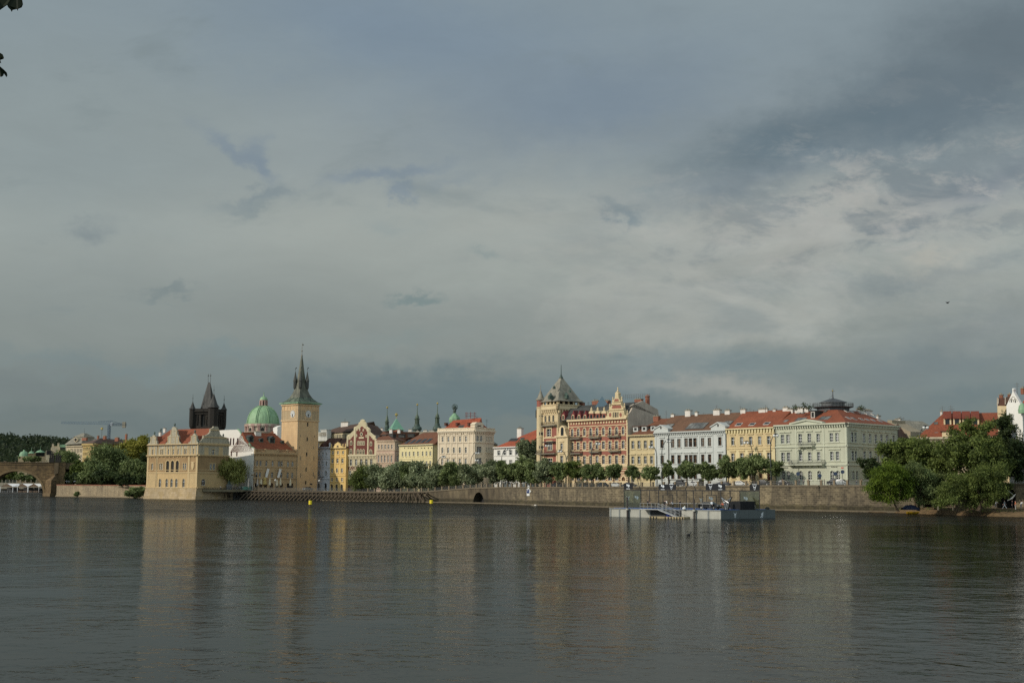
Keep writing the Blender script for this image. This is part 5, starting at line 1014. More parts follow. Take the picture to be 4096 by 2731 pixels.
 u, zz = F.off(-1.6).px(*Z5(440, 476)); mb = MB(); qq = lambda du, t: Vector((*F.pt(u+du, 0, -.5-3.9*t).xy, zt-1.2+(zr-zt+1.2)*t+.06)); mb.hexa([qq(-1.3, .3), qq(1.3, .3), qq(1.9, .62), qq(-.7, .62)], [v_+Vector((0, 0, .12)) for v_ in (qq(-1.3, .3), qq(1.3, .3), qq(1.9, .62), qq(-.7, .62))]); mb.build('skylight', [M_slated], r)
 mb = MB(); q = C2.pt(C2.L*.5, zr+.5, -6.5)
 for k in range(8):
  a = k*math.pi/4; c = q+Vector((2.0*math.cos(a), 2.0*math.sin(a), 0)); mb.tube(c, c+Vector((0, 0, 2.4)), .08, n=4); a2 = a+math.pi/4; d2 = q+Vector((2.0*math.cos(a2), 2.0*math.sin(a2), 0))
  for hh in (1.0, 1.9): mb.tube(c+Vector((0, 0, hh)), d2+Vector((0, 0, hh)), .06, n=4)
 mb.build('roof_railing', [plain('rust_red_iron', (.2, .06, .05, 1))], r)
 b.antennas(r, C2, 5, Z5, [(653, 355, 410), (775, 395, 460)])
 d = 488; p = P(*Z5(372, 390), d); zz = lambda y: P(*Z5(372, y), d).z; k = .3189*d/FPX; R = 75*k; mb = MB(); c = (p.x, p.y, 0)
 mb.lathe(c, [(R*.9, zz(440)), (R*.98, zz(416)), (R*1.0, zz(398)), (R*.9, zz(375)), (R*.62, zz(354)), (R*.66, zz(350)), (R*.5, zz(345)), (R*.3, zz(328)), (R*.24, zz(318))], 8, 0, .39); dm = b.add(mb, 'dome', [M_copper])
 mb = MB(); mb.path([(p.x-.3, p.y, zz(320)), (p.x-.1, p.y, zz(300)), (p.x+.1, p.y, zz(278)), (p.x-.25, p.y, zz(258))], [.5, .6, .62, .25], 8); mb.lathe((p.x-.3, p.y, zz(260)), [(.1, 0), (.3, .3), (.1, .6)], 8)
 mb.tube((p.x+.2, p.y, zz(276)), (p.x+.95, p.y, zz(262)), .2, .14); mb.tube((p.x+.95, p.y, zz(262)), (p.x+.6, p.y, zz(246)), .14, .1); mb.tube((p.x-.3, p.y, zz(276)), (p.x-.7, p.y, zz(250)), .18, .1)
 gl = zz(243)
 for j in range(6):
  a = j*math.pi/6; pp = [Vector((p.x+1.15*math.cos(q)*math.cos(a), p.y+1.15*math.cos(q)*math.sin(a), gl+1.15*math.sin(q))) for q in [i*math.pi/6 for i in range(13)]]; mb.path(pp, [.06]*13, 4)
 mb.lathe((p.x, p.y, gl), [(.1, -.6), (.5, -.3), (.6, 0), (.5, .3), (.1, .6)], 8); mb.build('dome_statue', [M_copperk], dm)
cream()
def whitehouse():
 F = px_fac(Z5, 862, 1290, 470, 452); b = Bld('white_house', 'white two-window-high house with a bright red roof left of the red brick palace', 'house', F, 5)
 m = plaster('clean_white_plaster', col(226, 222, 210, K), .05); b.trim = m; z = lambda y: F.px(*Z5(1040, y))[1]; D = 16
 ops = b.row(F, Z5, [927, 1001, 1075, 1150, 1225], 783, 845, 36, trim='flat', xref=1040)+b.row(F, Z5, [927, 1001, 1075, 1150, 1225], 905, 975, 36, xref=1040)
 g = b.row(F, Z5, [905, 985, 1065, 1140], 1170, 1215, 60, xref=1040, trim=None, pane=M_panel, bars=1)
 ze = z(740); zr = P(*Z5(1300, 527), 468).z; mb = MB(); wall(mb, F, 0, F.L, 4.5, ze, ops+g); b.shell(mb, F, D, 4.5, ze); b.add(mb, 'wall', [m]); b.mould(F, [(0, F.L, ze-.35, ze, .55), (0, F.L, z(850)-.1, z(850)+.1, .2)], m)
 r = b.gable(F, D, ze, zr, tiles('orange_red_roof_tiles', col(164, 82, 54, K)), hipL=F.px(*Z5(1235, 600))[0]*.92); b.skylights(r, b.roofpts(F, D, ze, zr), Z5, [(1080, 655, 28, 32), (1113, 655, 28, 32), (1147, 655, 28, 32), (1215, 648, 40, 34)]); b.chimneys(r, F, 7.5, Z5, [(1195, 515, 54, 3.6)]); b.antennas(r, F, 7.5, Z5, [(1182, 480, 515), (1197, 480, 515)])
 G = px_fac(Z5, 845, 905, 500, 500); h = Bld('dark_house', 'sliver of a dark roofed house between the cream corner house and the white house', 'house', G, 5); ze = P(*Z5(870, 705), 500).z; mb = MB(); wall(mb, G, 0, G.L, 4.5, ze); h.shell(mb, G, 8, 4.5, ze); h.add(mb, 'wall', [M_rest]); h.gable(G, 8, ze, P(*Z5(860, 665), 504).z, M_slated, hipR=4)
whitehouse()
# ------------------------------------------------------------------ red and cream palace with corner tower
M_redbr = pal('red_brick_plaster', 156, 96, 80, var=.14); M_cream = pal('palace_cream', 214, 192, 140, var=.1); M_creamt = pal('palace_cream_trim', 220, 196, 144, var=.06); M_gwall = pal('grey_party_wall', 196, 180, 156, var=.16)
def palace():
 F = px_fac(Z6, 452, 1076, 418, 398); b = Bld('red_palace', 'red and cream striped palace with balconies, scrolled gable and a pyramid-roofed corner tower', 'apartment house', F, 5.5)
 b.trim = M_creamt; z = lambda y, x=760: F.px(*Z6(x, y))[1]; uu = lambda x, y=800: F.px(*Z6(x, y))[0]; D = 20
 X = [495, 558, 622, 688, 754, 821, 890, 958, 1027]
 r1 = b.row(F, Z6, X, 680, 760, 27, arch=True, trim='flat', xref=754, curt=.15, bars=2); r2 = b.row(F, Z6, X, 825, 905, 29, trim='flat', xref=754, curt=.15); r3 = b.row(F, Z6, X, 972, 1060, 29, trim='flat', xref=754); r4 = b.row(F, Z6, X[:8], 1165, 1232, 40, trim='flat', xref=754)
 dr = b.row(F, Z6, [1030], 1192, 1262, 36, arch=True, trim='wide', pane=M_framew, bars=1, frame=M_framew, door=True)
 ze = z(600); zb = z(1080); mb = MB(); wall(mb, F, 0, F.L, 5.2, zb, r4+dr, mi=0); wall(mb, F, 0, F.L, zb, ze, r1+r2+r3, mi=0)
 b.shell(mb, F, D, 5.2, ze, left=False, right=False)
 G = Fac(F.B, F.B-F.n*26); gp = [(0, 5.2), (26, 5.2), (26, ze-3)]+[G.px(*Z6(x, y)) for x, y in ((1400, 560), (1390, 490), (1230, 400), (1100, 455))]+[(3.2, P(*Z6(760, 455), 416).z-.2), (0, ze+.3)]
 gp = [(max(0, min(30, u)), zz) for u, zz in gp]; G.poly(mb, gp, -.6, 0.0, 2); b.add(mb, 'wall', [M_redbr, M_cream, M_gwall])
 it = [(0, F.L, ze-.1, ze+.5, .8), (0, F.L, ze-2.0, ze-1.75, .2), (0, F.L, z(775), z(782)+.35, .16), (0, F.L, z(925), z(930)+.5, .16), (0, F.L, zb-.3, zb+.5, .3), (0, F.L, 5.2, z(1235), .14)]
 for y in (715, 737, 845, 868, 890): it.append((0, F.L, z(y)-.11, z(y)+.11, .05))
 for y in (985, 1003, 1021, 1039, 1057, 1100, 1125, 1150, 1172, 1195, 1216): it.append((0, F.L, z(y)-.17, z(y)+.17, .05))
 ops = r1+r2+r3+r4+dr; cut = []
 for (u0, u1, z0, z1, pr) in it:
  zs = (z0+z1)/2; cur = u0
  for o in sorted(ops):
   if o[1]-.1 < zs < o[1]+o[3]+.1 and pr < .1:
    cut.append((cur, o[0]-o[2]/2, z0, z1, pr)); cur = o[0]+o[2]/2
  cut.append((cur, u1, z0, z1, pr))
 b.mould(F, [c for c in cut if c[1]-c[0] > .1], M_creamt, dent=(ze-1.15, ze-.55, .22, 1.25, .6))
 b.mould(F, [(0, .5, zb, ze-.1, .12), (F.L-.5, F.L, zb, ze-.1, .12)], M_creamt, name='quoins')
 for x0, x1, y in ((497, 597, 800), (692, 795, 790), (887, 1000, 778), (500, 600, 955), (695, 795, 942), (897, 1000, 932)): b.balcony(F, uu(x0, y), uu(x1, y), F.px(*Z6((x0+x1)/2, y))[1]+.25, 1.3, 1.15)
 zt = P(*Z6(760, 455), 416).z; zt2 = P(*Z6(830, 402), 420).z; mb = MB(); LR = F.L-.7; pf = [(-.4, ze+.3), (3.2, zt-.5)]+[(u, q-.25) for u, q in (G.px(*Z6(x, y)) for x, y in ((1100, 455), (1230, 400), (1390, 490), (1400, 560)))]; pf = [(max(u, 4.2) if i > 1 else u, q) for i, (u, q) in enumerate(pf)]; print(pf); mb.loft([[F.pt(k, q, -u) for u, q in pf] for k in (-3, LR)]); r = b.add(mb, 'roof', [M_slated])
 def dormer(x, y0, y1, w, rnd, mat):
  u, z1 = F.px(*Z6(x, y0)); z0 = F.px(*Z6(x, y1))[1]; wm = abs(F.px(*Z6(x+w/2, y0))[0]-F.px(*Z6(x-w/2, y0))[0]); mb = MB(); h = z1-z0
  if rnd: F.poly(mb, [(u+a, z0+c) for a, c in outline(wm, h*.86, True)], -5, .1, 0); F.poly(mb, [(u-wm*.3, z0+h*.8), (u+wm*.3, z0+h*.8), (u, z1+.5)], -4, -.1, 0); F.poly(mb, [(u+a, z0+c) for a, c in outline(wm*.62, h*.62, True, .2)], .0, .16, 1); F.poly(mb, [(u+a, z0+c) for a, c in outline(wm*.42, h*.48, True, .35)], .1, .2, 2)
  else: F.box(mb, u-wm/2, u+wm/2, z0, z1-.7, -5, .1, 0); F.poly(mb, [(u-wm*.6, z1-.8), (u+wm*.6, z1-.8), (u+wm*.5, z1-.2), (u, z1+.2), (u-wm*.5, z1-.2)], -5, .25, 1); F.box(mb, u-wm*.25, u+wm*.25, z0+.2, z1-1.2, .1, .16, 2); mb.lathe(F.pt(u, z1, 0), [(.3, 0), (.35, .6), (.1, 1.3)], 6, 1)
  mb.build('dormer', [mat, M_creamt, M_pane], r)
 md = pal('dark_red_dormer', 122, 52, 52)
 for x in (402, 504, 567, 630): dormer(x, 515, 605, 38, True, md)
 for x in (695, 761, 828): dormer(x, 505, 588, 42, False, M_redbr)
 pts = [(850, 585), (852, 562), (880, 548), (884, 492), (896, 470), (914, 440), (914, 418), (930, 395), (945, 372), (950, 335), (948, 318), (966, 300), (984, 318), (982, 335), (988, 372), (1000, 395), (1010, 418), (1012, 440), (1030, 468), (1040, 490), (1046, 545), (1070, 558), (1074, 580)]
 ou = lambda q: [F.px(*Z6(x, y)) for x, y in q]
 mb = MB(); F.poly(mb, ou(pts)[::-1], -.8, .35, 0)
 for q in ([(888, 575), (922, 575), (922, 525), (892, 525)], [(990, 575), (1030, 572), (1030, 520), (990, 520)], [(915, 480), (1018, 476), (1008, 445), (925, 448)], [(940, 405), (990, 403), (984, 380), (948, 380)]):
  F.poly(mb, ou(q), .3, .42, 1)
 for xa, ya, xb, yb in ((880, 500, 1042, 488), (912, 442, 1014, 432), (930, 415, 1008, 408), (850, 588, 1076, 580)): ua, za = F.px(*Z6(xa, ya)); ub, zb_ = F.px(*Z6(xb, yb)); F.box(mb, ua, ub, min(za, zb_), max(za, zb_), .3, .7, 0)
 for x in (902, 1011): u, zz = F.px(*Z6(x, 546)); F.poly(mb, [(u+1.0*math.cos(k*.3927), zz+1.2*math.sin(k*.3927)) for k in range(16)], .4, .5, 0); F.poly(mb, [(u+.55*math.cos(k*.3927), zz+.7*math.sin(k*.3927)) for k in range(16)], .5, .54, 1)
 for x, w in ((937, 14), (958, 22), (979, 14)): u, z1 = F.px(*Z6(x, 518)); z0 = F.px(*Z6(x, 578))[1]; F.box(mb, u-w*.013, u+w*.013, z0, z1, .34, .44, 2)
 b.add(mb, 'gable', [M_cream, M_redbr, M_pane])
 for x, y in ((966, 298), (884, 470), (1036, 465), (915, 400), (1008, 395), (860, 545), (1066, 540)): u, zz = F.px(*Z6(x, y)); mb = MB(); mb.lathe(F.pt(u, zz-.3, -.2), [(.25, 0), (.32, .4), (.14, .8), (.24, 1.1), (.05, 1.7)], 8); b.add(mb, 'finial', [M_creamt])
 b.chimneys(r, F, 10, Z6, [(590, 422, 50, 2.5), (745, 402, 66, 3.2), (858, 402, 55, 1.6), (1190, 385, 70, 1.5)], M_brick)
 p = P(*Z6(1281, 390), 412); zz = lambda y: P(*Z6(1281, y), 412).z; mb = MB(); R = 24*.38265*412/FPX; mb.lathe((p.x, p.y, 0), [(R, zz(455)), (R*.95, zz(362)), (R*1.15, zz(358)), (R*1.15, zz(348)), (R*.9, zz(345)), (R*.3, zz(335))], 12); mb.build('chimney', [M_brick], r)
 mb = MB(); f0 = F.pt(F.L*.55, zt2+.2, -11); f1 = F.pt(F.L-1, zt2+.1, -11.5)
 for k in range(13): q = f0.lerp(f1, k/12); mb.tube(q, q+Vector((0, 0, 1.5)), .06, n=4)
 for hh in (.8, 1.5): mb.tube(f0+Vector((0, 0, hh)), f1+Vector((0, 0, hh)), .06, n=4)
 mb.build('roof_railing', [M_iron], r)
 b.antennas(r, F, 10, Z6, [(697, 390, 440), (727, 375, 430), (742, 378, 420), (660, 410, 440), (850, 385, 410)])
 mb = MB(); q = P(*Z6(805, 452), 416); mb.loft([[(q.x+a*3.0, q.y+c*3.0, q.z-1.5) for a, c in ((-1, -1), (1, -1), (1, 1), (-1, 1))], [(q.x+a*.05, q.y+c*.05, q.z+3.2) for a, c in ((-1, -1), (1, -1), (1, 1), (-1, 1))]]); mb.build('glass_rooflight', [plain('bluish_glass', (.10, .15, .18, 1), .2)], r)
 By = F.off(1.6); u0, u1 = By.px(*Z6(328, 900))[0], By.px(*Z6(449, 900))[0]; zt_ = By.px(*Z6(390, 772))[1]; Bf = Fac(By.pt(u0, 0).xy, By.pt(u1, 0).xy)
 ob = b.row(Bf, Z6, [384], 842, 908, 26, trim='ped')+b.row(Bf, Z6, [384], 972, 1060, 30, trim='hood')+b.row(Bf, Z6, [384], 1150, 1225, 34)
 mb = MB(); wall(mb, Bf, 0, Bf.L, 5.2, zt_, ob); b.shell(mb, Bf, 6, 5.2, zt_); b.add(mb, 'bay', [M_cream]); b.mould(Bf, [(-.3, Bf.L+.3, zt_-.2, zt_+.3, .6), (0, Bf.L, Bf.px(*Z6(390, 925))[1]-.15, Bf.px(*Z6(390, 925))[1]+.15, .25), (0, .5, 5.2, zt_, .15), (Bf.L-.5, Bf.L, 5.2, zt_, .15)], M_creamt)
 mb = MB(); A = [(346, 768), (350, 735), (356, 700), (352, 690), (368, 668), (386, 655), (404, 664), (420, 688), (416, 700), (424, 735), (436, 766)]; Bf.poly(mb, [Bf.px(*Z6(x, y)) for x, y in A][::-1], -1.6, 0, 0); u, zz = Bf.px(*Z6(389, 762)); Bf.poly(mb, [(u+a, zz+c) for a, c in outline(1.3, 2.8, True)], 0, .06, 1); b.add(mb, 'aedicule', [M_creamt, M_pane])
 tc = P(*Z6(345, 600), 420); T1 = Fac(P(*Z6(190, 600), 427).xy, tc.xy); T1 = Fac(T1.A, T1.B); T2 = Fac(T1.B, T1.B-T1.n*T1.L*1.05)
 zz = lambda y: T1.px(*Z6(265, y))[1]; tt = zz(500)
 o1 = b.row(T1, Z6, [215, 255, 297], 550, 622, 20, arch=True, bars=0, trim='flat')+b.row(T1, Z6, [250], 692, 772, 46, trim='wide', bars=3)+b.row(T1, Z6, [262], 838, 915, 50, trim='hood', bars=2)+b.row(T1, Z6, [262], 1000, 1080, 50, trim='flat')
 o2 = b.row(T2, Z6, [375], 560, 620, 14, arch=True, bars=0, trim=None)
 mb = MB(); zsp = zz(672); wall(mb, T1, 0, T1.L, 5.2, zsp, [o for o in o1 if o[1] < zsp], mi=0); wall(mb, T1, 0, T1.L, zsp, tt, [o for o in o1 if o[1] >= zsp], mi=1); wall(mb, T2, 0, T2.L, 5.2, tt, o2, mi=1); b.shell(mb, T1, T2.L, 5.2, tt, right=False, mi=1); b.add(mb, 'tower_wall', [M_redbr, M_cream])
 z1, z2 = zz(492), zz(440)
 for FF in (T1, T2, Fac(T1.pt(0, 0, -T2.L).xy, T1.A), Fac(T2.B, T1.pt(0, 0, -T2.L).xy)):
  L_ = FF.L; n = 7; it = [(-.9, L_+.9, z1, z1+1.1, .9), (-.9, L_+.9, z2-.3, z2, .9)]+[((L_-.5)*k/n, (L_-.5)*k/n+.5, z1-1.1, z1, .7) for k in range(n+1)]
  m2 = MB()
  for k in range(18): u = -.8+(L_+1.6)*k/17; FF.box(m2, u-.14, u+.14, z1+1.1, z2-.3, .55, .8)
  b.mould(FF, it, M_creamt, name='corbel_gallery'); b.add(m2, 'balustrade', [M_creamt]); b.mould(FF, [(0, L_, zz(540)-.1, zz(540)+.15, .2), (0, .6, 5.2, tt, .12), (L_-.6, L_, 5.2, tt, .12), (0, L_, zz(785)-.2, zz(785)+.2, .15)], M_creamt)
 c = (T1.A+T1.B)/2-T1.n*T2.L/2; h = T1.L/2; ang = T1.rz; zr = lambda y: P(*Z6(358, y), 426).z
 def sq(k, q): return [(c.x+h*k*1.4142*math.cos(ang+math.pi/4+i*math.pi/2), c.y+h*k*1.4142*math.sin(ang+math.pi/4+i*math.pi/2), q) for i in range(4)]
 mb = MB(); mb.loft([sq(.8, z1+1), sq(.8, zr(415))]); b.add(mb, 'tower_loggia', [M_dark])
 mb = MB()
 for FF in (T1, T2):
  for k in range(5): u = .3+(FF.L-.6)*k/4; FF.box(mb, u-.25, u+.25, z2, zr(412), -.3, .2)
 b.add(mb, 'loggia_posts', [M_creamt])
 mb = MB(); mb.loft([sq(1.28, zr(414)), sq(1.28, zr(409)), sq(1.08, zr(390)), sq(.9, zr(345)), sq(.09, zr(158)), sq(.05, zr(150))]); tr = b.add(mb, 'tower_roof', [M_slate])
 mb = MB(); mb.lathe((c.x, c.y, zr(160)), [(.7, 0), (.3, .8), (.15, 1.4), (.08, 4.5)], 8); mb.build('finial', [M_copperk], tr)
 for FF, x, y, s in ((T1, 270, 362, .6), (T2, 430, 355, .6), (T1, 305, 262, .3), (T2, 470, 300, .3)):
  q = P(*Z6(x, y), 421.5); m2 = MB(); m2.box((q.x, q.y, q.z-1.2*s), 1.6*s, 3*s, 2.0*s, FF.rz); m2.loft([[(q.x+a*s*1.2, q.y+e*s*1.2, q.z+.7*s) for a, e in ((-1, -1), (1, -1), (1, 1), (-1, 1))], [(q.x+a*.1, q.y+e*.1, q.z+2.6*s) for a, e in ((-1, -1), (1, -1), (1, 1), (-1, 1))]]); m2.build('dormer', [M_copperk], tr)
 b.balcony(T1, .3, T1.L-.3, zz(665)+.3, 1.3, 1.1); b.balcony(T1, -2.5, T1.L+.2, zz(958)+.3, 1.6, 1.15)
 mb = MB(); T1.box(mb, .8, T1.L-.8, zz(836), zz(826), 0, 1.2); b.add(mb, 'canopy', [M_slated])
 q = P(*Z6(162, 600), 428); R = 40*.38265*428/FPX; zq = lambda y: P(*Z6(162, y), 428).z; mb = MB(); mb.lathe((q.x, q.y, 0), [(R, 5.2), (R, zq(786)), (R*1.08, zq(784)), (R*1.08, zq(774)), (R, zq(772)), (R, zq(476)), (R*1.1, zq(474)), (R*1.1, zq(466)), (R, zq(464))], 20, 0); mb.lathe((q.x, q.y, 0), [(R*.98, zq(466)), (R*.98, zq(394))], 20, 1); b.add(mb, 'stair_turret', [M_cream, M_redbr])
 mb = MB(); mb.lathe((q.x, q.y, 0), [(R*1.3, zq(394)), (R*1.28, zq(386)), (R*.85, zq(368)), (R*.35, zq(315)), (.08, zq(285)), (.06, zq(230))], 12); b.add(mb, 'turret_roof', [M_slate])
 for y0, y1 in ((725, 762), (866, 903), (552, 568)): fa = Fac((q.x-R, q.y-R*.96), (q.x+R, q.y-R*.96)); m2 = MB(); ux = R+.2; fa.box(m2, ux-.75, ux+.75, zq(y1), zq(y0), -.3, -.0, 0); w = b.add(m2, 'window', [M_concrete]); m3 = MB(); fa.box(m3, ux-.55, ux+.55, zq(y1)+.2, zq(y0)-.2, -.1, .03); m3.build('pane', [M_dark], w)
 mb = MB(); q2 = P(*Z6(115, 530), 430); mb.box((q2.x+.3, q2.y, P(*Z6(115, 575), 430).z), .9, 1.6, 2.6, 0); mb.box((q2.x+.5, q2.y, P(*Z6(115, 600), 430).z), .6, 1.2, 1.2, 0); b.add(mb, 'oriel', [M_slated])
 return F
palace()
# ------------------------------------------------------------------ the row along the quay: pale yellow, white, yellow, green corner house
GC = Vector((90.2, 337.0)); RD = Vector((-15.5, 17.5)).normalized(); RN = Vector((-RD.y, RD.x))
def rowfac(x0, x1):
 a = GC+RD*reach(GC, RD, x0); c = GC+RD*reach(GC, RD, x1) if x1 < 3386 else GC; return Fac(a, c)
RIDGE = 28.2
M_y1 = pal('sand_yellow_plaster', 208, 188, 134, var=.14); M_wh = plaster('cool_white_plaster', col(198, 200, 194, K), .06); M_y2 = pal('warm_yellow_plaster', 224, 206, 148, var=.1); M_y2t = pal('warm_yellow_trim', 212, 186, 128, var=.1); M_gr = pal('pale_green_plaster', 187, 187, 160, var=.09); M_grt = pal('pale_green_trim', 196, 197, 170, var=.06)
def row():
 F = rowfac(2515, 2619); b = Bld('sand_yellow_house', 'sand-yellow house with peeling plaster and three little dormers, right of the red palace', 'house', F, 6); b.trim = M_y1; z = lambda y, x=335: F.px(*Z7(x, y))[1]; D = 15
 X = [234, 304, 375, 447]; ops = b.row(F, Z7, X, 605, 695, 36, trim='flat', xref=335)+b.row(F, Z7, X, 780, 868, 36, trim='hood', xref=335)+b.row(F, Z7, [300, 372, 447], 955, 1045, 38, arch=True, xref=335, frame=M_framew)+b.row(F, Z7, [230], 975, 1075, 40, trim=None, pane=M_dark, bars=0, door=True)
 ze = z(540); mb = MB(); wall(mb, F, 0, F.L, 5.5, ze, ops); b.shell(mb, F, D, 5.5, ze); b.add(mb, 'wall', [M_y1]); b.mould(F, [(0, F.L, ze-.2, ze+.1, .65), (0, F.L, z(905)-.2, z(905)+.1, .25), (0, F.L, z(752)-.1, z(752)+.1, .18)], M_y1, dent=(ze-.55, ze-.2, .5, .7, .35))
 r = b.gable(F, D, ze, RIDGE-.6, M_redd, hipL=6.5, ovL=0); f, g = b.roofpts(F, D, ze, RIDGE-.6)
 for x, y in ((262, 490), (360, 485), (462, 480)):
  u, fr = f(*Z7(x, y+12)); p = g(u, fr); o0 = (p.xy-F.A).dot(F.n); mb = MB(); F.box(mb, u-1.0, u+1.0, p.z, p.z+1.5, o0-3, o0, 0); F.box(mb, u-1.3, u+2.2, p.z+1.5, p.z+1.75, o0-3.5, o0+.2, 1); F.box(mb, u-.55, u+.55, p.z+.4, p.z+1.2, o0, o0+.04, 2); mb.build('dormer', [M_wh, M_redk, M_dark], r)
 b.chimneys(r, F, 7, Z7, [(505, 328, 58, 1.6)], M_brick); b.pipe(F, .2, 6, ze)
 F = rowfac(2620, 2907); b = Bld('long_white_house', 'long cool white house with twin pediments, brown windows and white chimneys', 'house', F, 6.2); b.trim = M_wh; z = lambda y, x=890: F.px(*Z7(x, y))[1]; uu = lambda x, y=650: F.px(*Z7(x, y))[0]; D = 16
 ops = []
 for xs, dy in (([566], 14), ([687, 759], 8), ([841, 891, 942], 0), ([1029, 1107], -6), ([1226], -14)):
  ops += b.row(F, Z7, xs, 577+dy, 674+dy, 40, trim='hood', frame=M_framew); ops += b.row(F, Z7, [x+2 for x in xs], 763+dy*.6, 860+dy*.6, 40, trim='hood', frame=M_framew)
 ops += b.row(F, Z7, [572, 689, 762, 842, 893, 944, 1033, 1111, 1231], 945, 1040, 40, arch=True, trim='flat', frame=M_framew, xref=890)
 ze = z(505); mb = MB(); wall(mb, F, 0, F.L, 5.8, ze, ops); b.shell(mb, F, D, 5.8, ze); b.add(mb, 'wall', [M_wh])
 b.mould(F, [(0, F.L, ze-.1, ze+.25, .75), (0, F.L, ze-.35, ze-.1, .3), (0, F.L, z(900)-.15, z(900)+.1, .25), (0, F.L, z(870)-.08, z(870)+.08, .15)]+[(u-.3, u+.3, z(900), ze-.35, .12) for u in (.3, uu(648)-.6, uu(648)+.4, uu(985), uu(1140), F.L-.3)], M_wh, dent=(ze-.7, ze-.35, .55, .75, .34))
 for xs in ((481, 642, 434), (1132, 1305, 402)):
  u0, u1 = uu(xs[0], 490), uu(xs[1], 480); u0 = max(.05, u0); u1 = min(F.L-.05, u1); um = (u0+u1)/2; zt = F.px(*Z7((xs[0]+xs[1])/2, xs[2]))[1]; zb = ze+.3; mb = MB(); F.poly(mb, [(u0, zb), (u1, zb), (u1, zb+.9), (um, zt), (u0, zb+.9)], -1.5, .4, 0)
  for (a, c, e, h) in ((u0-.2, zb+.9, um, zt),): mb.hexa([F.pt(u0-.2, zb+.75, .75), F.pt(um, zt, .75), F.pt(um, zt, -3), F.pt(u0-.2, zb+.75, -3)], [F.pt(u0-.2, zb+1.05, .75), F.pt(um, zt+.3, .75), F.pt(um, zt+.3, -3), F.pt(u0-.2, zb+1.05, -3)]); mb.hexa([F.pt(um, zt, .75), F.pt(u1+.2, zb+.75, .75), F.pt(u1+.2, zb+.75, -3), F.pt(um, zt, -3)], [F.pt(um, zt+.3, .75), F.pt(u1+.2, zb+1.05, .75), F.pt(u1+.2, zb+1.05, -3), F.pt(um, zt+.3, -3)])
  F.poly(mb, [(um+.3*math.cos(k*.785), zb+1.3+.4*math.sin(k*.785)) for k in range(8)], .35, .46, 1); b.add(mb, 'pediment', [M_wh, M_dark])
 r = b.gable(F, D, ze+.2, RIDGE, tiles('umber_red_tiles', col(116, 84, 62, K))); fg = b.roofpts(F, D, ze+.2, RIDGE); b.skylights(r, fg, Z7, [(965, 438, 200, 66), (650, 437, 80, 36), (1320, 402, 90, 34)], M_panel)
 b.chimneys(r, F, 8, Z7, [(690, 308, 34, 2.6), (868, 264, 60, 4.0), (961, 283, 30, 2.6), (1196, 258, 72, 3.6), (1318, 263, 56, 3.0)])
 b.antennas(r, F, 8, Z7, [(612, 260, 345), (828, 262, 320), (1188, 200, 262), (1238, 290, 305), (1040, 285, 315), (735, 300, 330)]); b.pipe(F, uu(644), 6.2, ze); b.pipe(F, F.L-.12, 6.2, ze)
 F = rowfac(2908, 3101); b = Bld('warm_yellow_house', 'warm yellow house with framed windows and red roof between the white and the green house', 'house', F, 6.4); b.trim = M_y2t; z = lambda y, x=436: F.px(*Z8(x, y))[1]; uu = lambda x, y=650: F.px(*Z8(x, y))[0]; D = 16
 X = [232, 334, 436, 539, 642]; ops = b.row(F, Z8, X, 555, 652, 40, trim='hood', xref=436, curt=.4)+b.row(F, Z8, [x+2 for x in X], 742, 835, 40, trim='hood', xref=436)+b.row(F, Z8, [240, 340, 445, 550], 945, 1035, 42, trim='flat', xref=436, frame=M_framew)+b.row(F, Z8, [652], 955, 1075, 60, trim=None, pane=M_redk, bars=0, frame=M_framew, door=True)
 ze = z(468); mb = MB(); wall(mb, F, 0, F.L, 6, ze, ops); b.shell(mb, F, D, 6, ze); b.add(mb, 'wall', [M_y2])
 b.mould(F, [(0, F.L, ze-.1, ze+.25, .7), (0, F.L, ze-1.4, ze-1.2, .15)], M_y2, dent=(ze-1.1, ze-.1, .5, 1.05, .5)); b.mould(F, [(0, F.L, z(692)-.12, z(692)+.12, .25), (0, F.L, z(672)-.1, z(672)+.1, .12), (0, F.L, z(870)-.12, z(870)+.12, .25), (0, F.L, 6, z(1060), .1)], M_y2t)
 mb = MB()
 for x in (180, 283, 385, 488, 590, 692): u = min(F.L-.4, max(.4, uu(x))); F.box(mb, u-.4, u+.4, z(668), ze-1.4, -.02, .08)
 b.add(mb, 'pilasters', [M_y2t])
 r = b.gable(F, D, ze+.2, RIDGE+.1, M_red); b.skylights(r, b.roofpts(F, D, ze+.2, RIDGE+.1), Z8, [(302, 422, 62, 30), (455, 420, 60, 28), (620, 411, 60, 28)], M_pane, M_chim)
 b.chimneys(r, F, 8, Z8, [(355, 252, 56, 2.8), (575, 250, 76, 2), (619, 244, 26, 2.2), (710, 252, 32, 1.8)]); b.antennas(r, F, 8, Z8, [(318, 205, 290), (428, 232, 285), (530, 235, 270), (607, 195, 250), (467, 250, 285)])
 F = rowfac(3102, 3386); G = sideR(F, 3594); b = Bld('green_corner_house', 'pale green corner house with two balconies and a grey lookout platform on top', 'house', F, 6.6); b.trim = M_grt; z = lambda y, x=500: F.px(*Z9(x, y))[1]; uu = lambda x, y=700: F.px(*Z9(x, y))[0]; D = G.L
 ops = []
 for xs, dy in (([210, 268], 10), ([395], 4), ([490], 0), ([583], -2), ([721, 780], -8)):
  h = 'hood'; ops += b.row(F, Z9, xs, 611+dy, 704+dy, 37, trim=h, bars=3); ops += b.row(F, Z9, [x+5 for x in xs], 803+dy*.6, 895+dy*.6, 37, trim=h, bars=3)
 ops += b.row(F, Z9, [219, 272, 402, 497, 594, 730, 790], 998, 1096, 40, arch=True, trim='flat', xref=500, bars=3)
 s2 = []
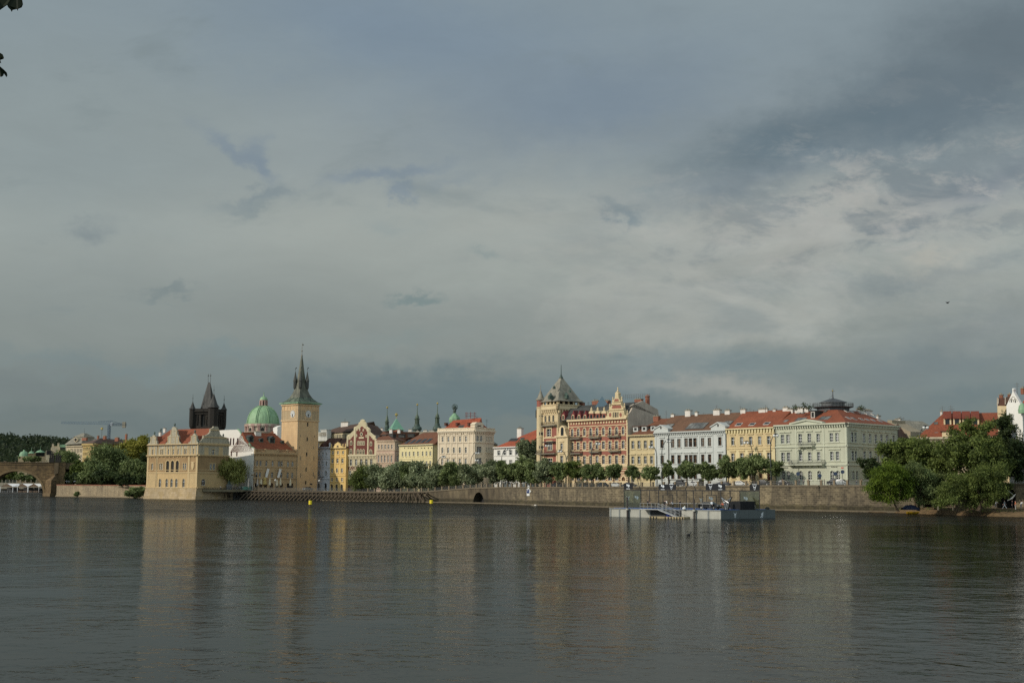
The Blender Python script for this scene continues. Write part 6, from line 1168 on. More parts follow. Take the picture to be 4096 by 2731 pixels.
 for xs in ([939, 969], [1060], [1123], [1184], [1242], [1303], [1370]):
  dy = (xs[0]-940)*.07; s2 += b.row(G, Z9, xs, 598+dy, 702+dy, 30, trim='hood', bars=3, curt=.5); s2 += b.row(G, Z9, [x+5 for x in xs], 792+dy*.25, 893, 30, trim='hood', bars=3, curt=.5)
 s2 += b.row(G, Z9, [948, 985, 1078, 1140, 1200, 1260], 995, 1090, 28, arch=True, trim='flat', xref=960, bars=3)
 ze = z(520); mb = MB(); wall(mb, F, 0, F.L, 6.2, ze, ops); wall(mb, G, 0, G.L, 6.2, ze, s2); b.shell(mb, F, D, 6.2, ze, right=False); b.add(mb, 'wall', [M_gr])
 for FF in (F, G):
  L_ = FF.L; b.mould(FF, [(-.0, L_+.1, ze-.1, ze+.3, .8), (0, L_, ze-.35, ze-.1, .3), (0, L_, z(712)-.1, z(712)+.1, .15), (0, L_, z(745)-.2, z(745)+.15, .3), (0, L_, z(905)-.1, z(905)+.1, .15), (0, L_, z(938)-.2, z(938)+.15, .3), (0, L_, 6.2, z(1110), .12), (L_-.5, L_, 6.2, ze-.35, .1), (0, .5, 6.2, ze-.35, .1)], M_grt, dent=(ze-.75, ze-.35, .6, .8, .36))
  mb = MB()
  for k in range(8): zz = 6.9+k*.52; FF.box(mb, 0, L_, zz, zz+.06, -.01, .03)
  b.add(mb, 'rustication', [M_gr])
 b.mould(F, [(u-.2, u+.2, z(938), ze-.35, .12) for u in (uu(352), uu(640))], M_grt, name='pilasters')
 mb = MB(); u0, u1, um = uu(312, 520), uu(632, 515), uu(472, 500); zt = F.px(*Z9(472, 476))[1]; zb = ze+.3; F.poly(mb, [(u0, zb), (u1, zb), (um, zt)], -1.0, .45, 0)
 for (a, c, e_, h) in ((u0-.4, zb, um, zt), (um, zt, u1+.4, zb)): mb.hexa([F.pt(a, c, .9), F.pt(e_, h, .9), F.pt(e_, h, -3), F.pt(a, c, -3)], [F.pt(a, c+.4, .9), F.pt(e_, h+.4, .9), F.pt(e_, h+.4, -3), F.pt(a, c+.4, -3)])
 b.add(mb, 'pediment', [M_grt])
 b.balcony(F, uu(400, 740), uu(548, 740), F.px(*Z9(474, 746))[1]+.15, 1.4, 1.15, M_iron, M_grt); b.balcony(F, uu(304, 930), uu(656, 930), F.px(*Z9(480, 938))[1]+.15, 1.6, 1.15, M_iron, M_grt); b.pipe(F, .15, 6.6, ze, M_slated); b.pipe(G, .2, 6.6, z(905)); b.pipe(G, G.L-.2, 6.6, ze, M_slated)
 mt = M_slated; text_mesh('ETLETSKA-HET', .3, 'wall_lettering', mt, b.root, F.pt(uu(208, 968), z(972, 240), .1), F.rz); text_mesh('ETLETSKA-HET', .3, 'wall_lettering', mt, b.root, F.pt(uu(718, 958), z(962, 755), .1), F.rz)
 mb = MB(); F.box(mb, uu(823, 967), uu(848, 967), z(972, 835), z(962, 835), 0, .1); b.add(mb, 'street_sign', [plain('red_enamel', (.45, .04, .03, 1))])
 zr = RIDGE-.4; sb = 8.5; mb = MB(); o = .5; zo = ze+.05; A = F.pt(-.1, zo, o); Bc = Vector((*(F.B+(F.n+G.n)*o), zo)); Cc = G.pt(G.L+.3, zo, o); rA = F.pt(-.1, zr, -sb); rB = Vector((*(F.B-(F.n+G.n)*sb), zr)); rC = G.pt(G.L-7.5, zr, -sb); kA = F.pt(-.1, zo, -2*sb); kB = Vector((*(F.B-(F.n+G.n)*2*sb), zo)); kC = G.pt(G.L+.3, zo, -2*sb)
 mb.face([A, Bc, rB, rA]); mb.face([Bc, Cc, rC, rB]); mb.face([Cc, kC, rC]); mb.face([kC, kB, rB, rC]); mb.face([kB, kA, rA, rB]); mb.face([kA, A, rA]); r = b.add(mb, 'roof', [M_red])
 mb = MB(); mb.tube(A+Vector((0, 0, -.05)), Bc+Vector((0, 0, -.05)), .16, n=6); mb.tube(Bc+Vector((0, 0, -.05)), Cc+Vector((0, 0, -.05)), .16, n=6); mb.build('gutter', [M_slated], r)
 fg = b.roofpts(F, D, zo, zr, sb); b.skylights(r, fg, Z9, [(246, 484, 44, 26), (400, 468, 96, 40), (650, 455, 104, 42), (382, 400, 30, 18), (424, 398, 30, 18), (655, 382, 34, 18), (562, 384, 26, 12)], M_panel, M_slated)
 ms = Bld.__new__(Bld); ms.root = b.root; fg2 = b.roofpts(G, D, zo, zr, sb); f2, g2 = fg2
 for x, y in ((895, 452), (955, 459), (1035, 466), (1098, 472), (1160, 478), (1230, 486), (880, 380), (930, 385), (1035, 400), (1095, 408), (1160, 415)):
  b.skylights(r, fg2, Z9, [(x, y, 26, 22 if y > 440 else 16)], M_panel, M_chim)
 f, g = fg; u, fr = f(*Z9(527, 452)); p = g(u, fr); o0 = (p.xy-F.A).dot(F.n); mb = MB(); F.box(mb, u-.8, u+.8, p.z-.2, p.z+2.0, o0-4.0, o0, 0); F.box(mb, u-1.0, u+1.0, p.z+2.0, p.z+2.2, o0-4.3, o0+.3, 0); F.box(mb, u-.6, u+.6, p.z+.1, p.z+1.85, o0, o0+.05, 1); F.box(mb, u-.42, u+.42, p.z+.3, p.z+1.7, o0+.05, o0+.07, 2); mb.build('dormer', [M_slated, M_chim, M_dark], r)
 b.chimneys(r, F, 8, Z9, [(245, 342, 52, 2.4), (296, 360, 56, 1.6), (390, 348, 84, 1.8), (464, 345, 40, 1.6)]); b.chimneys(r, G, 9, Z9, [(1026, 358, 58, 2.0), (1098, 374, 68, 1.6), (1212, 428, 26, 1.2)]); b.antennas(r, F, 8, Z9, [(345, 300, 350)]);
 for x, y in ((340, 345), (435, 325), (490, 340), (1030, 345)):
  p = P(*Z9(x, y), 352); me = leafmesh('rooftop_shrub', np.array([p.x, p.y, p.z])+RNG.normal(size=(60, 3))*.5, .3, F_DARK); o_ = bpy.data.objects.new('rooftop_shrub', me); link(o_); o_.parent = r; o_.matrix_parent_inverse = Matrix.Translation(-ORI[b.root.name])
 q = Vector(P(*Z9(737, 320), 355)); k = .38265*355/FPX; zz = lambda y: P(*Z9(737, y), 355).z; mg = plain('lead_grey_metal', (.075, .078, .082, 1), .5, .2)
 mb = MB(); mb.lathe((q.x, q.y, 0), [(165*k, zr-2.5), (165*k, zz(350)), (180*k, zz(350)), (180*k, zz(344))], 8, 0, F.rz+.39); mb.lathe((q.x, q.y, 0), [(120*k, zz(345)), (120*k, zz(288))], 8, 0, F.rz+.39); lk = mb.build('lookout_base', [M_concrete], b.root)
 ORI[lk.name] = ORI[b.root.name]; bpy.data.objects.remove(lk)
 mb = MB(); mb.lathe((q.x, q.y, 0), [(168*k, zr-2.5), (168*k, zz(352)), (210*k, zz(340)), (212*k, zz(333)), (122*k, zz(333)), (122*k, zz(290)), (150*k, zz(289)), (146*k, zz(284)), (85*k, zz(264)), (40*k, zz(250)), (14*k, zz(244)), (8*k, zz(236)), (5*k, zz(200)), (3*k, zz(172))], 8, 0, F.rz+.39); lk = b.add(mb, 'lookout', [mg])
 mb = MB(); n = 40
 for i in range(n):
  a = 2*math.pi*i/n; a2 = 2*math.pi*(i+1)/n; c0 = Vector((q.x+206*k*math.cos(a), q.y+206*k*math.sin(a), zz(333))); c1 = Vector((q.x+206*k*math.cos(a2), q.y+206*k*math.sin(a2), zz(333))); hh = zz(296)-zz(333); mb.tube(c0, c0+Vector((0, 0, hh)), .06, n=4)
  for t in (.33, .66, 1): mb.tube(c0+Vector((0, 0, hh*t)), c1+Vector((0, 0, hh*t)), .05, n=4)
 mb.build('lookout_railing', [M_iron], lk)
 mb = MB(); mb.lathe((q.x, q.y, zz(176)), [(.05, 0), (.22, .3), (.05, .6)], 8); mb.build('gilded_ball', [M_gold], lk); mb = MB(); c = P(*Z9(737, 245), 355); mb.tube(c, P(*Z9(737, 140), 355), .06, n=4); mb.tube(P(*Z9(712, 168), 355), P(*Z9(760, 168), 355), .05, n=4); mb.tube(P(*Z9(690, 255), 355), P(*Z9(737, 200), 355), .04, n=4); mb.build('antenna', [M_iron], lk)
row()
# ------------------------------------------------------------------ houses at the right behind the bank trees
def right_side():
 F = facpx(Z10(520, 0)[0], 392, Z10(725, 0)[0], 384); b = Bld('pale_house', 'plain pale house with a slanting roof end and chimneys behind the green corner house', 'house', F, 6); m = pal('pale_beige_plaster', 186, 174, 150); mb = MB(); f = lambda x, y: F.px(*Z10(x, y)); pts = [f(505, 490), f(545, 490), f(700, 575), f(715, 600)]; F.poly(mb, [(f(500, 700)[0], 6), (F.L+2, 6), (F.L+2, pts[-1][1])]+pts[::-1]+[(f(500, 700)[0], pts[0][1])], -8, 0); w = b.add(mb, 'wall', [m]); b.row(F, Z10, [545], 515, 540, 14, trim=None) if False else None
 mb = MB(); a, c = f(545, 488), f(712, 585); mb.hexa([F.pt(a[0], a[1], .4), F.pt(c[0], c[1], .4), F.pt(c[0], c[1], -8), F.pt(a[0], a[1], -8)], [F.pt(a[0], a[1]+.4, .4), F.pt(c[0], c[1]+.4, .4), F.pt(c[0], c[1]+.4, -8), F.pt(a[0], a[1]+.4, -8)]); r = b.add(mb, 'roof', [M_slate]); b.chimneys(r, F, 3, Z10, [(490, 468, 40, 4.5), (520, 462, 30, 5)]); b.antennas(r, F, 3, Z10, [(528, 430, 470), (560, 440, 480), (582, 465, 500), (618, 460, 530)])
 F = facpx(Z10(392, 0)[0], 372, Z10(600, 0)[0], 366); b = Bld('low_beige_house', 'low beige house wedged behind the end of the green corner house', 'house', F, 6); f = lambda x, y: F.px(*Z10(x, y)); mb = MB(); pts = [f(390, 470), f(440, 470), f(440, 500), f(500, 530), f(632, 590), f(632, 660)]; F.poly(mb, [(pts[0][0], 6), (pts[-1][0], 6)]+pts[::-1], -6, 0); b.add(mb, 'wall', [pal('dull_beige_plaster', 160, 146, 122)])
 mb = MB(); a, c = f(505, 588), f(612, 655); mb.hexa([F.pt(a[0], a[1]-.5, 4), F.pt(c[0], c[1]-.5, 4), F.pt(c[0], c[1]-.5, 0.05), F.pt(a[0], a[1]+2, 0.05)], [F.pt(a[0], a[1]-.2, 4), F.pt(c[0], c[1]-.2, 4), F.pt(c[0], c[1]-.2, 0.05), F.pt(a[0], a[1]+2.3, 0.05)]); b.add(mb, 'roof', [M_brown])
 F = facpx(Z10(640, 0)[0], 330, Z10(1640, 0)[0], 322); b = Bld('red_mansard_house', 'house with a tall red tiled mansard roof above the bank trees', 'house', F, 7); z = lambda y, x=1000: F.px(*Z10(x, y))[1]; uu = lambda x, y=600: F.px(*Z10(x, y))[0]; ze = z(650); mb = MB(); b.trim = pal('beige_trim', 200, 186, 150)
 ops = b.row(F, Z10, [690, 760, 840, 920, 1000], 700, 760, 30, trim='hood', xref=840)
 wall(mb, F, 0, F.L, 6.5, ze, ops); b.shell(mb, F, 18, 6.5, ze); b.add(mb, 'wall', [pal('beige_plaster', 196, 178, 138)]); b.mould(F, [(-.3, F.L, ze-.4, ze+.1, .7), (0, F.L, z(690)-.1, z(690)+.1, .2)], b.trim)
 zt = P(*Z10(1100, 403), 334).z; mt = tiles('mansard_red_tiles', col(142, 76, 50, K), .2); u_l, u_r = uu(700, 640), F.L; mb = MB(); e = [F.pt(u_l, ze, .3), F.pt(u_r, ze, .3), F.pt(u_r, ze, -16), F.pt(u_l, ze, -16)]; t = [F.pt(uu(955, 500)+.4, zt, -6), F.pt(u_r, zt, -6), F.pt(u_r, zt, -10), F.pt(uu(955, 500)+.4, zt, -10)]; mb.loft([e, t]); r = b.add(mb, 'roof', [mt])
 fg = b.roofpts(F, 18, ze, zt, 6); f, g = fg
 for x in (1020, 1120, 1215, 1310):
  u0, fr = f(*Z10(x, 518)); p = g(u0, fr); o0 = (p.xy-F.A).dot(F.n); w = 1.05; zt_ = 0; mb = MB(); hexb = [F.pt(u0-w, p.z+1.55, o0+.9), F.pt(u0+w, p.z+1.55, o0+.9), F.pt(u0+w, p.z+3.5, o0-2.4), F.pt(u0-w, p.z+3.5, o0-2.4)]; mb.hexa(hexb, [v+Vector((0, 0, .2)) for v in hexb], 0)
  F.box(mb, u0-w+.1, u0-w+.5, p.z, p.z+1.7, o0-2, o0+.4, 1); F.box(mb, u0+w-.5, u0+w-.1, p.z, p.z+1.7, o0-2, o0+.4, 1); F.box(mb, u0-w+.5, u0+w-.5, p.z+.1, p.z+1.5, o0-1, o0+.1, 2); mb.build('dormer', [tiles('dark_mansard_tiles', col(128, 62, 44, K)), M_creamt, M_pane], r)
 b.skylights(r, fg, Z10, [(898, 506, 46, 28), (902, 616, 48, 38)], M_panel, M_redk)
 u0, u1 = uu(962, 620), uu(1150, 620); mb = MB(); F.box(mb, u0, u1, ze+.2, z(592), -1.2, .25, 0); F.box(mb, u0+2.2, u0+4.2, ze+.4, z(600), .25, .3, 1); F.box(mb, u0-.4, u1+.4, z(592), z(582), -2.5, .5, 2); b.add(mb, 'attic', [M_creamt, M_concrete, M_redk])
 b.chimneys(r, F, 6, Z10, [(953, 382, 22, 1.5)]); b.antennas(r, F, 6, Z10, [(966, 325, 400), (1055, 315, 400), (1068, 345, 400), (1166, 390, 405), (1290, 380, 402)])
 d = 300; F = facpx(ZW(1180, 0)[0], 302, ZW(1900, 0)[0], 296); b = Bld('white_gabled_house', 'house with a bright white pointed gable and vivid orange roof at the right edge', 'house', F, 7); f = lambda x, y: F.px(*ZW(x, y)); wh = plaster('bright_white_wall', col(235, 231, 220, K), .04)
 mb = MB(); pts = [f(1140, 960), f(1325, 545), f(1330, 470), f(1320, 440), f(1342, 405), f(1368, 440), f(1358, 470), f(1365, 530), f(1600, 945), f(1640, 955), f(1640, 1100)]; F.poly(mb, [(pts[0][0], 7), (pts[-1][0], 7)]+pts[::-1], -.8, 0); b.add(mb, 'wall', [wh])
 for x, y0, y1 in ((1297, 770, 850), (1420, 770, 860)): u, z1 = f(x, y0); _, z0 = f(x, y1); mb = MB(); F.poly(mb, [(u+a, z0+c) for a, c in outline(.3, z1-z0, True)], 0, .05); b.add(mb, 'window', [M_dark])
 for x in (1297, 1420, 1358): u, zz = f(x, 760 if x != 1358 else 690); mb = MB(); pp = [F.pt(u+.55*math.cos(a), zz+.75*math.sin(a)-.6, .03) for a in [i*math.pi/8 for i in range(9)]]; mb.path(pp, [.06]*9, 5); b.add(mb, 'blind_arch', [M_concrete])
 mo = tiles('vivid_orange_tiles', col(172, 78, 46, K), .14); mb = MB(); a0, a1 = f(1385, 490), f(1560, 830); mb.hexa([F.pt(a1[0], a1[1]-.3, -1), F.pt(a1[0]+16, a1[1]-.3, -1), F.pt(a1[0]+16, a0[1]-.3, -6), F.pt(a0[0], a0[1]-.3, -6)], [F.pt(a1[0], a1[1], -1), F.pt(a1[0]+16, a1[1], -1), F.pt(a1[0]+16, a0[1], -6), F.pt(a0[0], a0[1], -6)]); r = b.add(mb, 'roof', [mo]); b.chimneys(r, F, 6, ZW, [(1660, 420, 90, 1.4)], M_brick); b.antennas(r, F, 6, ZW, [(1478, 230, 480)])
 mb = MB(); u, zz = f(1465, 375); mb.lathe(F.pt(u, zz, -6), [(.05, -.4), (.38, -.1), (.38, .1), (.05, .4)], 10); mb.build('satellite_dish', [M_chim], r)
 mb = MB(); F.box(mb, f(1560, 900)[0], f(1900, 900)[0], 7, f(1600, 835)[1], -4.6, -1.4, 0); b.add(mb, 'rear_wall', [M_slated])
 mb = MB(); u, zz = f(1690, 1000); mb.lathe(F.pt(u, zz-1.5, .6), [(.9, 0), (.95, .8), (.7, 1.8), (.2, 2.4)], 12); b.add(mb, 'oriel_dome', [M_copper])
 F = facpx(ZW(855, 0)[0], 312, ZW(1290, 0)[0], 310); b = Bld('red_attic_house', 'narrow house with a red attic wall between pale firewalls left of the white gable', 'house', F, 7); f = lambda x, y: F.px(*ZW(x, y)); mb = MB()
 for q, mi in (([(880, 965), (915, 715), (1080, 715), (1095, 965)], 0), ([(1100, 870), (1135, 700), (1280, 620), (1290, 870)], 1), ([(850, 960), (855, 705), (875, 705), (880, 960)], 2), ([(880, 900), (890, 725), (910, 725), (905, 900)], 2), ([(1095, 920), (1100, 685), (1125, 685), (1128, 920)], 2), ([(880, 1200), (870, 965), (1290, 965), (1290, 1200)], 3)):
  pp = [f(x, y) for x, y in q]; pp = pp if pp[2][0] > pp[0][0] and pp[1][1] < pp[0][1] else pp[::-1]; F.poly(mb, pp, -3, .1*mi)
  mb.m[-(len(pp)+2):] = [mi]*(len(pp)+2)
 F.box(mb, f(860, 1100)[0], f(1290, 1100)[0], 7, f(900, 1000)[1], -6, 0, 3); w = b.add(mb, 'wall', [M_redk, M_brown, M_gwall, M_creamt]); b.chimneys(w, F, 1, ZW, [(978, 628, 110, .9), (1235, 612, 90, 1.2)], M_brick)
right_side()
# ------------------------------------------------------------------ stone bridge, far left
def bridge():
 d = 636; F = Fac(P(-400, 1900, 624).xy, P(ZL(1430, 0)[0], 1900, d).xy); f = lambda x, y: F.px(*ZL(x, y)); pier = P(*ZL(1340, 1100), d)
 root = thing('stone_bridge', 'old sandstone bridge with one visible arch, pointed pier and black statues', 'bridge', (pier.x, pier.y, 0))
 ms = blocks('bridge_sandstone', col(150, 124, 86, K), col(112, 92, 66, K), col(104, 86, 62, K), 1.5, .7, .03, .34); zt = f(700, 325)[1]; uc, _ = f(430, 900); ur = f(1130, 1000)[0]; R = ur-uc; ztop = f(450, 545)[1]; ry = ztop-1.0
 mb = MB(); n = 20; arc = [(uc+R*math.cos(k*math.pi/n), 1.0+ry*math.sin(k*math.pi/n)) for k in range(n+1)]; TH = 10.0
 for (u0, z0), (u1, z1) in zip(arc, arc[1:]):
  mb.face([F.pt(u1, z1), F.pt(u0, z0), F.pt(u0, zt), F.pt(u1, zt)], 0, [(u1, z1), (u0, z0), (u0, zt), (u1, zt)]); mb.face([F.pt(u0, z0, 0), F.pt(u1, z1, 0), F.pt(u1, z1, -TH), F.pt(u0, z0, -TH)], 0, [(0, u0), (0, u1), (TH, u1), (TH, u0)])
  mb.face([F.pt(u0, z0, -TH), F.pt(u1, z1, -TH), F.pt(u1, zt, -TH), F.pt(u0, zt, -TH)], 0)
  ro = lambda q: (uc+(q[0]-uc)*1.075, 1.0+(q[1]-1.0)*1.085)
  a, c = ro((u0, z0)), ro((u1, z1)); mb.face([F.pt(u0, z0, .14), F.pt(a[0], a[1], .14), F.pt(c[0], c[1], .14), F.pt(u1, z1, .14)], 1); mb.face([F.pt(a[0], a[1], .14), F.pt(a[0], a[1], 0), F.pt(c[0], c[1], 0), F.pt(c[0], c[1], .14)], 1)
 L_ = F.L
 for u0, u1 in ((uc+R, L_+5), (-30, uc-R)):
  F.box(mb, u0, u1, -2, zt, -TH, 0); k = len(mb.f)-4
  for fi in range(len(mb.f)-6, len(mb.f)):
   mb.uv[fi] = [((Vector((mb.v[i][0], mb.v[i][1]))-F.A).dot(F.t), mb.v[i][2]) for i in mb.f[fi]]
 mb.build('arch_wall', [ms, plaster('voussoir_stone', col(140, 116, 82, K), .22)], root)
 mb = MB(); F.box(mb, -30, L_+5, zt, zt+.35, -.9, .25); F.box(mb, -30, L_+5, zt-1.1, zt-.9, 0, .2); mb.build('parapet', [plaster('bridge_parapet', col(106, 90, 66, K), .25)], root)
 u0, u1 = f(1185, 900)[0], f(1560, 900)[0]; zc = f(1350, 790)[1]; zp = f(1350, 1120)[1]; za = f(1440, 600)[1]; um = (u0+u1)/2; pr = 5.5
 mb = MB(); b_ = [F.pt(u0, -2, 0), F.pt(um+.3, -2, pr), F.pt(u1, -2, 0)]; t_ = [F.pt(u0, zc, 0), F.pt(um+.3, zc, pr), F.pt(u1, zc, 0)]
 for i in range(2): q = [b_[i], b_[i+1], t_[i+1], t_[i]]; mb.face(q, 0, [(i*8, 0), (i*8+7.5, 0), (i*8+7.5, zc), (i*8, zc)])
 ap = F.pt(um+2, za, 0)
 mb.face([t_[0], t_[1], ap], 0, [(0, 0), (7, 0), (3, 5)]); mb.face([t_[1], t_[2], ap], 0, [(0, 0), (7, 0), (3, 5)])
 mb.build('pier', [ms], root)
 mb = MB(); e = 1.1; q = [F.pt(u0-e, -2, .0), F.pt(um+.3, -2, pr+e*1.4), F.pt(u1+e, -2, 0), F.pt(u1+e, -2, -TH), F.pt(u0-e, -2, -TH)]; mb.loft([q, [Vector((v.x, v.y, zp)) for v in q]]); mb.build('plinth', [plaster('plinth_stone', col(118, 98, 70, K), .25)], root)
 mb = MB(); ub, ue = f(1430, 500)[0], f(1540, 500)[0]; zs0 = f(1450, 640)[1]; F.poly(mb, [(ub, zs0), (ub+.3, zs0), (ue, za), (ue, zt), (ub, zt)], 0, 1.5); mb.build('buttress', [plaster('bridge_parapet', (1, 1, 1, 1))], root)
 mb = MB(); F.box(mb, ub-1, L_+9, zt-3, zt, -TH, -1.0); mb.build('deck', [plaster('bridge_parapet', (1, 1, 1, 1))], root)
 mk = plaster('blackened_statue_stone', col(46, 43, 38, K), .3)
 for (x0, x1, yt, lab) in ((1285, 1425, 30, 'black statue group on the bridge parapet, left of the pair'), (1440, 1600, 50, 'black statue group standing over the bridge pier, right of the pair')):
  c = F.pt((f(x0, 200)[0]+f(x1, 200)[0])/2, zt+.35, -.3); st = thing('statue', lab, 'statue', c, 'statues on the bridge'); w = f(x1, 200)[0]-f(x0, 200)[0]; top = f(x0, yt)[1]
  mb = MB(); F0 = Fac(c.xy-F.t*w/2, c.xy+F.t*w/2); hp = (top-zt)*.3; F0.box(mb, .1, w-.1, zt+.35, zt+hp, -.9, .9); mb.build('pedestal', [mk], st)
  rnd = random.Random(x0)
  for i, (uf, hf) in enumerate(((.2, .72), (.55, 1.0), (.85, .68))):
   mb = MB(); hh = (top-zt-hp)*hf; p = F0.pt(w*uf, zt+hp, rnd.uniform(-.2, .2)); r = w*.17
   mb.lathe(p, [(r*1.15, 0), (r*1.0, hh*.3), (r*.75, hh*.55), (r*.95, hh*.72), (r*.45, hh*.8), (r*.3, hh*.83), (r*.42, hh*.9), (r*.3, hh*.98), (.03, hh)], 9)
   for s in (-1, 1):
    sh = p+Vector((F.t.x*s*r*.8, F.t.y*s*r*.8, hh*.72)); el = sh+Vector((F.t.x*s*r*.8, F.t.y*s*r*.8, rnd.uniform(-.18, .1)*hh)); mb.path([sh, el, el+Vector((F.t.x*s*r*.2, F.t.y*s*r*.2, rnd.choice((-1, 1))*hh*.2))], [r*.32, r*.25, r*.15], 6)
   mb.build('figure', [mk], st, smooth=True)
 return F, zt
BF, BZ = bridge()
def marquees():
 d = 790
 mw = plain('white_canvas', (.8, .8, .8, 1), .6, 0, .04); mi = plain('marquee_wood', (.16, .10, .06, 1), .7)
 labs = ['white peaked marquee seen under the bridge arch, farthest left', 'white peaked marquee under the bridge arch, middle of the row', 'white peaked marquee nearest the pier under the bridge arch']
 for i, (x0, x1, xp) in enumerate(((20, 340, 190), (460, 725, 590), (740, 1020, 885))):
  a, c = P(*ZL(x0, 950), d), P(*ZL(x1, 950), d); F = Fac(a.xy, c.xy); z = lambda y: P(*ZL(xp, y), d).z; ze, zp, z0 = z(948), z(872), .9; L_ = F.L; D = 10
  rt = thing('marquee', labs[i], 'marquee', F.pt(L_/2, z0, 0), 'white marquees under the arch'); mb = MB(); um = F.px(*ZL(xp, 900))[0]
  back = L_*1.0
  p = F.pt(um, zp, 0); q = F.pt(um, zp, -D)
  mb.face([F.pt(0, ze, .3), p, q, F.pt(0, ze, -D)]); mb.face([p, F.pt(L_, ze, .3), F.pt(L_, ze, -D), q]);  w2 = 12*.0001
  mb.face([p, F.pt(L_, ze, .3), F.pt(L_+um*.9, zp-.05, -.8)]); mb.face([F.pt(L_, ze, .3), F.pt(L_+um*.9, zp-.05, -.8), F.pt(L_+um*.9, ze, -.8)][::-1])
  mb.build('canopy', [mw], rt); mb = MB(); mb.face([F.pt(0, ze, .1), F.pt(L_, ze, .1), F.pt(um, zp-.1, .1)]); mb.build('gable_panel', [mi], rt)
  for u in (0, L_, ):
   mb = MB(); mb.tube(F.pt(u, z0, 0), F.pt(u, ze, 0), .16, n=6); mb.build('pole', [mw], rt)
  mb = MB(); F.box(mb, 0, L_, z0, ze-.6, -D, -D+.3); mb.build('back_wall', [M_slated], rt)
  mb = MB()
  for k in range(5): u = L_*(k+.5)/5; F.box(mb, u-.5, u+.5, z0, z0+1.1, -2.5, -1.2)
  mb.build('tables', [mi if i else M_iron], rt)
 a, c = P(-60, 1970, d-2), P(ZL(1120, 0)[0], 1970, d-2); F = Fac(a.xy, c.xy); rt = thing('landing_stage', 'dark floating landing stage carrying the marquees', 'landing stage', F.pt(F.L/2, 0, 0)); mb = MB(); F.box(mb, 0, F.L, -.3, .9, -14, 1); mb.build('deck', [M_slated], rt); mb = MB()
 for k in range(30): u = F.L*k/30; mb.tube(F.pt(u, .9, .8), F.pt(u, 1.9, .8), .05, n=4)
 mb.tube(F.pt(0, 1.9, .8), F.pt(F.L, 1.9, .8), .05, n=4); mb.build('railing', [M_iron], rt)
 F = Fac(P(-60, 1900, 806).xy, P(ZL(1150, 0)[0], 1900, 806).xy); rt = thing('far_bank_wall', 'pale bank wall with bollards beyond the marquees under the arch', 'wall', F.pt(F.L/2, 0, 0)); zt = P(*ZL(400, 850), 806).z; mb = MB(); F.box(mb, 0, F.L, -1, zt, -1, 0); mb.build('wall', [M_concrete], rt)
 for x in (52, 150, 243, 335, 430, 540, 670, 810, 945): u = F.px(*ZL(x, 800))[0]; mb = MB(); F.box(mb, u-.16, u+.16, zt, zt+1.9, -.3, 0); mb.build('bollard', [M_concrete], rt)
 treepx('rounded dark tree on the far bank seen through the bridge arch', ZL(560, 0)[0], ZL(0, 575)[1], ZL(0, 800)[1], 60, 835, 3.2, F_MID, lumps=4, group='trees behind the bridge arch'); treepx('pale green tree on the far bank at the left of the bridge arch', ZL(290, 0)[0], ZL(0, 560)[1], ZL(0, 780)[1], 40, 842, 3.2, F_GREEN, lumps=4, group='trees behind the bridge arch'); treepx('darkest tree on the far bank tucked under the crown of the arch', ZL(800, 0)[0], ZL(0, 640)[1], ZL(0, 830)[1], 50, 850, 3.2, F_DARK, lumps=4, group='trees behind the bridge arch'); treepx('tree at the far left edge behind the bridge arch', ZL(60, 0)[0], ZL(0, 600)[1], ZL(0, 800)[1], 42, 850, 3.2, F_DARK, lumps=4, group='trees behind the bridge arch')
marquees()
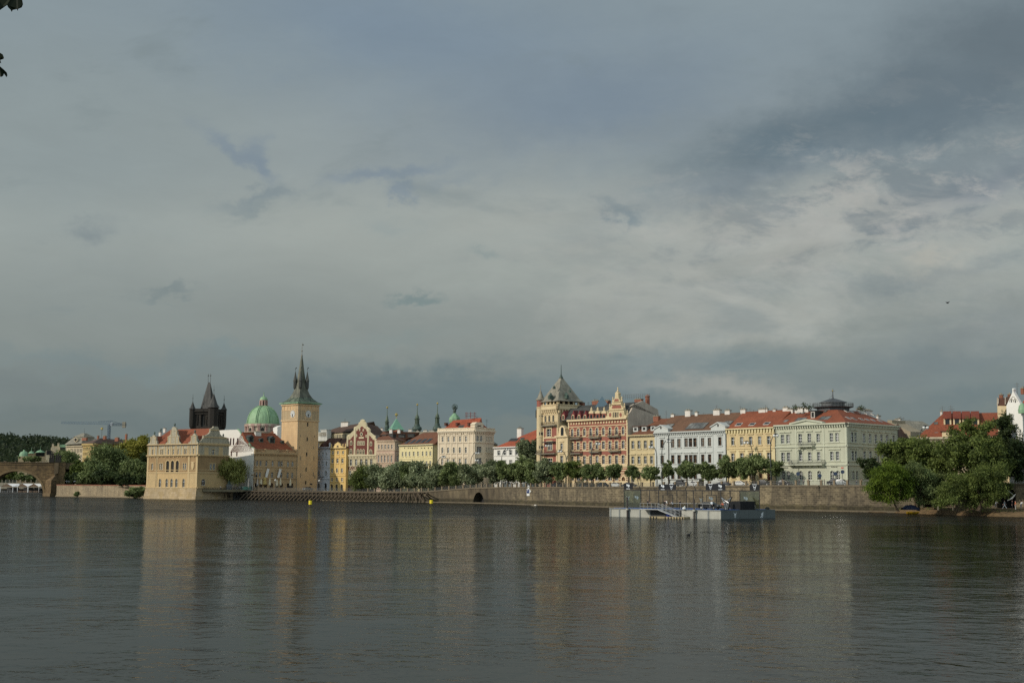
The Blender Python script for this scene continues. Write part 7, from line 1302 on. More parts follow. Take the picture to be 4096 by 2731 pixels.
def left_background():
 mb = MB(); xs = [-1400, -500, 0, 120, 260, 400, 520, 700, 1100]; ys = [1840, 1800, 1752, 1764, 1772, 1778, 1785, 1800, 1850]; d = 1650; top = [P(x, y, d) for x, y in zip(xs, ys)]; bot = [P(x, y, 1150) for x, y in zip(xs, [1925]*9)]
 far = [Vector((p.x*1.4, 2600, p.z*.9)) for p in top]
 for i in range(8):
  mid0 = top[i].lerp(bot[i], .5); mid1 = top[i+1].lerp(bot[i+1], .5); mid0.z += 2; mid1.z += 2
  b0, b1 = Vector((bot[i].x, 1150, 2)), Vector((bot[i+1].x, 1150, 2)); mb.face([b0, b1, bot[i+1], bot[i]]); mb.face([bot[i], bot[i+1], mid1, mid0]); mb.face([mid0, mid1, top[i+1], top[i]]); mb.face([top[i], top[i+1], far[i+1], far[i]])
 h = mb.build('hill', plain('hill_earth', (.012, .019, .008, 1), .95)); tag(h, 'dark wooded hill rising at the far left', 'hill', kind='structure')
 pts = []; rg = np.random.default_rng(3)
 for i in range(620):
  x = rg.uniform(-80, 580); t = rg.random()**.6; p = P(x, 1925, 1150).lerp(P(x, np.interp(x, xs, ys), 1650), t); p.z += 3; r = rg.uniform(5, 9.5); n = 60; q = rg.normal(size=(n, 3)); q /= np.linalg.norm(q, axis=1)[:, None]; q *= (rg.random(n)**.4)[:, None]*r; q[:, 2] *= .85; pts.append(np.array(p)+q+np.array([0, -4, 0]))
 me = leafmesh('forest', np.concatenate(pts), 1.7, foliage('far_forest_leaves', (.022, .034, .016, 1), (.06, .082, .034, 1)), tint=np.repeat(rg.random(620), 60)*.8); o = bpy.data.objects.new('forest', me); link(o); tag(o, 'distant dark wood covering the hill at the far left', 'forest', kind='stuff')
 d = 860; F = facpx(Z1(165, 0)[0], 850, Z1(420, 0)[0], 856); b = Bld('domed_palace', 'low ochre palace with three pale green copper domes beyond the bridge', 'palace', F, 6); m = pal('old_ochre', 196, 170, 122, var=.12); f = lambda x, y: F.px(*Z1(x, y)); mb = MB()
 for x0, x1, yt, o in ((165, 250, 1062, 0), (245, 310, 1035, -2), (310, 405, 1030, -4), (200, 420, 1072, -8)): F.box(mb, f(x0, 1050)[0], f(x1, 1050)[0], 6, f(x0, yt)[1], o-18, o)
 b.add(mb, 'wall', [m])
 for xc, yb, yt, w, kind in ((212, 1058, 1016, 78, 'dome'), (280, 1036, 1016, 56, 'hip'), (360, 1028, 1006, 86, 'hip')):
  u, zb = f(xc, yb); zt = f(xc, yt)[1]; R = w/2*.4464*862/FPX; p = F.pt(u, 0, -R); mb = MB()
  if kind == 'dome': mb.lathe((p.x, p.y, 0), [(R*1.02, zb-.5), (R, zb), (R*.95, zb+(zt-zb)*.4), (R*.7, zb+(zt-zb)*.8), (R*.25, zt), (.3, zt+1)], 16)
  else: mb.lathe((p.x, p.y, 0), [(R*1.08, zb), (R*.55, zb+(zt-zb)*.75), (R*.12, zt), (.14, zt+.3), (.1, zt+2.6)], 8)
  b.add(mb, 'dome', [M_copper], smooth=(kind == 'dome'))
 mb = MB()
 for x in (330, 345, 360, 375, 390): u, zz = f(x, 1043); F.box(mb, u-.7, u+.7, zz-1.4, zz+1.4, -4, -3.9)
 b.add(mb, 'window', [M_dark])
 F = facpx(Z1(412, 0)[0], 780, Z1(600, 0)[0], 784); b = Bld('pale_palace', 'cream palace block with chimneys and a green roof beyond the bridge statues', 'palace', F, 6); mc = pal('pale_stone_plaster', 204, 186, 146, var=.1); f = lambda x, y: F.px(*Z1(x, y)); mb = MB()
 for x0, x1, yt, o in ((412, 470, 1010, 0), (455, 540, 980, -2), (535, 600, 982, -1), (480, 600, 968, -8)): F.box(mb, f(x0, 1000)[0], f(x1, 1000)[0], 6, f(x0, yt)[1], o-14, o)
 b.add(mb, 'wall', [mc]); mb = MB(); F.box(mb, f(535, 960)[0], f(600, 960)[0], f(540, 980)[1], f(540, 955)[1], -10, -4); r = b.add(mb, 'roof', [M_copper]); b.chimneys(r, F, 5, Z1, [(475, 952, 18, 5), (524, 945, 18, 6)], mc)
 mb = MB()
 for x in (425, 440, 455): u, zz = f(x, 1030); F.box(mb, u-.6, u+.6, zz-1.3, zz+1.3, 0, .05)
 for x in (545, 560, 575): u, zz = f(x, 1010); F.box(mb, u-.5, u+.5, zz-2, zz+2, -1, -.9)
 b.add(mb, 'window', [M_dark])
 F = facpx(Z1(588, 0)[0], 742, Z1(738, 0)[0], 736); b = Bld('mansard_palace', 'white-walled palace with a grey mansard pavilion and round window', 'palace', F, 6); f = lambda x, y: F.px(*Z1(x, y)); ze = f(600, 958)[1]; mb = MB(); b.trim = mc; ops = b.row(F, Z1, [650, 664, 678, 692, 706, 720, 732], 995, 1030, 7, trim=None, bars=0)+b.row(F, Z1, [652, 668, 684, 700, 716, 730], 1050, 1075, 6, trim=None, bars=0)
 zw = f(700, 968)[1]; wall(mb, F, 0, F.L, 6, zw, ops); b.shell(mb, F, 16, 6, zw); u1 = f(640, 950)[0]; b.add(mb, 'wall', [mc]); b.mould(F, [(0, F.L, zw-.5, zw, .8)], mc)
 mb = MB(); a = [F.pt(-1, ze, .6), F.pt(f(735, 950)[0], ze+.4, .6), F.pt(f(735, 950)[0], ze+.4, -14), F.pt(-1, ze, -14)]; zt = f(660, 888)[1]; t = [F.pt(f(628, 890)[0], zt, -3), F.pt(f(718, 890)[0], zt, -3), F.pt(f(718, 890)[0], zt, -11), F.pt(f(628, 890)[0], zt, -11)]; t2 = [p.lerp((t[0]+t[2])/2, .8)+Vector((0, 0, 2.4)) for p in t]; mb.loft([a, t]); mb.loft([[p+(p-(t[0]+t[2])/2)*.12 for p in t], t2]); r = b.add(mb, 'roof', [M_slate]); u, zz = f(680, 914); mb = MB(); F.poly(mb, [(u+1.4*math.cos(k*.3927), zz+1.4*math.sin(k*.3927)) for k in range(16)], -3, .2, 0); F.poly(mb, [(u+.95*math.cos(k*.3927), zz+.95*math.sin(k*.3927)) for k in range(16)], .1, .3, 1); mb.build('round_window', [mc, M_dark], r); mb = MB(); mb.tube((t2[0]+t2[2])/2, (t2[0]+t2[2])/2+Vector((0, 0, 3)), .15, .05); mb.build('finial', [M_iron], r)
 mb = MB(); e0, e1 = F.pt(f(640, 950)[0], zw, .4), F.pt(F.L+10, zw+.5, .4); r0, r1 = F.pt(f(745, 905)[0], f(740, 905)[1], -9), F.pt(F.L+14, f(800, 905)[1], -9); mb.face([e0, e1, r1, r0]); mb.build('wing_roof', [M_slate], b.root)
 F = facpx(Z1(736, 0)[0], 706, Z1(836, 0)[0], 700); G = Fac(F.B, P(1320*.4464+20, 1850, 770).xy); b = Bld('ochre_school', 'large ochre block with a broad brown hipped roof behind the trees and the crane mast', 'building', F, 6); mo = pal('mustard_plaster', 192, 164, 92, var=.1); b.trim = mo; f = lambda x, y: F.px(*Z1(x, y)); ze = f(780, 948)[1]; mb = MB()
 ops = []
 for y0, y1 in ((985, 1010), (1030, 1055), (1075, 1100)): ops += b.row(F, Z1, [746, 756, 766, 776, 786, 796, 806, 816, 826], y0, y1, 5, trim=None, bars=0)
 wall(mb, F, 0, F.L, 6, ze, ops); wall(mb, G, 0, G.L, 6, ze); b.shell(mb, F, 30, 6, ze, right=False); b.add(mb, 'wall', [mo])
 for FF in (F, G): b.mould(FF, [(0, FF.L, ze-1, ze, .9), (0, FF.L, ze-2.2, ze-2.0, .2)], mo)
 zt = P(*Z1(930, 897), 712).z; mb = MB(); A, B_, C_ = F.pt(-.5, ze, .9), F.pt(F.L, ze, 1.2), G.pt(G.L, ze, .9); r0, r1 = P(*Z1(900, 898), 718), P(*Z1(1330, 903), 775); r0.z = r1.z = zt; D_ = F.pt(-.5, ze, -34); mb.face([A, B_, r0]); mb.face([B_, C_, r1, r0]); mb.face([D_, A, r0]); mb.face([C_, Vector((C_.x, C_.y+50, ze)), r1]); r = b.add(mb, 'roof', [tiles('umber_roof_tiles', col(104, 82, 70, K), .2)])
 b.chimneys(r, F, 14, Z1, [(880, 880, 12, 4), (940, 882, 20, 2), (1050, 897, 30, 2.0), (1132, 865, 14, 6), (760, 898, 40, 1.6)], M_brick)
 d = 900; p = P(*Z1(975, 890), d); k = .4464*d/FPX; z = lambda y: P(*Z1(975, y), d).z; mbl = plain('crane_blue', (.05, .085, .13, 1), .5); rt = thing('tower_crane', 'blue lattice tower crane with a long jib above the left rooftops', 'crane', (p.x, p.y, 3)); h = 11*k
 def lattice(mb, a, c, w, n, r=.16):
  a, c = Vector(a), Vector(c); ax = (c-a).normalized(); s = ax.orthogonal().normalized()*w; s2 = ax.cross(s); cs = [s+s2, s-s2, -s-s2, -s+s2]
  for q in cs: mb.tube(a+q, c+q, r, n=4)
  for i in range(n):
   for j in range(4): mb.tube(a.lerp(c, i/n)+cs[j], a.lerp(c, (i+1)/n)+cs[(j+1) % 4], r*.7, n=4)
 mb = MB(); lattice(mb, (p.x, p.y, 3), (p.x, p.y, z(782)), h*.8, 26, .17); mb.build('mast', [mbl], rt)
 je = P(*Z1(548, 768), d); jr = P(*Z1(990, 777), d); ct = P(*Z1(1135, 780), d); jb = MB(); n = 30; a, c = jr, je; bh = 15*k
 for s in (-.8, .8): jb.tube(a+Vector((0, s, 0)), c+Vector((0, s, 0)), .13, n=4)
 jb.tube(a+Vector((0, 0, bh*1.5)), c+Vector((0, 0, bh*1.1)), .11, n=4)
 for i in range(n):
  q0 = a.lerp(c, i/n); q1 = a.lerp(c, (i+.5)/n)+Vector((0, 0, bh*(1.5-.4*(i+.5)/n))); q2 = a.lerp(c, (i+1)/n); jb.tube(q0, q1, .08, n=4); jb.tube(q1, q2, .08, n=4)
 jb.build('jib', [plain('crane_grey_blue', (.10, .16, .22, 1), .5)], rt); mb = MB(); lattice(mb, jr, ct, .6, 9, .12); mb.build('counter_jib', [mbl], rt); q = P(*Z1(1112, 778), d); mb = MB(); mb.box((q.x, q.y, q.z-2.4), 2.2, 1.6, 4.2); mb.build('counterweight', [M_concrete], rt); q = P(*Z1(1000, 775), d); mb = MB(); mb.box((q.x, q.y, q.z-1.2), 1.8, 1.6, 2.4); mb.build('cab', [plain('crane_cab_grey', (.3, .33, .35, 1))], rt); mb = MB(); tp = P(*Z1(995, 744), d); mb.tube((p.x, p.y, z(782)), tp, .4, .2); mb.tube(tp, P(*Z1(1090, 772), d), .12); mb.tube(tp, P(*Z1(880, 752), d), .1); mb.build('tie_bars', [mbl], rt)
 q = P(*Z1(914, 815), 850); rt = thing('rooftop_mast', 'thin rooftop mast with a pale lamp left of the crane', 'mast', (q.x, q.y, P(*Z1(914, 900), 850).z-6)); mb = MB(); mb.tube((q.x, q.y, P(*Z1(914, 900), 850).z-6), q, .22, .14); mb.build('pole', [M_iron], rt); mb = MB(); mb.lathe(q, [(.1, -1), (.9, -.4), (.9, .4), (.1, 1)], 8); mb.build('lamp_head', [M_gold], rt)
left_background()
quay_wall('river_wall', 'pale rubble river wall below the trees between the bridge and the museum', [225, 500, 583], M_rubble) if False else None
def river_wall():
 rt = thing('river_wall', 'pale rubble river wall below the trees between the bridge and the museum', 'wall', (*Q[500], 0)); zt = P(400, 1941, Q[500][1]).z; mb = MB(); cp = MB(); F = Fac(Q[225], (Q[583][0]+3, Q[583][1]+1)); wall(mb, F, 0, F.L, -1.5, zt); F.box(mb, 0, F.L, -1, .5, 0, .5); F.box(cp, 0, F.L, zt, zt+.35, -.8, .2); mb.build('wall', [M_rubble], rt); cp.build('coping', [M_brick], rt)
 c = P(*Z1(672, 1282), 640); s = thing('shelter', 'flat white canopy on thin posts above the pale river wall', 'canopy', (c.x, c.y, 5)); k = .4464*640/FPX; mb = MB(); mb.box((c.x, c.y, c.z-.5), 138*k, 5, .85); mb.build('canopy', [plain('white_canvas', (1, 1, 1, 1))], s)
 for x in (-60, -10, 60): mb = MB(); mb.tube((c.x+x*k, c.y-2, 4.5), (c.x+x*k, c.y-2, c.z-.4), .12); mb.build('post', [M_iron], s)
 c = P(*Z1(1262, 1290), 590); s = thing('shelter', 'low dark shed with a thin white roof against the left museum wall', 'shed', (c.x, c.y, 5)); k = .4464*590/FPX; mb = MB(); mb.box((c.x, c.y, c.z-.1), 100*k, 4, .3); mb.build('roof', [M_chim], s); mb = MB(); mb.box((c.x, c.y+1, 4.2), 96*k, 2.5, c.z-4.3); mb.build('wall', [M_slated], s)
river_wall()
G1 = 'trees behind the pale river wall'
treepx('dark green tree beside the bridge statues', Z1(600, 0)[0], Z1(0, 1000)[1], Z1(0, 1300)[1], 100, 650, 5, F_MID, group=G1, dens=1.3, lumps=7)
treepx('brighter bushy green tree low behind the white canopy', Z1(690, 0)[0], Z1(0, 1080)[1], Z1(0, 1295)[1], 66, 640, 5, F_GREEN, group=G1, dens=1.3)
treepx('dark chestnut with pale blossom candles left of the tall grey-green tree', Z1(862, 0)[0], Z1(0, 1085)[1], Z1(0, 1310)[1], 112, 615, 5, F_MID, group=G1, dens=1.2, lumps=7)
treepx('tallest grey-green tree in front of the ochre block', Z1(965, 0)[0], Z1(0, 945)[1], Z1(0, 1290)[1], 130, 650, 5, F_MID, group=G1, dens=1.2, lumps=8)
treepx('yellow-green tree standing behind the others next to the museum gable', Z1(1190, 0)[0], Z1(0, 882)[1], Z1(0, 1130)[1], 132, 690, 5, F_YELLOW, group=G1, dens=1.3, lumps=7)
treepx('dark chestnut tree right beside the museum wall', Z1(1205, 0)[0], Z1(0, 1065)[1], Z1(0, 1320)[1], 112, 590, 5, F_MID, group=G1, dens=1.2, lumps=7)
treepx('dark slim tree filling the gap at the museum corner', Z1(1290, 0)[0], Z1(0, 1000)[1], Z1(0, 1290)[1], 44, 600, 5, F_DARK, group=G1, dens=1.2, lumps=4)
treepx('dark tree at the back between the brighter tree and the chestnut', Z1(800, 0)[0], Z1(0, 1090)[1], Z1(0, 1300)[1], 70, 662, 5, F_DARK, group=G1)
treepx('low hedge-like bush on the bridge approach', Z1(285, 0)[0], Z1(0, 1065)[1], Z1(0, 1118)[1], 86, 700, 14, F_MID, name='bush', cat='bush', lumps=6)
treepx('ivy bush climbing the end of the pale wall at the water', Z1(1210, 0)[0], Z1(0, 1330)[1], Z1(0, 1442)[1], 84, Q[583][1]-2, .2, F_MID, name='bush', cat='bush', lumps=6, trunk=.1)
treepx('small dark shrub rooted in the foot of the pale river wall', Z1(688, 0)[0], Z1(0, 1376)[1], Z1(0, 1420)[1], 16, Q[225][1]-30, .2, F_MID, name='shrub', cat='bush', lumps=3, trunk=.08, leaf=.4)
for i, (x, yt, yb, w, d_) in enumerate(((430, 1880, 1944, 120, 600), (500, 1890, 1944, 110, 585), (330, 1890, 1942, 90, 625), (575, 1895, 1946, 50, 575), (275, 1888, 1940, 60, 640))):  # added dark bushes that stand in for the shade under the trees
 treepx('added dark bush for the shade behind the pale river wall, '+('under the tall grey-green tree', 'under the chestnut by the museum', 'under the blossoming chestnut', 'against the museum corner', 'at the foot of the bridge pier')[i], x, yt, yb, w, d_, 4.6, F_DARK, name='bush', cat='bush', lumps=6, trunk=.1, dens=1.2)
# ------------------------------------------------------------------ terrace by the museum
def terrace():
 zf = 3.95; F = MF2; rt = thing('terrace', 'stone terrace on the museum side with an overhanging slab edge above the water', 'terrace', (*Q[930], 0)); mb = MB()
 a = Vector(Q[786])+Vector((.6, .2)); c = P(*ZK1(620, 600), 537).xy; e = P(*ZK1(860, 470), 541).xy
 W1 = Fac(a, c); wall(mb, W1, 0, W1.L, -1, zf-.6); mb.build('wall', [blocks('terrace_ashlar', col(186, 166, 128, K), col(120, 102, 76, K), col(140, 122, 92, K), 1.7, .9, .03, .3)], rt)
 S1 = Fac(P(*ZK1(60, 470), 523.5).xy, P(*ZK1(910, 470), 536).xy); mb = MB(); S1.box(mb, 0, S1.L, zf-.75, zf+.15, -16, 0); mb.build('slab', [plaster('terrace_slab', col(126, 116, 92, K), .2)], rt)
 for x in (470, 555, 690, 780): u = S1.px(*ZK1(x, 480))[0]; mb = MB(); p = S1.pt(u, 0, -3.4); mb.tube(S1.pt(u, zf-.8, -.2), S1.pt(u+2, .8, -4), .22, n=5); mb.build('brace', [M_wood], rt)
 mb = MB(); mb.hexa([W1.pt(W1.L, -1, -.2), S1.pt(S1.L, -1, -4.5), S1.pt(S1.L, -1, -5.5), W1.pt(W1.L, -1, -1.5)], [W1.pt(W1.L, zf-.7, -.2), S1.pt(S1.L, zf-.7, -4.5), S1.pt(S1.L, zf-.7, -5.5), W1.pt(W1.L, zf-.7, -1.5)]); mb.build('rear_wall', [M_slated], rt)
 rl = MB(); n = int(S1.L/.8)
 for k in range(n+1): rl.tube(S1.pt(S1.L*k/n, zf+.1, -.3), S1.pt(S1.L*k/n, zf+1.2, -.3), .04, n=4)
 for hh in (.4, .8, 1.2): rl.tube(S1.pt(0, zf+hh, -.3), S1.pt(S1.L, zf+hh, -.3), .04, n=4)
 rl.build('railing', [M_black], rt)
 treepx('weeping willow on the terrace beside the museum', Z3(122, 0)[0], Z3(0, 1062)[1], Z3(0, 1300)[1], 138, 537, zf, F_WILLOW, name='willow_tree', cat='tree', lumps=9, dens=1.5, droop=.55, leaf=.62, trunk=.5)
 p = P(*ZK1(545, 380), 534); s = thing('monument', 'small dark seated bronze monument on a plinth under the willow', 'monument', (p.x, p.y, zf)); mb = MB(); mb.box((p.x, p.y, zf), 2.2, 2.2, 2.4, .3); mb.build('plinth', [M_iron], s); mb = MB(); mb.lathe((p.x, p.y, zf+2.4), [(.7, 0), (.65, .8), (.45, 1.3), (.2, 1.5), (.26, 1.75), (.05, 2.0)], 10); mb.path([(p.x+.3, p.y-.3, zf+3.0), (p.x+.8, p.y-.8, zf+3.0), (p.x+.8, p.y-.8, zf+2.3)], [.28, .22, .16]); mb.build('figure', [M_copperk], s)
 p = P(*ZK1(218, 360), 530); s = thing('statue', 'slim pale statue on a low plinth at the terrace railing', 'statue', (p.x, p.y, zf)); mb = MB(); mb.box((p.x, p.y, zf), 1.3, 1.3, 1.5, .3); mb.build('plinth', [M_iron], s); mb = MB(); mb.lathe((p.x, p.y, zf+1.5), [(.32, 0), (.26, .8), (.36, 1.6), (.22, 2.0), (.1, 2.15), (.17, 2.35), (.03, 2.6)], 8); mb.build('figure', [M_chim], s)
 T = thing('timber_guard', 'long row of slanting timber ice guards at the foot of the embankment', 'timber guard', (*Q[1100], 0)); bx = [930, 1100, 1290, 1500, 1700]
 bk = thing('timber_wall', 'dark plank river wall behind the slanting timbers below the clock tower', 'wall', (*Q[1100], 0)); mb = MB()
 for a_, c_ in ((930, 1100), (1100, 1290)):
  Fb = Fac(np.array(Q[a_])+np.array([.8, 1.8]), np.array(Q[c_])+np.array([.8, 1.8])); n = int(Fb.L/.9)
  for k in range(n): Fb.box(mb, Fb.L*k/n+.05, Fb.L*(k+1)/n-.05, -1, min(QT[a_], QT[c_])-.2, -.4, .12*(k % 2))
  Fb.box(mb, 0, Fb.L, -1, min(QT[a_], QT[c_])-.15, -3, -.4)
 mb.build('planks', [plain('dark_wet_timber', (.014, .012, .01, 1), .9)], bk)
 bm = MB()
 for a_, c_ in zip(bx, bx[1:]):
  p, q = Vector((*Q[a_], QT[a_]-.45)), Vector((*Q[c_], QT[c_]-.45)); bm.tube(p+Vector((-.2, -.4, 0)), q+Vector((-.2, -.4, 0)), .26, n=6); p.z = q.z = 2.0; bm.tube(p, q, .2, n=6)
 bm.build('beam', [M_wood], T)
 def at(x):
  ks = bx
  for a_, c_ in zip(ks, ks[1:]):
   if x <= c_: t = (x-a_)/(c_-a_); return Vector(Q[a_]).lerp(Vector(Q[c_]), t), QT[a_]+(QT[c_]-QT[a_])*t
  return Vector(Q[1700]), QT[1700]
 N_ = 46
 for k in range(N_):
  xt = ZK1(920, 0)[0]+k*15.35 if True else 0
  if xt > 1690: break
  p, zt = at(max(931, xt)); jx = random.uniform(-.5, .5); lean = 26 if xt < 1600 else (26-(xt-1600)*.75); q, _ = at(max(932, min(1698, xt-lean+jx))); foot = q+Vector((-1.3, -1.6)) if xt < 1645 else q+Vector((.2, -1.5))
  mb = MB(); mb.tube((foot.x, foot.y, -.6), (p.x-.1, p.y-.45, zt-.35), .25, .22, 7); mb.build('strut', [M_wood], T)
  mb = MB(); mb.tube((p.x-.4, p.y-.5, -.8), (p.x-.4, p.y-.5, zt-1.0), .24, .22, 7); mb.build('post', [M_wood], T)
 for (x0, y0, x1, y1) in ((1880, 510, 1980, 690), (1990, 540, 2160, 700), (2010, 520, 2240, 695)):
  a_ = P(*ZK2(x0, y0), 462); c_ = WZ(*ZK2(x1, y1)); mb = MB(); mb.tube(a_, c_, .25, .22, 7); mb.build('strut', [M_wood], T)
 rl = MB();
 for a_, c_ in ((930, 1100), (1100, 1290), (1290, 1470)):
  p, zp = at(a_); q, zq = at(c_)
  n = int((q-p).length/.7)
  for k in range(n+1): c = p.lerp(q, k/n); zz = zp+(zq-zp)*k/n; rl.tube((c.x, c.y+.6, zz-.1), (c.x, c.y+.6, zz+1.15), .035, n=4)
  for hh in (.3, .7, 1.15): rl.tube((p.x, p.y+.6, zp+hh), (q.x, q.y+.6, zq+hh), .04, n=4)
 g = thing('embankment_railing', 'thin dark railing along the top of the timber-faced embankment', 'railing', (*Q[1100], QT[1100])); rl.build('bars', [M_iron], g)
 mpar = plain('cream_canvas', (.62, .54, .38, 1), .8, 0, .1); mgr = plain('grey_canvas', (.2, .19, .17, 1), .8)
 labs = ['closed grey parasol, first in front of the restaurant from the willow', 'closed cream parasol leaning near the yellow sign at the restaurant', 'closed cream parasol between the two white banners', 'closed cream parasol under the right white banner', 'closed cream parasol, taller one just right of the right banner', 'closed cream parasol in front of the restaurant doorway', 'closed dim grey parasol beside the archway']
 for (x, y0, y1, mt), lb in zip(((735, 1140, 1290, mgr), (806, 1150, 1255, mpar), (975, 1130, 1275, mpar), (1117, 1160, 1290, mpar), (1185, 1135, 1275, mpar), (1378, 1145, 1285, mpar), (566, 1135, 1310, mgr)), labs):
  dd = 533+(x-735)*.018; p = P(*ZT(x, y1), dd); tz = P(*ZT(x, y0), dd).z; s = thing('parasol', lb, 'parasol', (p.x, p.y, zf), 'closed parasols on the terrace'); mb = MB(); mb.tube((p.x, p.y, zf), (p.x, p.y, tz), .06); mb.build('pole', [M_wood], s); mb = MB(); mb.lathe((p.x, p.y, 0), [(.42, p.z), (.5, p.z+.5), (.34, p.z+(tz-p.z)*.55), (.42, p.z+(tz-p.z)*.6), (.1, tz-.1), (.03, tz+.1)], 9); mb.build('canopy', [mt], s)
 mban = plain('white_banner_cloth', (.74, .72, .68, 1), .8, 0, .05)
 for x0, y0, x1, y1, lb in ((903, 952, 865, 1115, 'long white banner hanging aslant, left of the two on the restaurant'), (1140, 962, 1100, 1122, 'long white banner hanging aslant, right of the two on the restaurant')):
  u0, z0 = RF.px(*ZT(x0, y0)); u1, z1 = RF.px(*ZT(x1, y1)); c = RF.pt((u0+u1)/2, (z0+z1)/2, 1.5); s = thing('banner', lb, 'banner', c, 'white banners on the restaurant'); mb = MB(); RF.poly(mb, [(u1-.6, z1), (u1+.55, z1-.1), (u0+.7, z0), (u0-.5, z0+.15)], 1.45, 1.6); mb.build('cloth', [mban], s); mb = MB(); mb.tube(RF.pt(u0, z0, 0), RF.pt(u0, z0, 1.7), .06); mb.build('bracket', [M_iron], s)
 u, zz = RF.px(*ZT(853, 1180)); s = thing('yellow_sign_lantern', 'ochre yellow hanging sign lantern on the restaurant wall', 'lantern', RF.pt(u, zz, 1)); mb = MB(); mb.lathe(RF.pt(u, zz, 1.0), [(.1, -2.2), (.9, -1.6), (.6, -.2), (.75, .8), (.2, 1.5)], 8); mb.build('lantern', [plain('amber_cloth', (.5, .36, .12, 1), .7)], s)
terrace()
# ------------------------------------------------------------------ trees on the quay
GQ = 'trees along the embankment'
def qtree(lb, x, yt, yb, w, mat, back=5.0, **k):
 if x < 2200 and yb > 1915: yb += 10; w *= 1.16
 else: w *= 1.1
 d = qd(x)+back; return treepx(lb, x, yt, yb, w, d, street(x), mat, group=GQ, **k)
qtree('bright green maple hanging down over the timber guards at the gabled house', 1452, 1840, 1958, 80, F_GREEN, 3, dens=1.4, lumps=8, droop=.2)
qtree('silvery tree just right of the bright green maple', 1503, 1852, 1938, 80, F_SILVER, 5, lumps=7, dens=1.2)
qtree('tall silvery tree in front of the dusty pink house', 1588, 1824, 1950, 92, F_SILVER, 5, lumps=8, dens=1.25)
qtree('silvery tree in front of the left end of the pale yellow house', 1640, 1846, 1945, 70, F_MID, 5, lumps=6, dens=1.2)
qtree('grey-green tree in front of the pale yellow house, its middle', 1682, 1843, 1938, 74, F_SILVER, 5, lumps=7, dens=1.2)
qtree('grey-green tree under the first curved street lamp', 1742, 1853, 1940, 82, F_SILVER, 5, lumps=7, dens=1.2)
qtree('green tree in front of the arched windows of the cream corner house', 1808, 1846, 1934, 72, F_MID, 5, lumps=7, dens=1.2)
qtree('grey-green tree in front of the chamfered corner of the cream house', 1882, 1848, 1930, 78, F_SILVER, 5, lumps=7, dens=1.2)
qtree('grey-green tree in front of the dark gap right of the cream house', 1972, 1830, 1928, 78, F_SILVER, 6, lumps=7, dens=1.2)
qtree('green tree in front of the left windows of the small white house', 2032, 1838, 1930, 66, F_MID, 6, lumps=6, dens=1.2)
qtree('green tree in front of the right windows of the small white house', 2082, 1826, 1926, 66, F_MID, 7, lumps=6, dens=1.2)
qtree('tallest embankment tree, its top covering the edge of the stair turret', 2118, 1738, 1885, 74, F_SILVER, 22, lumps=8, dens=1.3, trunk=.4)
qtree('green tree with thin trunk at the foot of the stair turret', 2140, 1838, 1938, 62, F_MID, 5, lumps=6, dens=1.2)
qtree('wide grey-green tree in front of the palace tower', 2186, 1824, 1930, 74, F_SILVER, 5, lumps=7, dens=1.2)
qtree('small green tree in front of the cream bay of the palace', 2244, 1846, 1918, 60, F_MID, 7, lumps=6, dens=1.1)
qtree('reddish green tree in front of the left balconies of the palace', 2302, 1836, 1918, 62, F_GREEN, 7, lumps=6, dens=1.1)
qtree('round tree in front of the middle of the red palace', 2372, 1845, 1922, 84, F_MID, 7, lumps=7, dens=1.15)
qtree('round tree in front of the arched door end of the red palace', 2455, 1838, 1915, 58, F_MID, 7, lumps=6, dens=1.15)
qtree('small round tree at the corner of the red palace and the sand-yellow house', 2531, 1858, 1910, 50, F_MID, 7, lumps=5, dens=1.1)
qtree('small oval tree in front of the sand-yellow house', 2603, 1856, 1920, 58, F_MID, 7, lumps=6, dens=1.1)
qtree('thin young tree with a wispy crown beside the dark drainpipe', 2672, 1832, 1915, 36, F_MID, 7, lumps=5, dens=.7)
qtree('broad tree in front of the triple windows of the long white house', 2748, 1846, 1918, 84, F_MID, 7, lumps=7, dens=1.15)
qtree('broad tree in front of the right half of the long white house', 2832, 1842, 1922, 78, F_MID, 7, lumps=7, dens=1.15)
qtree('uneven tree where the long white house meets the warm yellow house', 2914, 1828, 1918, 66, F_MID, 8, lumps=7, dens=1.0)
qtree('tree with a divided crown left of the big tree at the warm yellow house', 2963, 1828, 1912, 60, F_MID, 8, lumps=6, dens=1.1)
qtree('biggest tree of the warm yellow house, under the lamp', 3018, 1810, 1906, 104, F_MID, 8, lumps=9, dens=1.25)
qtree('small tree at the left edge of the green corner house', 3094, 1840, 1905, 56, F_MID, 8, lumps=6, dens=1.1)
qtree('slim dark tree against the side wall of the green corner house', 3484, 1818, 1925, 62, F_DARK, 7, lumps=6, dens=1.0)
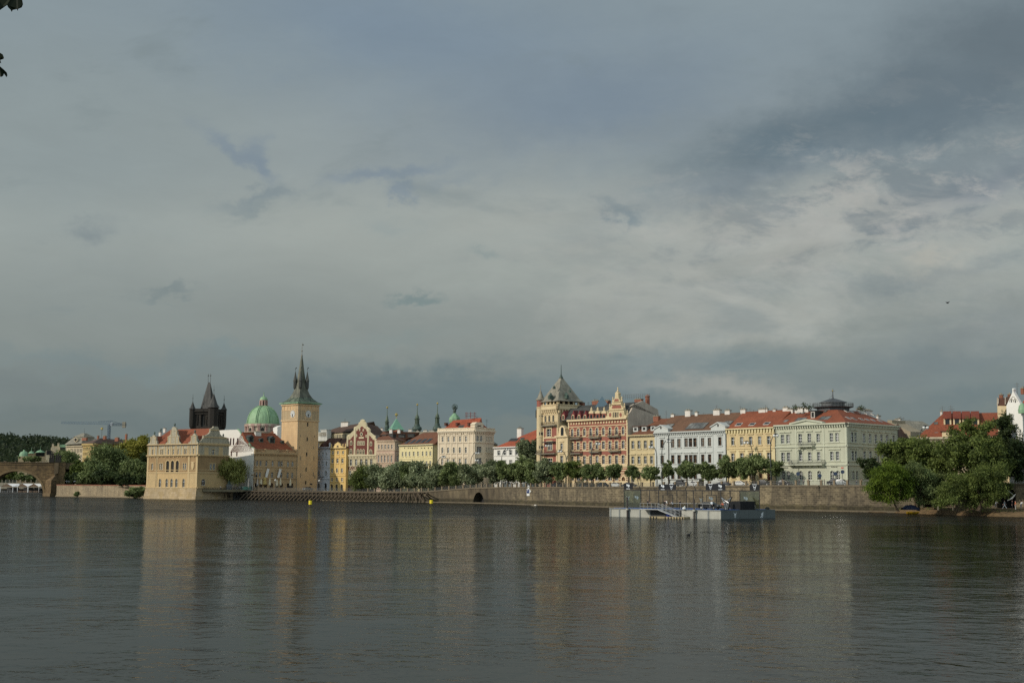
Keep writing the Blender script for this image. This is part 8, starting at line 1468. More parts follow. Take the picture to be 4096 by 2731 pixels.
# ------------------------------------------------------------------ bank and its big trees
def bank():
 mb = MB(); top = [(3495, 2050), (3560, 2049), (3650, 2053), (3760, 2057), (3880, 2061), (4000, 2065), (4110, 2067), (4300, 2072)]; f = [WZ(x, y, 0) for x, y in top]
 rows = [[Vector((p.x, p.y-.6, -.5)) for p in f]]; n = len(f)
 hs = [.1, .6, 1.1, 1.3, 1.35, 1.4, 1.4, 1.4]
 mid = [Vector((p.x+.4, p.y+4.0, h*.75+random.uniform(-.1, .1))) for p, h in zip(f, hs)]; bk = [Vector((p.x+1, p.y+10, h*1.1)) for p, h in zip(f, hs)]; fa = [Vector((p.x+12, p.y+75, h*1.15)) for p, h in zip(f, hs)]
 R = [rows[0], [Vector((p.x, p.y, .03)) for p in f], mid, bk, fa]
 for a, c in zip(R, R[1:]):
  for i in range(n-1): mb.face([a[i], a[i+1], c[i+1], c[i]])
 o = mb.build('river_bank', plaster('bare_earth', col(122, 98, 66, K), .3, sc=1.2)); tag(o, 'bare brown earth bank below the trees on the right', 'bank', kind='structure')
 pts = []
 for p, q in zip(mid[1:], bk[1:]):
  for _ in range(120): t = random.random(); a = p.lerp(q, t); pts.append((a.x+random.gauss(0, 3), a.y+random.gauss(0, .6), a.z+random.uniform(0, .12)))
 me = leafmesh('grass', np.array(pts), .16, F_GREEN, droop=0); o = bpy.data.objects.new('grass', me); link(o); tag(o, 'sparse green weeds on the earth bank', 'grass', kind='stuff')
bank()
def rt_(lb, x, yt, yb, w, d, zg, mat, **k): return treepx(lb, x, yt, yb, w, d, zg, mat, group='big trees on the right bank', **k)
rt_('brightest yellow-green willow at the left end of the bank', 3560, 1826, 2022, 165, 286, 1.0, F_BRIGHT, lumps=10, dens=1.7, droop=.35, xt=3590, spread=1.15, trunk=.25, leaf=.3)
rt_('dark olive willow right of the bright one, leaning over the blue tarpaulin', 3672, 1842, 2014, 130, 289, 1.2, F_MID, lumps=9, dens=1.6, droop=.35, spread=1.1, trunk=.3, leaf=.3)
rt_('mid green tree with a rounded top behind the willows and in front of the mansard', 3655, 1742, 1905, 215, 305, 1.4, F_GREEN, lumps=10, dens=1.5, spread=1.2, trunk=.3, leaf=.3)
rt_('largest dense green tree of the bank with a ragged top', 3885, 1664, 1945, 245, 290, 1.4, F_GREEN, lumps=12, dens=1.6, spread=1.3, trunk=.45, leaf=.32)
rt_('drooping green willow in front of the dark arch', 3828, 1880, 2030, 200, 281, 1.4, F_GREEN, lumps=11, dens=1.6, droop=.35, xt=3822, spread=1.15, trunk=.35, leaf=.3)
rt_('drooping tree with a thick trunk, nearest to the group of people', 3940, 1840, 2036, 175, 279, 1.3, F_GREEN, lumps=11, dens=1.6, droop=.3, xt=3908, spread=1.15, trunk=.5, leaf=.3)
rt_('darkest tallest tree cut by the right edge of the picture', 4082, 1606, 1895, 225, 302, 1.6, F_DARK, lumps=15, dens=1.7, spread=1.3, trunk=.5, leaf=.34)
rt_('dark tree low at the right edge behind the railing', 4085, 1760, 1935, 130, 299, 1.6, F_DARK, lumps=6, dens=1.3, spread=1.1, leaf=.32)
rt_('low leafy tree hiding the dark arch behind the bank, right of the blue tarpaulin', 3738, 1890, 2022, 125, 296, 1.4, F_MID, lumps=8, dens=1.5, droop=.3, spread=1.1, leaf=.3)
rt_('small light green tree between the mansard attic and the drooping willow', 3757, 1780, 1915, 130, 300, 1.4, F_GREEN, lumps=8, dens=1.5, spread=1.1, leaf=.3)
# ------------------------------------------------------------------ street lamps
M_globe = plain('milk_glass_globe', (.62, .61, .57, 1), .25, 0, .04)
def lamp(lb, xp, yt, xh, yh, d, zg, two=True):
 p = P(xp, 1900, d); p.z = zg; top = P(xp, yt, d); h = P(xh, yh, d); s = thing('street_lamp', lb, 'street lamp', p, 'curved street lamps'); dx = h.x-p.x; mb = MB(); zt = h.z+.35; pts = [Vector((p.x, p.y, zg)), Vector((p.x, p.y, zg+(zt-zg)*.72))]
 for k in range(1, 8): a = k/7*math.pi/2; pts.append(Vector((p.x+dx*(1-math.cos(a)), p.y, zg+(zt-zg)*(.72+.28*math.sin(a)))))
 mb.path(pts, [.17, .13]+[.11]*7, 7); mb.build('pole', [plain('dark_green_iron', (.025, .03, .028, 1), .5)], s); sg = 1 if dx > 0 else -1
 mb = MB(); mb.tube(h+Vector((-.6*sg, 0, .35)), h+Vector((.5*sg, 0, .35)), .22, .16, 7); mb.build('arm_head', [M_black], s)
 for o in ((-.1, .75) if two else (.2,)):
  mb = MB(); mb.lathe(h+Vector((o*sg-.35*sg, 0, -.1)), [(.1, -.4), (.34, -.2), (.42, .05), (.34, .28), (.12, .42)], 10); mb.build('globe', [M_globe], s, smooth=True)
for lb, xp, yt, xh, yh in (('curved lamp in front of the join of the pale yellow and the cream house', 1748, 1850, 1775, 1827), ('curved lamp reaching right across the arched windows of the cream house', 1883, 1850, 1910, 1811), ('curved lamp reaching left, in front of the chamfered corner of the cream house', 1932, 1860, 1908, 1840), ('curved lamp in front of the windows of the small white house', 2006, 1830, 2033, 1796), ('curved lamp in front of the stair turret of the palace', 2162, 1800, 2190, 1782), ('curved lamp reaching left in front of the cream bay', 2265, 1815, 2240, 1804), ('tall curved lamp in the middle of the red palace front', 2366, 1800, 2393, 1774), ('curved lamp reaching left in front of the sand-yellow house', 2628, 1800, 2604, 1787), ('tallest curved lamp at the left end of the long white house', 2648, 1800, 2676, 1763), ('curved lamp reaching left in front of the warm yellow house', 3011, 1780, 2985, 1770), ('curved lamp at the left edge of the green corner house', 3084, 1760, 3104, 1741)):
 lamp(lb, xp, yt, xh, yh, qd(xp)+(6 if xh > xp else 16), street(xp))
lamp('curved lamp with two round white globes above the bank trees', 3681, 1730, 3703, 1709, 306, 7.1)
def oldlamp(lb, x, yt, d, zg):
 p = P(x, 1900, d); zt = P(x, yt, d).z; s = thing('old_street_lamp', lb, 'street lamp', (p.x, p.y, zg)); mb = MB(); mb.lathe((p.x, p.y, zg), [(.32, 0), (.3, 1), (.14, 1.3), (.1, (zt-zg)*.75), (.2, (zt-zg)*.76), (.08, (zt-zg)*.78)], 8); mb.build('pole', [M_black], s); mb = MB(); z1 = zg+(zt-zg)*.78; mb.lathe((p.x, p.y, z1), [(.2, 0), (.42, (zt-z1)*.6), (.46, (zt-z1)*.62), (.1, (zt-z1)*.92), (.03, zt-z1)], 6); mb.build('lantern', [M_black], s)
oldlamp('old dark lantern post against the shaded side of the green corner house', 3515, 1772, qd(3500)+10, 6.7)
for x, y, lb in ((1101.5, 1923, 'small white globe lamp on the restaurant terrace'), (1277, 1925, 'small white globe lamp below the pale blue townhouse')):
 p = P(x, y, 528); s = thing('globe_lamp', lb, 'street lamp', (p.x, p.y, 3.9)); mb = MB(); mb.tube((p.x, p.y, 3.9), p, .09); mb.build('pole', [M_iron], s); mb = MB(); mb.lathe(p, [(.1, -.1), (.42, .2), (.42, .5), (.1, .8)], 8); mb.build('globe', [M_globe], s)
# ------------------------------------------------------------------ cars
CARM = {}
def car_meshes():
 L_, Wd = 4.3, 1.75
 pr = [(-2.15, .35), (-2.15, .75), (-2.0, .92), (-1.5, .98), (-.95, 1.42), (.45, 1.46), (1.15, .98), (1.95, .82), (2.15, .62), (2.15, .32)]
 mb = MB(); rings = []
 for y, k in ((-Wd/2, .93), (-Wd/2*.97, 1.0), (Wd/2*.97, 1.0), (Wd/2, .93)): rings.append([(x*(1 if k == 1 else .985), y*(1 if z < 1.0 else .86), z*(1 if k == 1 else .985)+(0 if k == 1 else .02)) for x, z in pr])
 mb.loft(rings); body = mb
 g = MB(); side = [(-1.38, 1.0), (-.93, 1.37), (.42, 1.40), (1.02, 1.0)]
 for s in (-1, 1): q = [(x, s*(.875 if z < 1.1 else .78), z) for x, z in side]; g.face(q if s < 0 else q[::-1])
 g.face([(1.2, -.72, .99), (1.2, .72, .99), (.5, .62, 1.44), (.5, -.62, 1.44)]); g.face([(-1.53, .72, 1.0), (-1.53, -.72, 1.0), (-.98, -.62, 1.41), (-.98, .62, 1.41)])
 w = MB(); w.tube((0, -.1, 0), (0, .1, 0), .33, n=14); rim = MB(); rim.tube((0, -.115, 0), (0, .115, 0), .19, n=10); hl = MB(); hl.box((0, 0, 0), .12, .32, .14)
 return body, g, w, rim, hl
_cb = car_meshes(); _cm = {}
def car(lb, x, d, zg, rz, rgb, suv=1.0, group='cars along the embankment'):
 mat = plain('car_paint_%d_%d_%d' % rgb, col(*rgb), .3, .1, .03); names = ('body', 'windows', 'wheel', 'rim', 'headlight'); ms = (mat, M_pane, plain('tyre', (.015, .015, .015, 1), .9), plain('alloy', (.35, .35, .34, 1), .4, .4), plain('headlight_glass', (.55, .55, .5, 1), .2))
 for i in range(5):
  k = (i, mat.name if i == 0 else '')
  if k not in _cm: o = _cb[i].build(names[i], [ms[i]]); _cm[k] = o.data; bpy.data.objects.remove(o)
 p = P(x, 1930, d); r = thing('car', lb, 'car', (p.x, p.y, zg), group); r.rotation_euler = (0, 0, rz); r.scale = (1, 1, suv)
 def add(i, loc, par=None, sc=None): o = bpy.data.objects.new(names[i], _cm[(i, mat.name if i == 0 else '')]); link(o); o.parent = par or r; o.location = loc; return o
 add(0, (0, 0, 0)); add(1, (0, 0, .02))
 for sx in (-1.32, 1.32):
  for sy in (-.8, .8): w = add(2, (sx, sy, .33)); add(3, (0, 0, 0), w)
 for sy in (-.6, .6): add(4, (2.08, sy, .6))
a0 = math.atan2(-17.5, 15.5)
def rowang(x): i = 2437 if x > 2437 else 2200; return math.atan2(Q[2750][1]-Q[2437][1], Q[2750][0]-Q[2437][0]) if x > 2437 else math.atan2(Q[2437][1]-Q[2200][1], Q[2437][0]-Q[2200][0])
for lb, x, rgb, su, bk in (('dark car parked in front of the palace bay', 2232, (40, 42, 44), 1.05, 7), ('dark green car behind the railing at the middle of the palace', 2340, (52, 58, 54), 1, 7), ('dark estate car near the palace door', 2412, (44, 46, 48), 1.05, 7), ('white car with its nose at the palace corner', 2466, (205, 205, 200), 1, 7), ('black car half hidden by the first black sign board', 2520, (38, 38, 40), 1, 8), ('black van-like car under the bus shelter roof', 2722, (44, 46, 50), 1.3, 8), ('white car behind the railing right of the bus shelter', 2775, (206, 206, 202), 1.05, 8), ('dark blue car at the corner of the long white house', 2893, (46, 52, 66), 1.02, 8), ('bright white car in front of the warm yellow house', 2962, (212, 212, 208), 1.02, 8), ('black car in front of the dark red gate', 3056, (34, 34, 36), 1.15, 8), ('black car parked at the left arched windows of the green house', 3138, (40, 42, 46), 1.05, 8), ('black pick-up-high car at the right corner of the green house', 3342, (32, 34, 38), 1.35, 11), ('pale grey car in front of the corner of the green house', 3366, (150, 156, 156), 1.15, 7)):
 car(lb, x, qd(x)+bk, street(x), rowang(x)+math.pi*(x % 2), rgb, su)
car('silver-grey car parked at the foot of the clock tower', ZK1(2030, 0)[0], 536, 3.9, math.atan2(.737, .676)+math.pi, (120, 122, 116), 1.1); car('white car behind the railing under the silvery trees', ZK2(1420, 0)[0], qd(1582)+6, street(1582), 2.2, (196, 198, 196), 1.0); car('grey car beside the white car under the silvery trees', ZK2(1310, 0)[0], qd(1558)+6, street(1558), 2.2, (110, 114, 116), 1.0)
# ------------------------------------------------------------------ people
def person(lb, loc, rz=0.0, h=1.75, top=(60, 60, 62), legs=(40, 42, 48), hair=(50, 38, 28), pose='stand', group=None, skirt=False):
 sk = plain('skin', col(196, 150, 122, K), .6); mt = plain('cloth_%d_%d_%d' % top, col(*top, K), .85); ml = plain('cloth_%d_%d_%d' % legs, col(*legs, K), .85); mh = plain('hair_%d' % hair[0], col(*hair, K), .8); msh = plain('shoe', (.05, .05, .05, 1), .7)
 V = []; E = []; R = []; reg = []
 def v(p, r, par, g): V.append(Vector(p)); R.append(r); reg.append(g); (E.append((par, len(V)-1)) if par is not None else None); return len(V)-1
 st = {'stand': (.0, .0), 'walk': (.28, -.24), 'stride': (.4, -.32)}.get(pose, (.06, -.06)); bend = {'lean': .55, 'bend': .9}.get(pose, 0.0)
 up = lambda z_: Vector((math.sin(bend)*(z_-.95), 0, .95+math.cos(bend)*(z_-.95)))
 pel = v((0, 0, .95), .145, None, 1); wa = v(up(1.1), .125, pel, 0); ch = v(up(1.32), .15, wa, 0); nk = v(up(1.49), .06, ch, 2); h0 = v(up(1.57)+Vector((.02, 0, 0)), .085, nk, 2); h1 = v(up(1.66), .10, h0, 3); v(up(1.73), .07, h1, 3)
 for s, sw in ((-1, st[0]), (1, st[1])):
  hip = v((0, s*.10, .88), .095, pel, 1); kn = v((sw*.55+.02, s*.11, .49), .065, hip, 1); an = v((sw*1.05-(.1 if sw < 0 else 0), s*.11, .09+(.05 if sw < 0 else 0)), .042, kn, 1 if not skirt else 2); v((sw*1.05+.13-(.1 if sw < 0 else 0), s*.12, .04), .04, an, 4)
  sh = v(up(1.41)+Vector((0, s*.19, 0)), .062, ch, 0)
  if pose in ('lean', 'bend', 'reach'): el = v(up(1.2)+Vector((.22, s*.24, -.05)), .046, sh, 0); wr = v(up(1.2)+Vector((.45, s*.2, -.05)), .034, el, 2)
  elif pose == 'phone' and s > 0: el = v(up(1.15)+Vector((.02, s*.26, 0)), .046, sh, 0); wr = v(up(1.42)+Vector((.16, s*.16, 0)), .034, el, 2)
  elif pose == 'akimbo': el = v(up(1.16)+Vector((-.06, s*.38, 0)), .046, sh, 0); wr = v(up(1.0)+Vector((.06, s*.2, 0)), .034, el, 2)
  else: el = v(up(1.14)+Vector((-sw*.25, s*.25, 0)), .046, sh, 0); wr = v(up(.90)+Vector((-sw*.6+.05, s*.26, 0)), .034, el, 2)
  d = (V[wr]-V[el]).normalized(); pa = v(V[wr]+d*.07, .036, wr, 2); sd = d.cross(Vector((0, 1, 0))).normalized() if abs(d.y) < .9 else Vector((1, 0, 0))
  for q, ln in ((-.03, .075), (-.01, .09), (.011, .085), (.03, .065)): v(V[pa]+d*ln+sd*q, .010, pa, 2)
  v(V[wr]+d*.06+sd*.055, .012, wr, 2)
 me = bpy.data.meshes.new('b'); me.from_pydata(V, E, []); o = bpy.data.objects.new('b', me); link(o); md = o.modifiers.new('s', 'SKIN'); md.use_smooth_shade = True
 for i, sv in enumerate(me.skin_vertices[0].data): sv.radius = (R[i], R[i]*(.72 if reg[i] == 0 and R[i] > .1 else 1)) if False else (R[i], R[i]); sv.use_root = (i == 0)
 sb = o.modifiers.new('u', 'SUBSURF'); sb.levels = 1; dg = bpy.context.evaluated_depsgraph_get(); nm = bpy.data.meshes.new_from_object(o.evaluated_get(dg)); bpy.data.objects.remove(o); nm.name = 'body'
 for m in (mt, ml, sk, mh, msh): nm.materials.append(m)
 for f in nm.polygons:
  c = f.center; i = min(range(len(V)), key=lambda k: (V[k]-c).length-R[k]*.5); g = reg[i]
  if g == 3 and c.z < V[i].z+.02 and c.x > V[i].x+.03: g = 2
  f.material_index = g
 s = thing('person', lb, 'person', loc, group); s.rotation_euler = (0, 0, rz); s.scale = (h/1.76,)*3; b = bpy.data.objects.new('body', nm); link(b); b.parent = s
 if skirt:
  mb = MB(); mb.lathe((0, 0, .45), [(.26, 0), (.2, .3), (.13, .62)], 10); k_ = mb.build('skirt', [mt], s, raw=True)
 return s
GP = 'people on the pavement before the green corner house'
for lb, x, bk, top, legs, h, pose in (('man in dark clothes at the left arched windows of the green house', ZB2(2350, 0)[0]+10, 6, (44, 46, 50), (40, 40, 44), 1.8, 'walk'), ('person in dark jacket by the left doorway of the green house', ZK1(0, 0)[0]+2397, 5, (52, 50, 50), (44, 46, 54), 1.75, 'stand'), ('person with grey shirt beside the door of the green house', 3215, 6, (120, 118, 112), (46, 48, 56), 1.7, 'walk'), ('person in black at the white doorway of the green house', 3232, 5, (36, 36, 40), (40, 42, 48), 1.78, 'stand'), ('person in white top in front of the middle arch of the green house', 3285, 6, (210, 205, 198), (70, 74, 86), 1.7, 'akimbo'), ('dark-haired person looking over the railing near the round road sign', 3297, 4, (60, 58, 60), (40, 40, 46), 1.82, 'stand'), ('person in blue jeans walking below the right corner arches', 3427, 6, (182, 172, 160), (70, 84, 110), 1.7, 'walk'), ('person in yellow jacket at the side of the green house', 3447, 6, (196, 166, 70), (60, 60, 66), 1.68, 'stand')):
 d = qd(x)+bk; p = P(x, 1930, d); person(lb, (p.x, p.y, street(x)+.05), random.uniform(0, 6.28), h, top, legs, pose=pose, group=GP)
GB = 'people on the bridge'
for lb, x, top in (('person in white with only head and shoulders over the bridge parapet, beside the statues', 1305, (215, 212, 205)), ('person in dark blue on the bridge, left of the one in white', 1215, (50, 56, 70)), ('person in pale shirt on the bridge, fourth from the statues', 1090, (206, 200, 190)), ('person in tan coat on the bridge beside the pale shirt', 1130, (150, 124, 98)), ('person in cream on the bridge above the arch shoulder', 935, (200, 190, 168)), ('person in beige hat on the bridge above the arch', 745, (180, 150, 118)), ('person in pale top on the bridge above the arch crown', 380, (190, 184, 172)), ('person in brown on the bridge at the far left', 125, (120, 96, 76)), ('person in black on the bridge at the far left edge', 88, (46, 44, 44)), ('person in dark red on the bridge between the statues and the cream figure', 1000, (96, 56, 50))):
 u, _ = BF.px(*ZL(x, 300)); p = BF.pt(u, BZ-1.0, -2.2); person(lb, p, random.uniform(0, 6.28), 1.8, top, (44, 46, 52), pose='walk', group=GB)
for lb, x, y, top, pose in (('person in white sitting-out on the terrace under the willow', 385, 405, (206, 202, 196), 'stand'), ('person in grey on the terrace right of the willow trunk', 760, 425, (120, 118, 116), 'lean'), ('person in pale shirt near the green kiosk on the terrace', 808, 410, (196, 192, 184), 'stand'), ('person in dark clothes at the left of the terrace', 350, 390, (48, 46, 46), 'walk'), ('person in black standing at the archway on the terrace', 968, 400, (34, 34, 36), 'stand'), ('person in black by the restaurant doorway', 1612, 400, (38, 36, 36), 'stand'), ('person in dark coat beside the silver-grey car', 1948, 415, (50, 50, 52), 'stand')):
 p = P(*ZK1(x, y), 532); person(lb, (p.x, p.y, 3.95), random.uniform(0, 6.28), 1.75, top, (52, 54, 62), pose=pose, group='people on the terrace')
p = P(*ZK1(870, 420), 536); s = thing('kiosk', 'small green counter on the terrace left of the archway', 'kiosk', (p.x, p.y, 3.95)); mb = MB(); mb.box((p.x, p.y, 4.0), 4.0, 1.5, 1.5, .5); mb.build('counter', [plain('sea_green_paint', (.10, .24, .18, 1), .6)], s); mb = MB(); mb.box((p.x, p.y, 5.5), 4.3, 1.8, .12, .5); mb.build('top', [M_concrete], s)
for lb, x, y, top, legs, pose, h in (('person in orange top and pale trousers on the bank', 4063, 2037.5, (236, 134, 66), (182, 178, 168), 'stand', 1.95), ('person in grey and pale jeans striding left on the bank', 4019, 2034, (116, 118, 118), (150, 156, 160), 'stride', 1.9), ('person in white shirt leaning forward at the right edge of the bank', 4084, 2035, (210, 208, 204), (70, 74, 84), 'lean', 1.9), ('person in black behind the one in orange', 4050, 2034, (36, 34, 36), (34, 34, 38), 'stand', 1.85), ('person in pale grey crouching over by the dark arch', 3983, 2031, (176, 176, 172), (60, 62, 70), 'lean', 1.8)):
 p = P(x, y, 276); person(lb, (p.x, p.y, max(1.15, p.z)), 2.5 if pose != 'lean' else 0.3, h, top, legs, pose=pose, group='people on the bank')
def tarp(lb, x, y, w, hgt, d, zg, mat, name='tarpaulin'):
 p = P(x, y, d); s = []; n = 14; mb = MB(); rg = np.random.default_rng(int(x)); k = d/FPX
 g = [[Vector((p.x+(i/(n-1)-.5)*w*k, p.y+(j/5-.5)*2.2, zg+hgt*k*(.25+.75*math.sin(math.pi*(.1+.8*i/(n-1)))*math.sin(math.pi*(.12+.76*j/5)))*rg.uniform(.72, 1.05)*(1 if 0 < j < 5 else .08))) for j in range(6)] for i in range(n)]
 for i in range(n-1):
  for j in range(5): mb.face([g[i][j], g[i+1][j], g[i+1][j+1], g[i][j+1]])
 o = mb.build(name, [mat]); tag(o, lb, 'tarpaulin'); return o
M_tarp = plain('blue_tarpaulin_plastic', (.010, .018, .055, 1), .6, 0, .4)
tarp('crumpled dark blue tarpaulin on the bank under the leaning willow', 3640, 2020, 62, 22, 289, 1.1, M_tarp)
p = P(3649, 2052, 282); k_ = thing('kayak', 'bright yellow kayak hull drawn up at the edge of the bank', 'boat', (*WZ(3649, 2053, .1).xy, .1)); q0, q1 = WZ(3624, 2053.5, .15), WZ(3675, 2053, .15); mb = MB(); prof = []; ax = (q1-q0); pp = [q0+ax*t+Vector((0, 0, .1+.18*abs(2*t-1)**2)) for t in [i/12 for i in range(13)]]; mb.path(pp, [.04]+[.10+.28*math.sin(math.pi*min(1, .12+i/12*.8))**.7 for i in range(1, 12)]+[.22], 8); mb.build('hull', [plain('kayak_yellow', (.72, .42, .02, 1), .4)], k_)
mb = MB(); c = q0.lerp(q1, .5); mb.lathe((c.x, c.y-.05, .42), [(.32, 0), (.36, .06), (.2, .08)], 10, 0, 0, 1.9); mb.build('cockpit', [M_black], k_)
p = P(*ZR(2150, 440), 277); u_ = thing('blown_umbrella', 'pale folded umbrella tilted above the people on the bank', 'umbrella', p); mb = MB(); mb.path([P(*ZR(2090, 315), 277), P(*ZR(2140, 350), 277), P(*ZR(2205, 410), 277)], [.05, .04, .04], 5); mb.build('handle', [M_chim], u_); mb = MB(); mb.path([P(*ZR(2090, 478), 277), P(*ZR(2160, 440), 277), P(*ZR(2220, 375), 277)], [.06, .22, .05], 7); mb.build('canopy', [M_chim], u_)
for x, y0, y1, lb in ((995, 430, 575, 'pale thin post standing before the dark arch'), (1232, 495, 575, 'short grey post right of the dark arch')):
 p = P(*ZR(x, y1), 284); s = thing('post', lb, 'post', (p.x, p.y, 1.3)); mb = MB(); mb.tube((p.x, p.y, 1.2), P(*ZR(x, y0), 284), .13, .11, 7); mb.build('shaft', [M_concrete], s); mb = MB(); mb.lathe(P(*ZR(x, y0), 284), [(.16, 0), (.16, .12), (.05, .2)], 8); mb.build('cap', [M_concrete], s)
# ------------------------------------------------------------------ buoys, sign, duck, bird, branch
for x, y0, y1, y2, lb in ((1241, 2001, 2017, 2026, 'yellow drum buoy on a dark post below the clock tower'), (1725, 1999, 2013, 2020, 'yellow drum buoy on a dark post at the end of the timber guards')):
 d = WZ(x, y2, 0).y; p = WZ(x, y2, 0); k = d/FPX; s = thing('buoy', lb, 'buoy', p, 'yellow buoys'); mb = MB(); mb.tube((p.x, p.y, -1), (p.x, p.y, P(x, y1, d).z+.1), 3.6*k, n=10); mb.build('post', [M_bark], s); mb = MB(); z0, z1 = P(x, y1, d).z, P(x, y0, d).z; mb.lathe((p.x, p.y, 0), [(6.6*k, z0), (6.8*k, z0+.08), (6.8*k, z1-.08), (6.4*k, z1)], 16); mb.build('drum', [plain('buoy_yellow', (.80, .62, .015, 1), .5)], s)
def sign():
 F = Fac(Q[2000], Q[2200]); f = lambda x, y: F.px(*Z5(x, y)); u, zz = f(1303, 1315); s = thing('mooring_sign', 'blue P mooring sign with white arrow and lower panel on the quay wall', 'sign', F.pt(u, zz, .3)); mb = MB(); (u0, z1), (u1, z0) = f(1283, 1275), f(1318, 1320); F.box(mb, u0, u1, z0, z1, .1, .22); (a, b_), (c, e), (g, h) = f(1318, 1272), f(1336, 1300), f(1318, 1326); mb.build('panel', [plain('sign_blue', (.02, .04, .14, 1), .4)], s); mb = MB(); F.poly(mb, [(g, h), (c, e), (a, b_)], .1, .22); F.box(mb, u0-.12, u0, z0-.1, z1+.12, .1, .21); F.box(mb, u0, u1, z1, z1+.12, .1, .21); mb.build('arrow', [M_framew_ if False else M_frame], s)
 mb = MB(); (u0_, z1_), (u1_, z0_) = f(1283, 1324), f(1318, 1356); F.box(mb, u0_, u1_, z0_, z1_, .1, .22); mb.build('lower_panel', [M_frame], s); text_mesh('P', 2.9, 'lettering', M_frame, s, F.pt(u0+.75, z0+.5, .26), F.rz)
sign()
p = WZ(2755, 2140, 0); s = thing('duck', 'small dark duck swimming alone in the middle of the river', 'bird', p); mb = MB(); n = 9; mb.path([p+Vector((-.26, 0, .12)), p+Vector((-.1, 0, .09)), p+Vector((.08, 0, .08)), p+Vector((.2, 0, .12))], [.03, .12, .13, .05], 8); mb.path([p+Vector((.15, 0, .1)), p+Vector((.2, 0, .25)), p+Vector((.22, 0, .33)), p+Vector((.3, 0, .32)), p+Vector((.36, 0, .31))], [.05, .045, .06, .045, .01], 7); mb.build('body', [M_black], s, smooth=True)
def bird():
 d = 95; p = P(3790, 1211, d); k = .55*d/FPX; s = thing('flying_bird', 'small dark bird flying alone in the cloudy sky', 'bird', p); mb = MB(); mb.path([p+Vector((-11, 0, 3))*k, p+Vector((-5, 0, 1))*k, p+Vector((4, 0, -1))*k, p+Vector((9, 0, -3))*k], [.01, .055, .06, .012], 7); mb.build('body', [M_black], s)
 for q in ((-12, 8, 6), (12, -6, 7)):
  w = MB(); a, c, e, g = p+Vector((-3, 0, 1))*k, p+Vector((4, 0, 0))*k, p+Vector((q[0]+3, q[1], q[2]))*k, p+Vector((q[0], q[1], q[2]))*k; up = Vector((0, 0, .02)); w.hexa([a, c, e, g], [v_+up for v_ in (a, c, e, g)]); w.build('wing', [M_black], s)
bird()
def branch():
 d = 7.0; M_lf = foliage('near_chestnut_leaves', (.012, .02, .006, 1), (.03, .045, .012, 1)); o = P(-120, -160, d); rt = thing('tree_branch', 'dark overhanging chestnut leaves at the top left corner', 'branch', o)
 mb = MB(); mb.path([P(-400, -300, d), P(-120, -120, d), P(-40, 60, d), P(-25, 230, d)], [.03, .02, .012, .006], 6); mb.build('twig', [M_bark], rt)
 def leaf(pts, dy=0.0):
  mb = MB(); f = [P(x, y, d+dy+((x*7+y*3) % 11)*.004) for x, y in pts]; b = [v_+Vector((0, .004, 0)) for v_ in f]; mb.face(f); mb.face(b[::-1])
  for i in range(len(f)): j = (i+1) % len(f); mb.face([f[i], f[j], b[j], b[i]])
  mb.build('leaf', [M_lf], rt)
 leaf([(-60, -60), (70, -50), (88, 0), (91, 18), (86, 30), (72, 36), (70, 44), (67, 36), (50, 40), (46, 48), (42, 40), (32, 30), (28, 20), (10, 28), (0, 40), (-30, 40)])
 leaf([(-50, 175), (0, 212), (10, 218), (15, 230), (13, 236), (4, 229), (0, 240), (4, 254), (0, 250), (-40, 240)], .05)
 leaf([(-50, 240), (-5, 262), (14, 278), (26, 290), (29, 302), (25, 309), (15, 294), (12, 303), (5, 308), (-30, 300)], .1)
 leaf([(-70, 60), (-20, 70), (-6, 110), (-12, 150), (-30, 190), (-60, 150)], -.1)
branch()
# ------------------------------------------------------------------ bus shelter, wall furniture
p = P(*ZB1(1880, 130), qd(2708)+9); s = thing('bus_shelter', 'flat-roofed dark bus shelter on the embankment pavement', 'bus shelter', (p.x, p.y, street(2708))); mb = MB(); mb.box((p.x, p.y, p.z), 5.2, 1.8, .22, -.6); mb.build('roof', [M_slated], s)
for q in (-2.3, 2.3): mb = MB(); mb.tube((p.x+q*.82, p.y-q*.56, street(2708)), (p.x+q*.82, p.y-q*.56, p.z), .09); mb.build('post', [M_iron], s)
x = ZB2(300, 0)[0]; p = P(x, ZB2(0, 108)[1], qd(x)+10); s = thing('news_kiosk', 'pale flat-roofed kiosk behind the railing right of the white car', 'kiosk', (p.x, p.y, street(x))); mb = MB(); mb.box((p.x, p.y, p.z), 3.6, 2.2, .25, -.6); mb.build('roof', [M_chim], s); mb = MB(); mb.box((p.x, p.y, street(x)), 1.0, 1.2, p.z-street(x), -.6); mb.build('column', [M_concrete], s)
for xs, yy, d, lb in ((ZZ9[0], ZZ9[1], 326, b_) for ZZ9, b_ in ((Z9(836, 1010), 'dark round road sign on a post at the right arches of the green house'), (Z9(760, 1030), 'round blue road sign at the right arches of the green house'), (Z9(598, 1050), 'blue square parking sign in front of the middle arch of the green house'), (Z9(370, 1030), 'blue road sign beside the left doorway of the green house'))):
 p = P(xs, yy, d); s = thing('road_sign', lb, 'road sign', (p.x, p.y, 6.8)); mb = MB(); mb.tube((p.x, p.y, 6.8), (p.x, p.y, p.z+.3), .06); mb.build('post', [M_iron], s); mb = MB(); mb.tube((p.x, p.y-.08, p.z), (p.x, p.y-.14, p.z), .5, n=14); mb.build('plate', [plain('sign_slate_blue', (.05, .07, .12, 1), .5)], s)
x0 = ZB2(0, 0)[0]
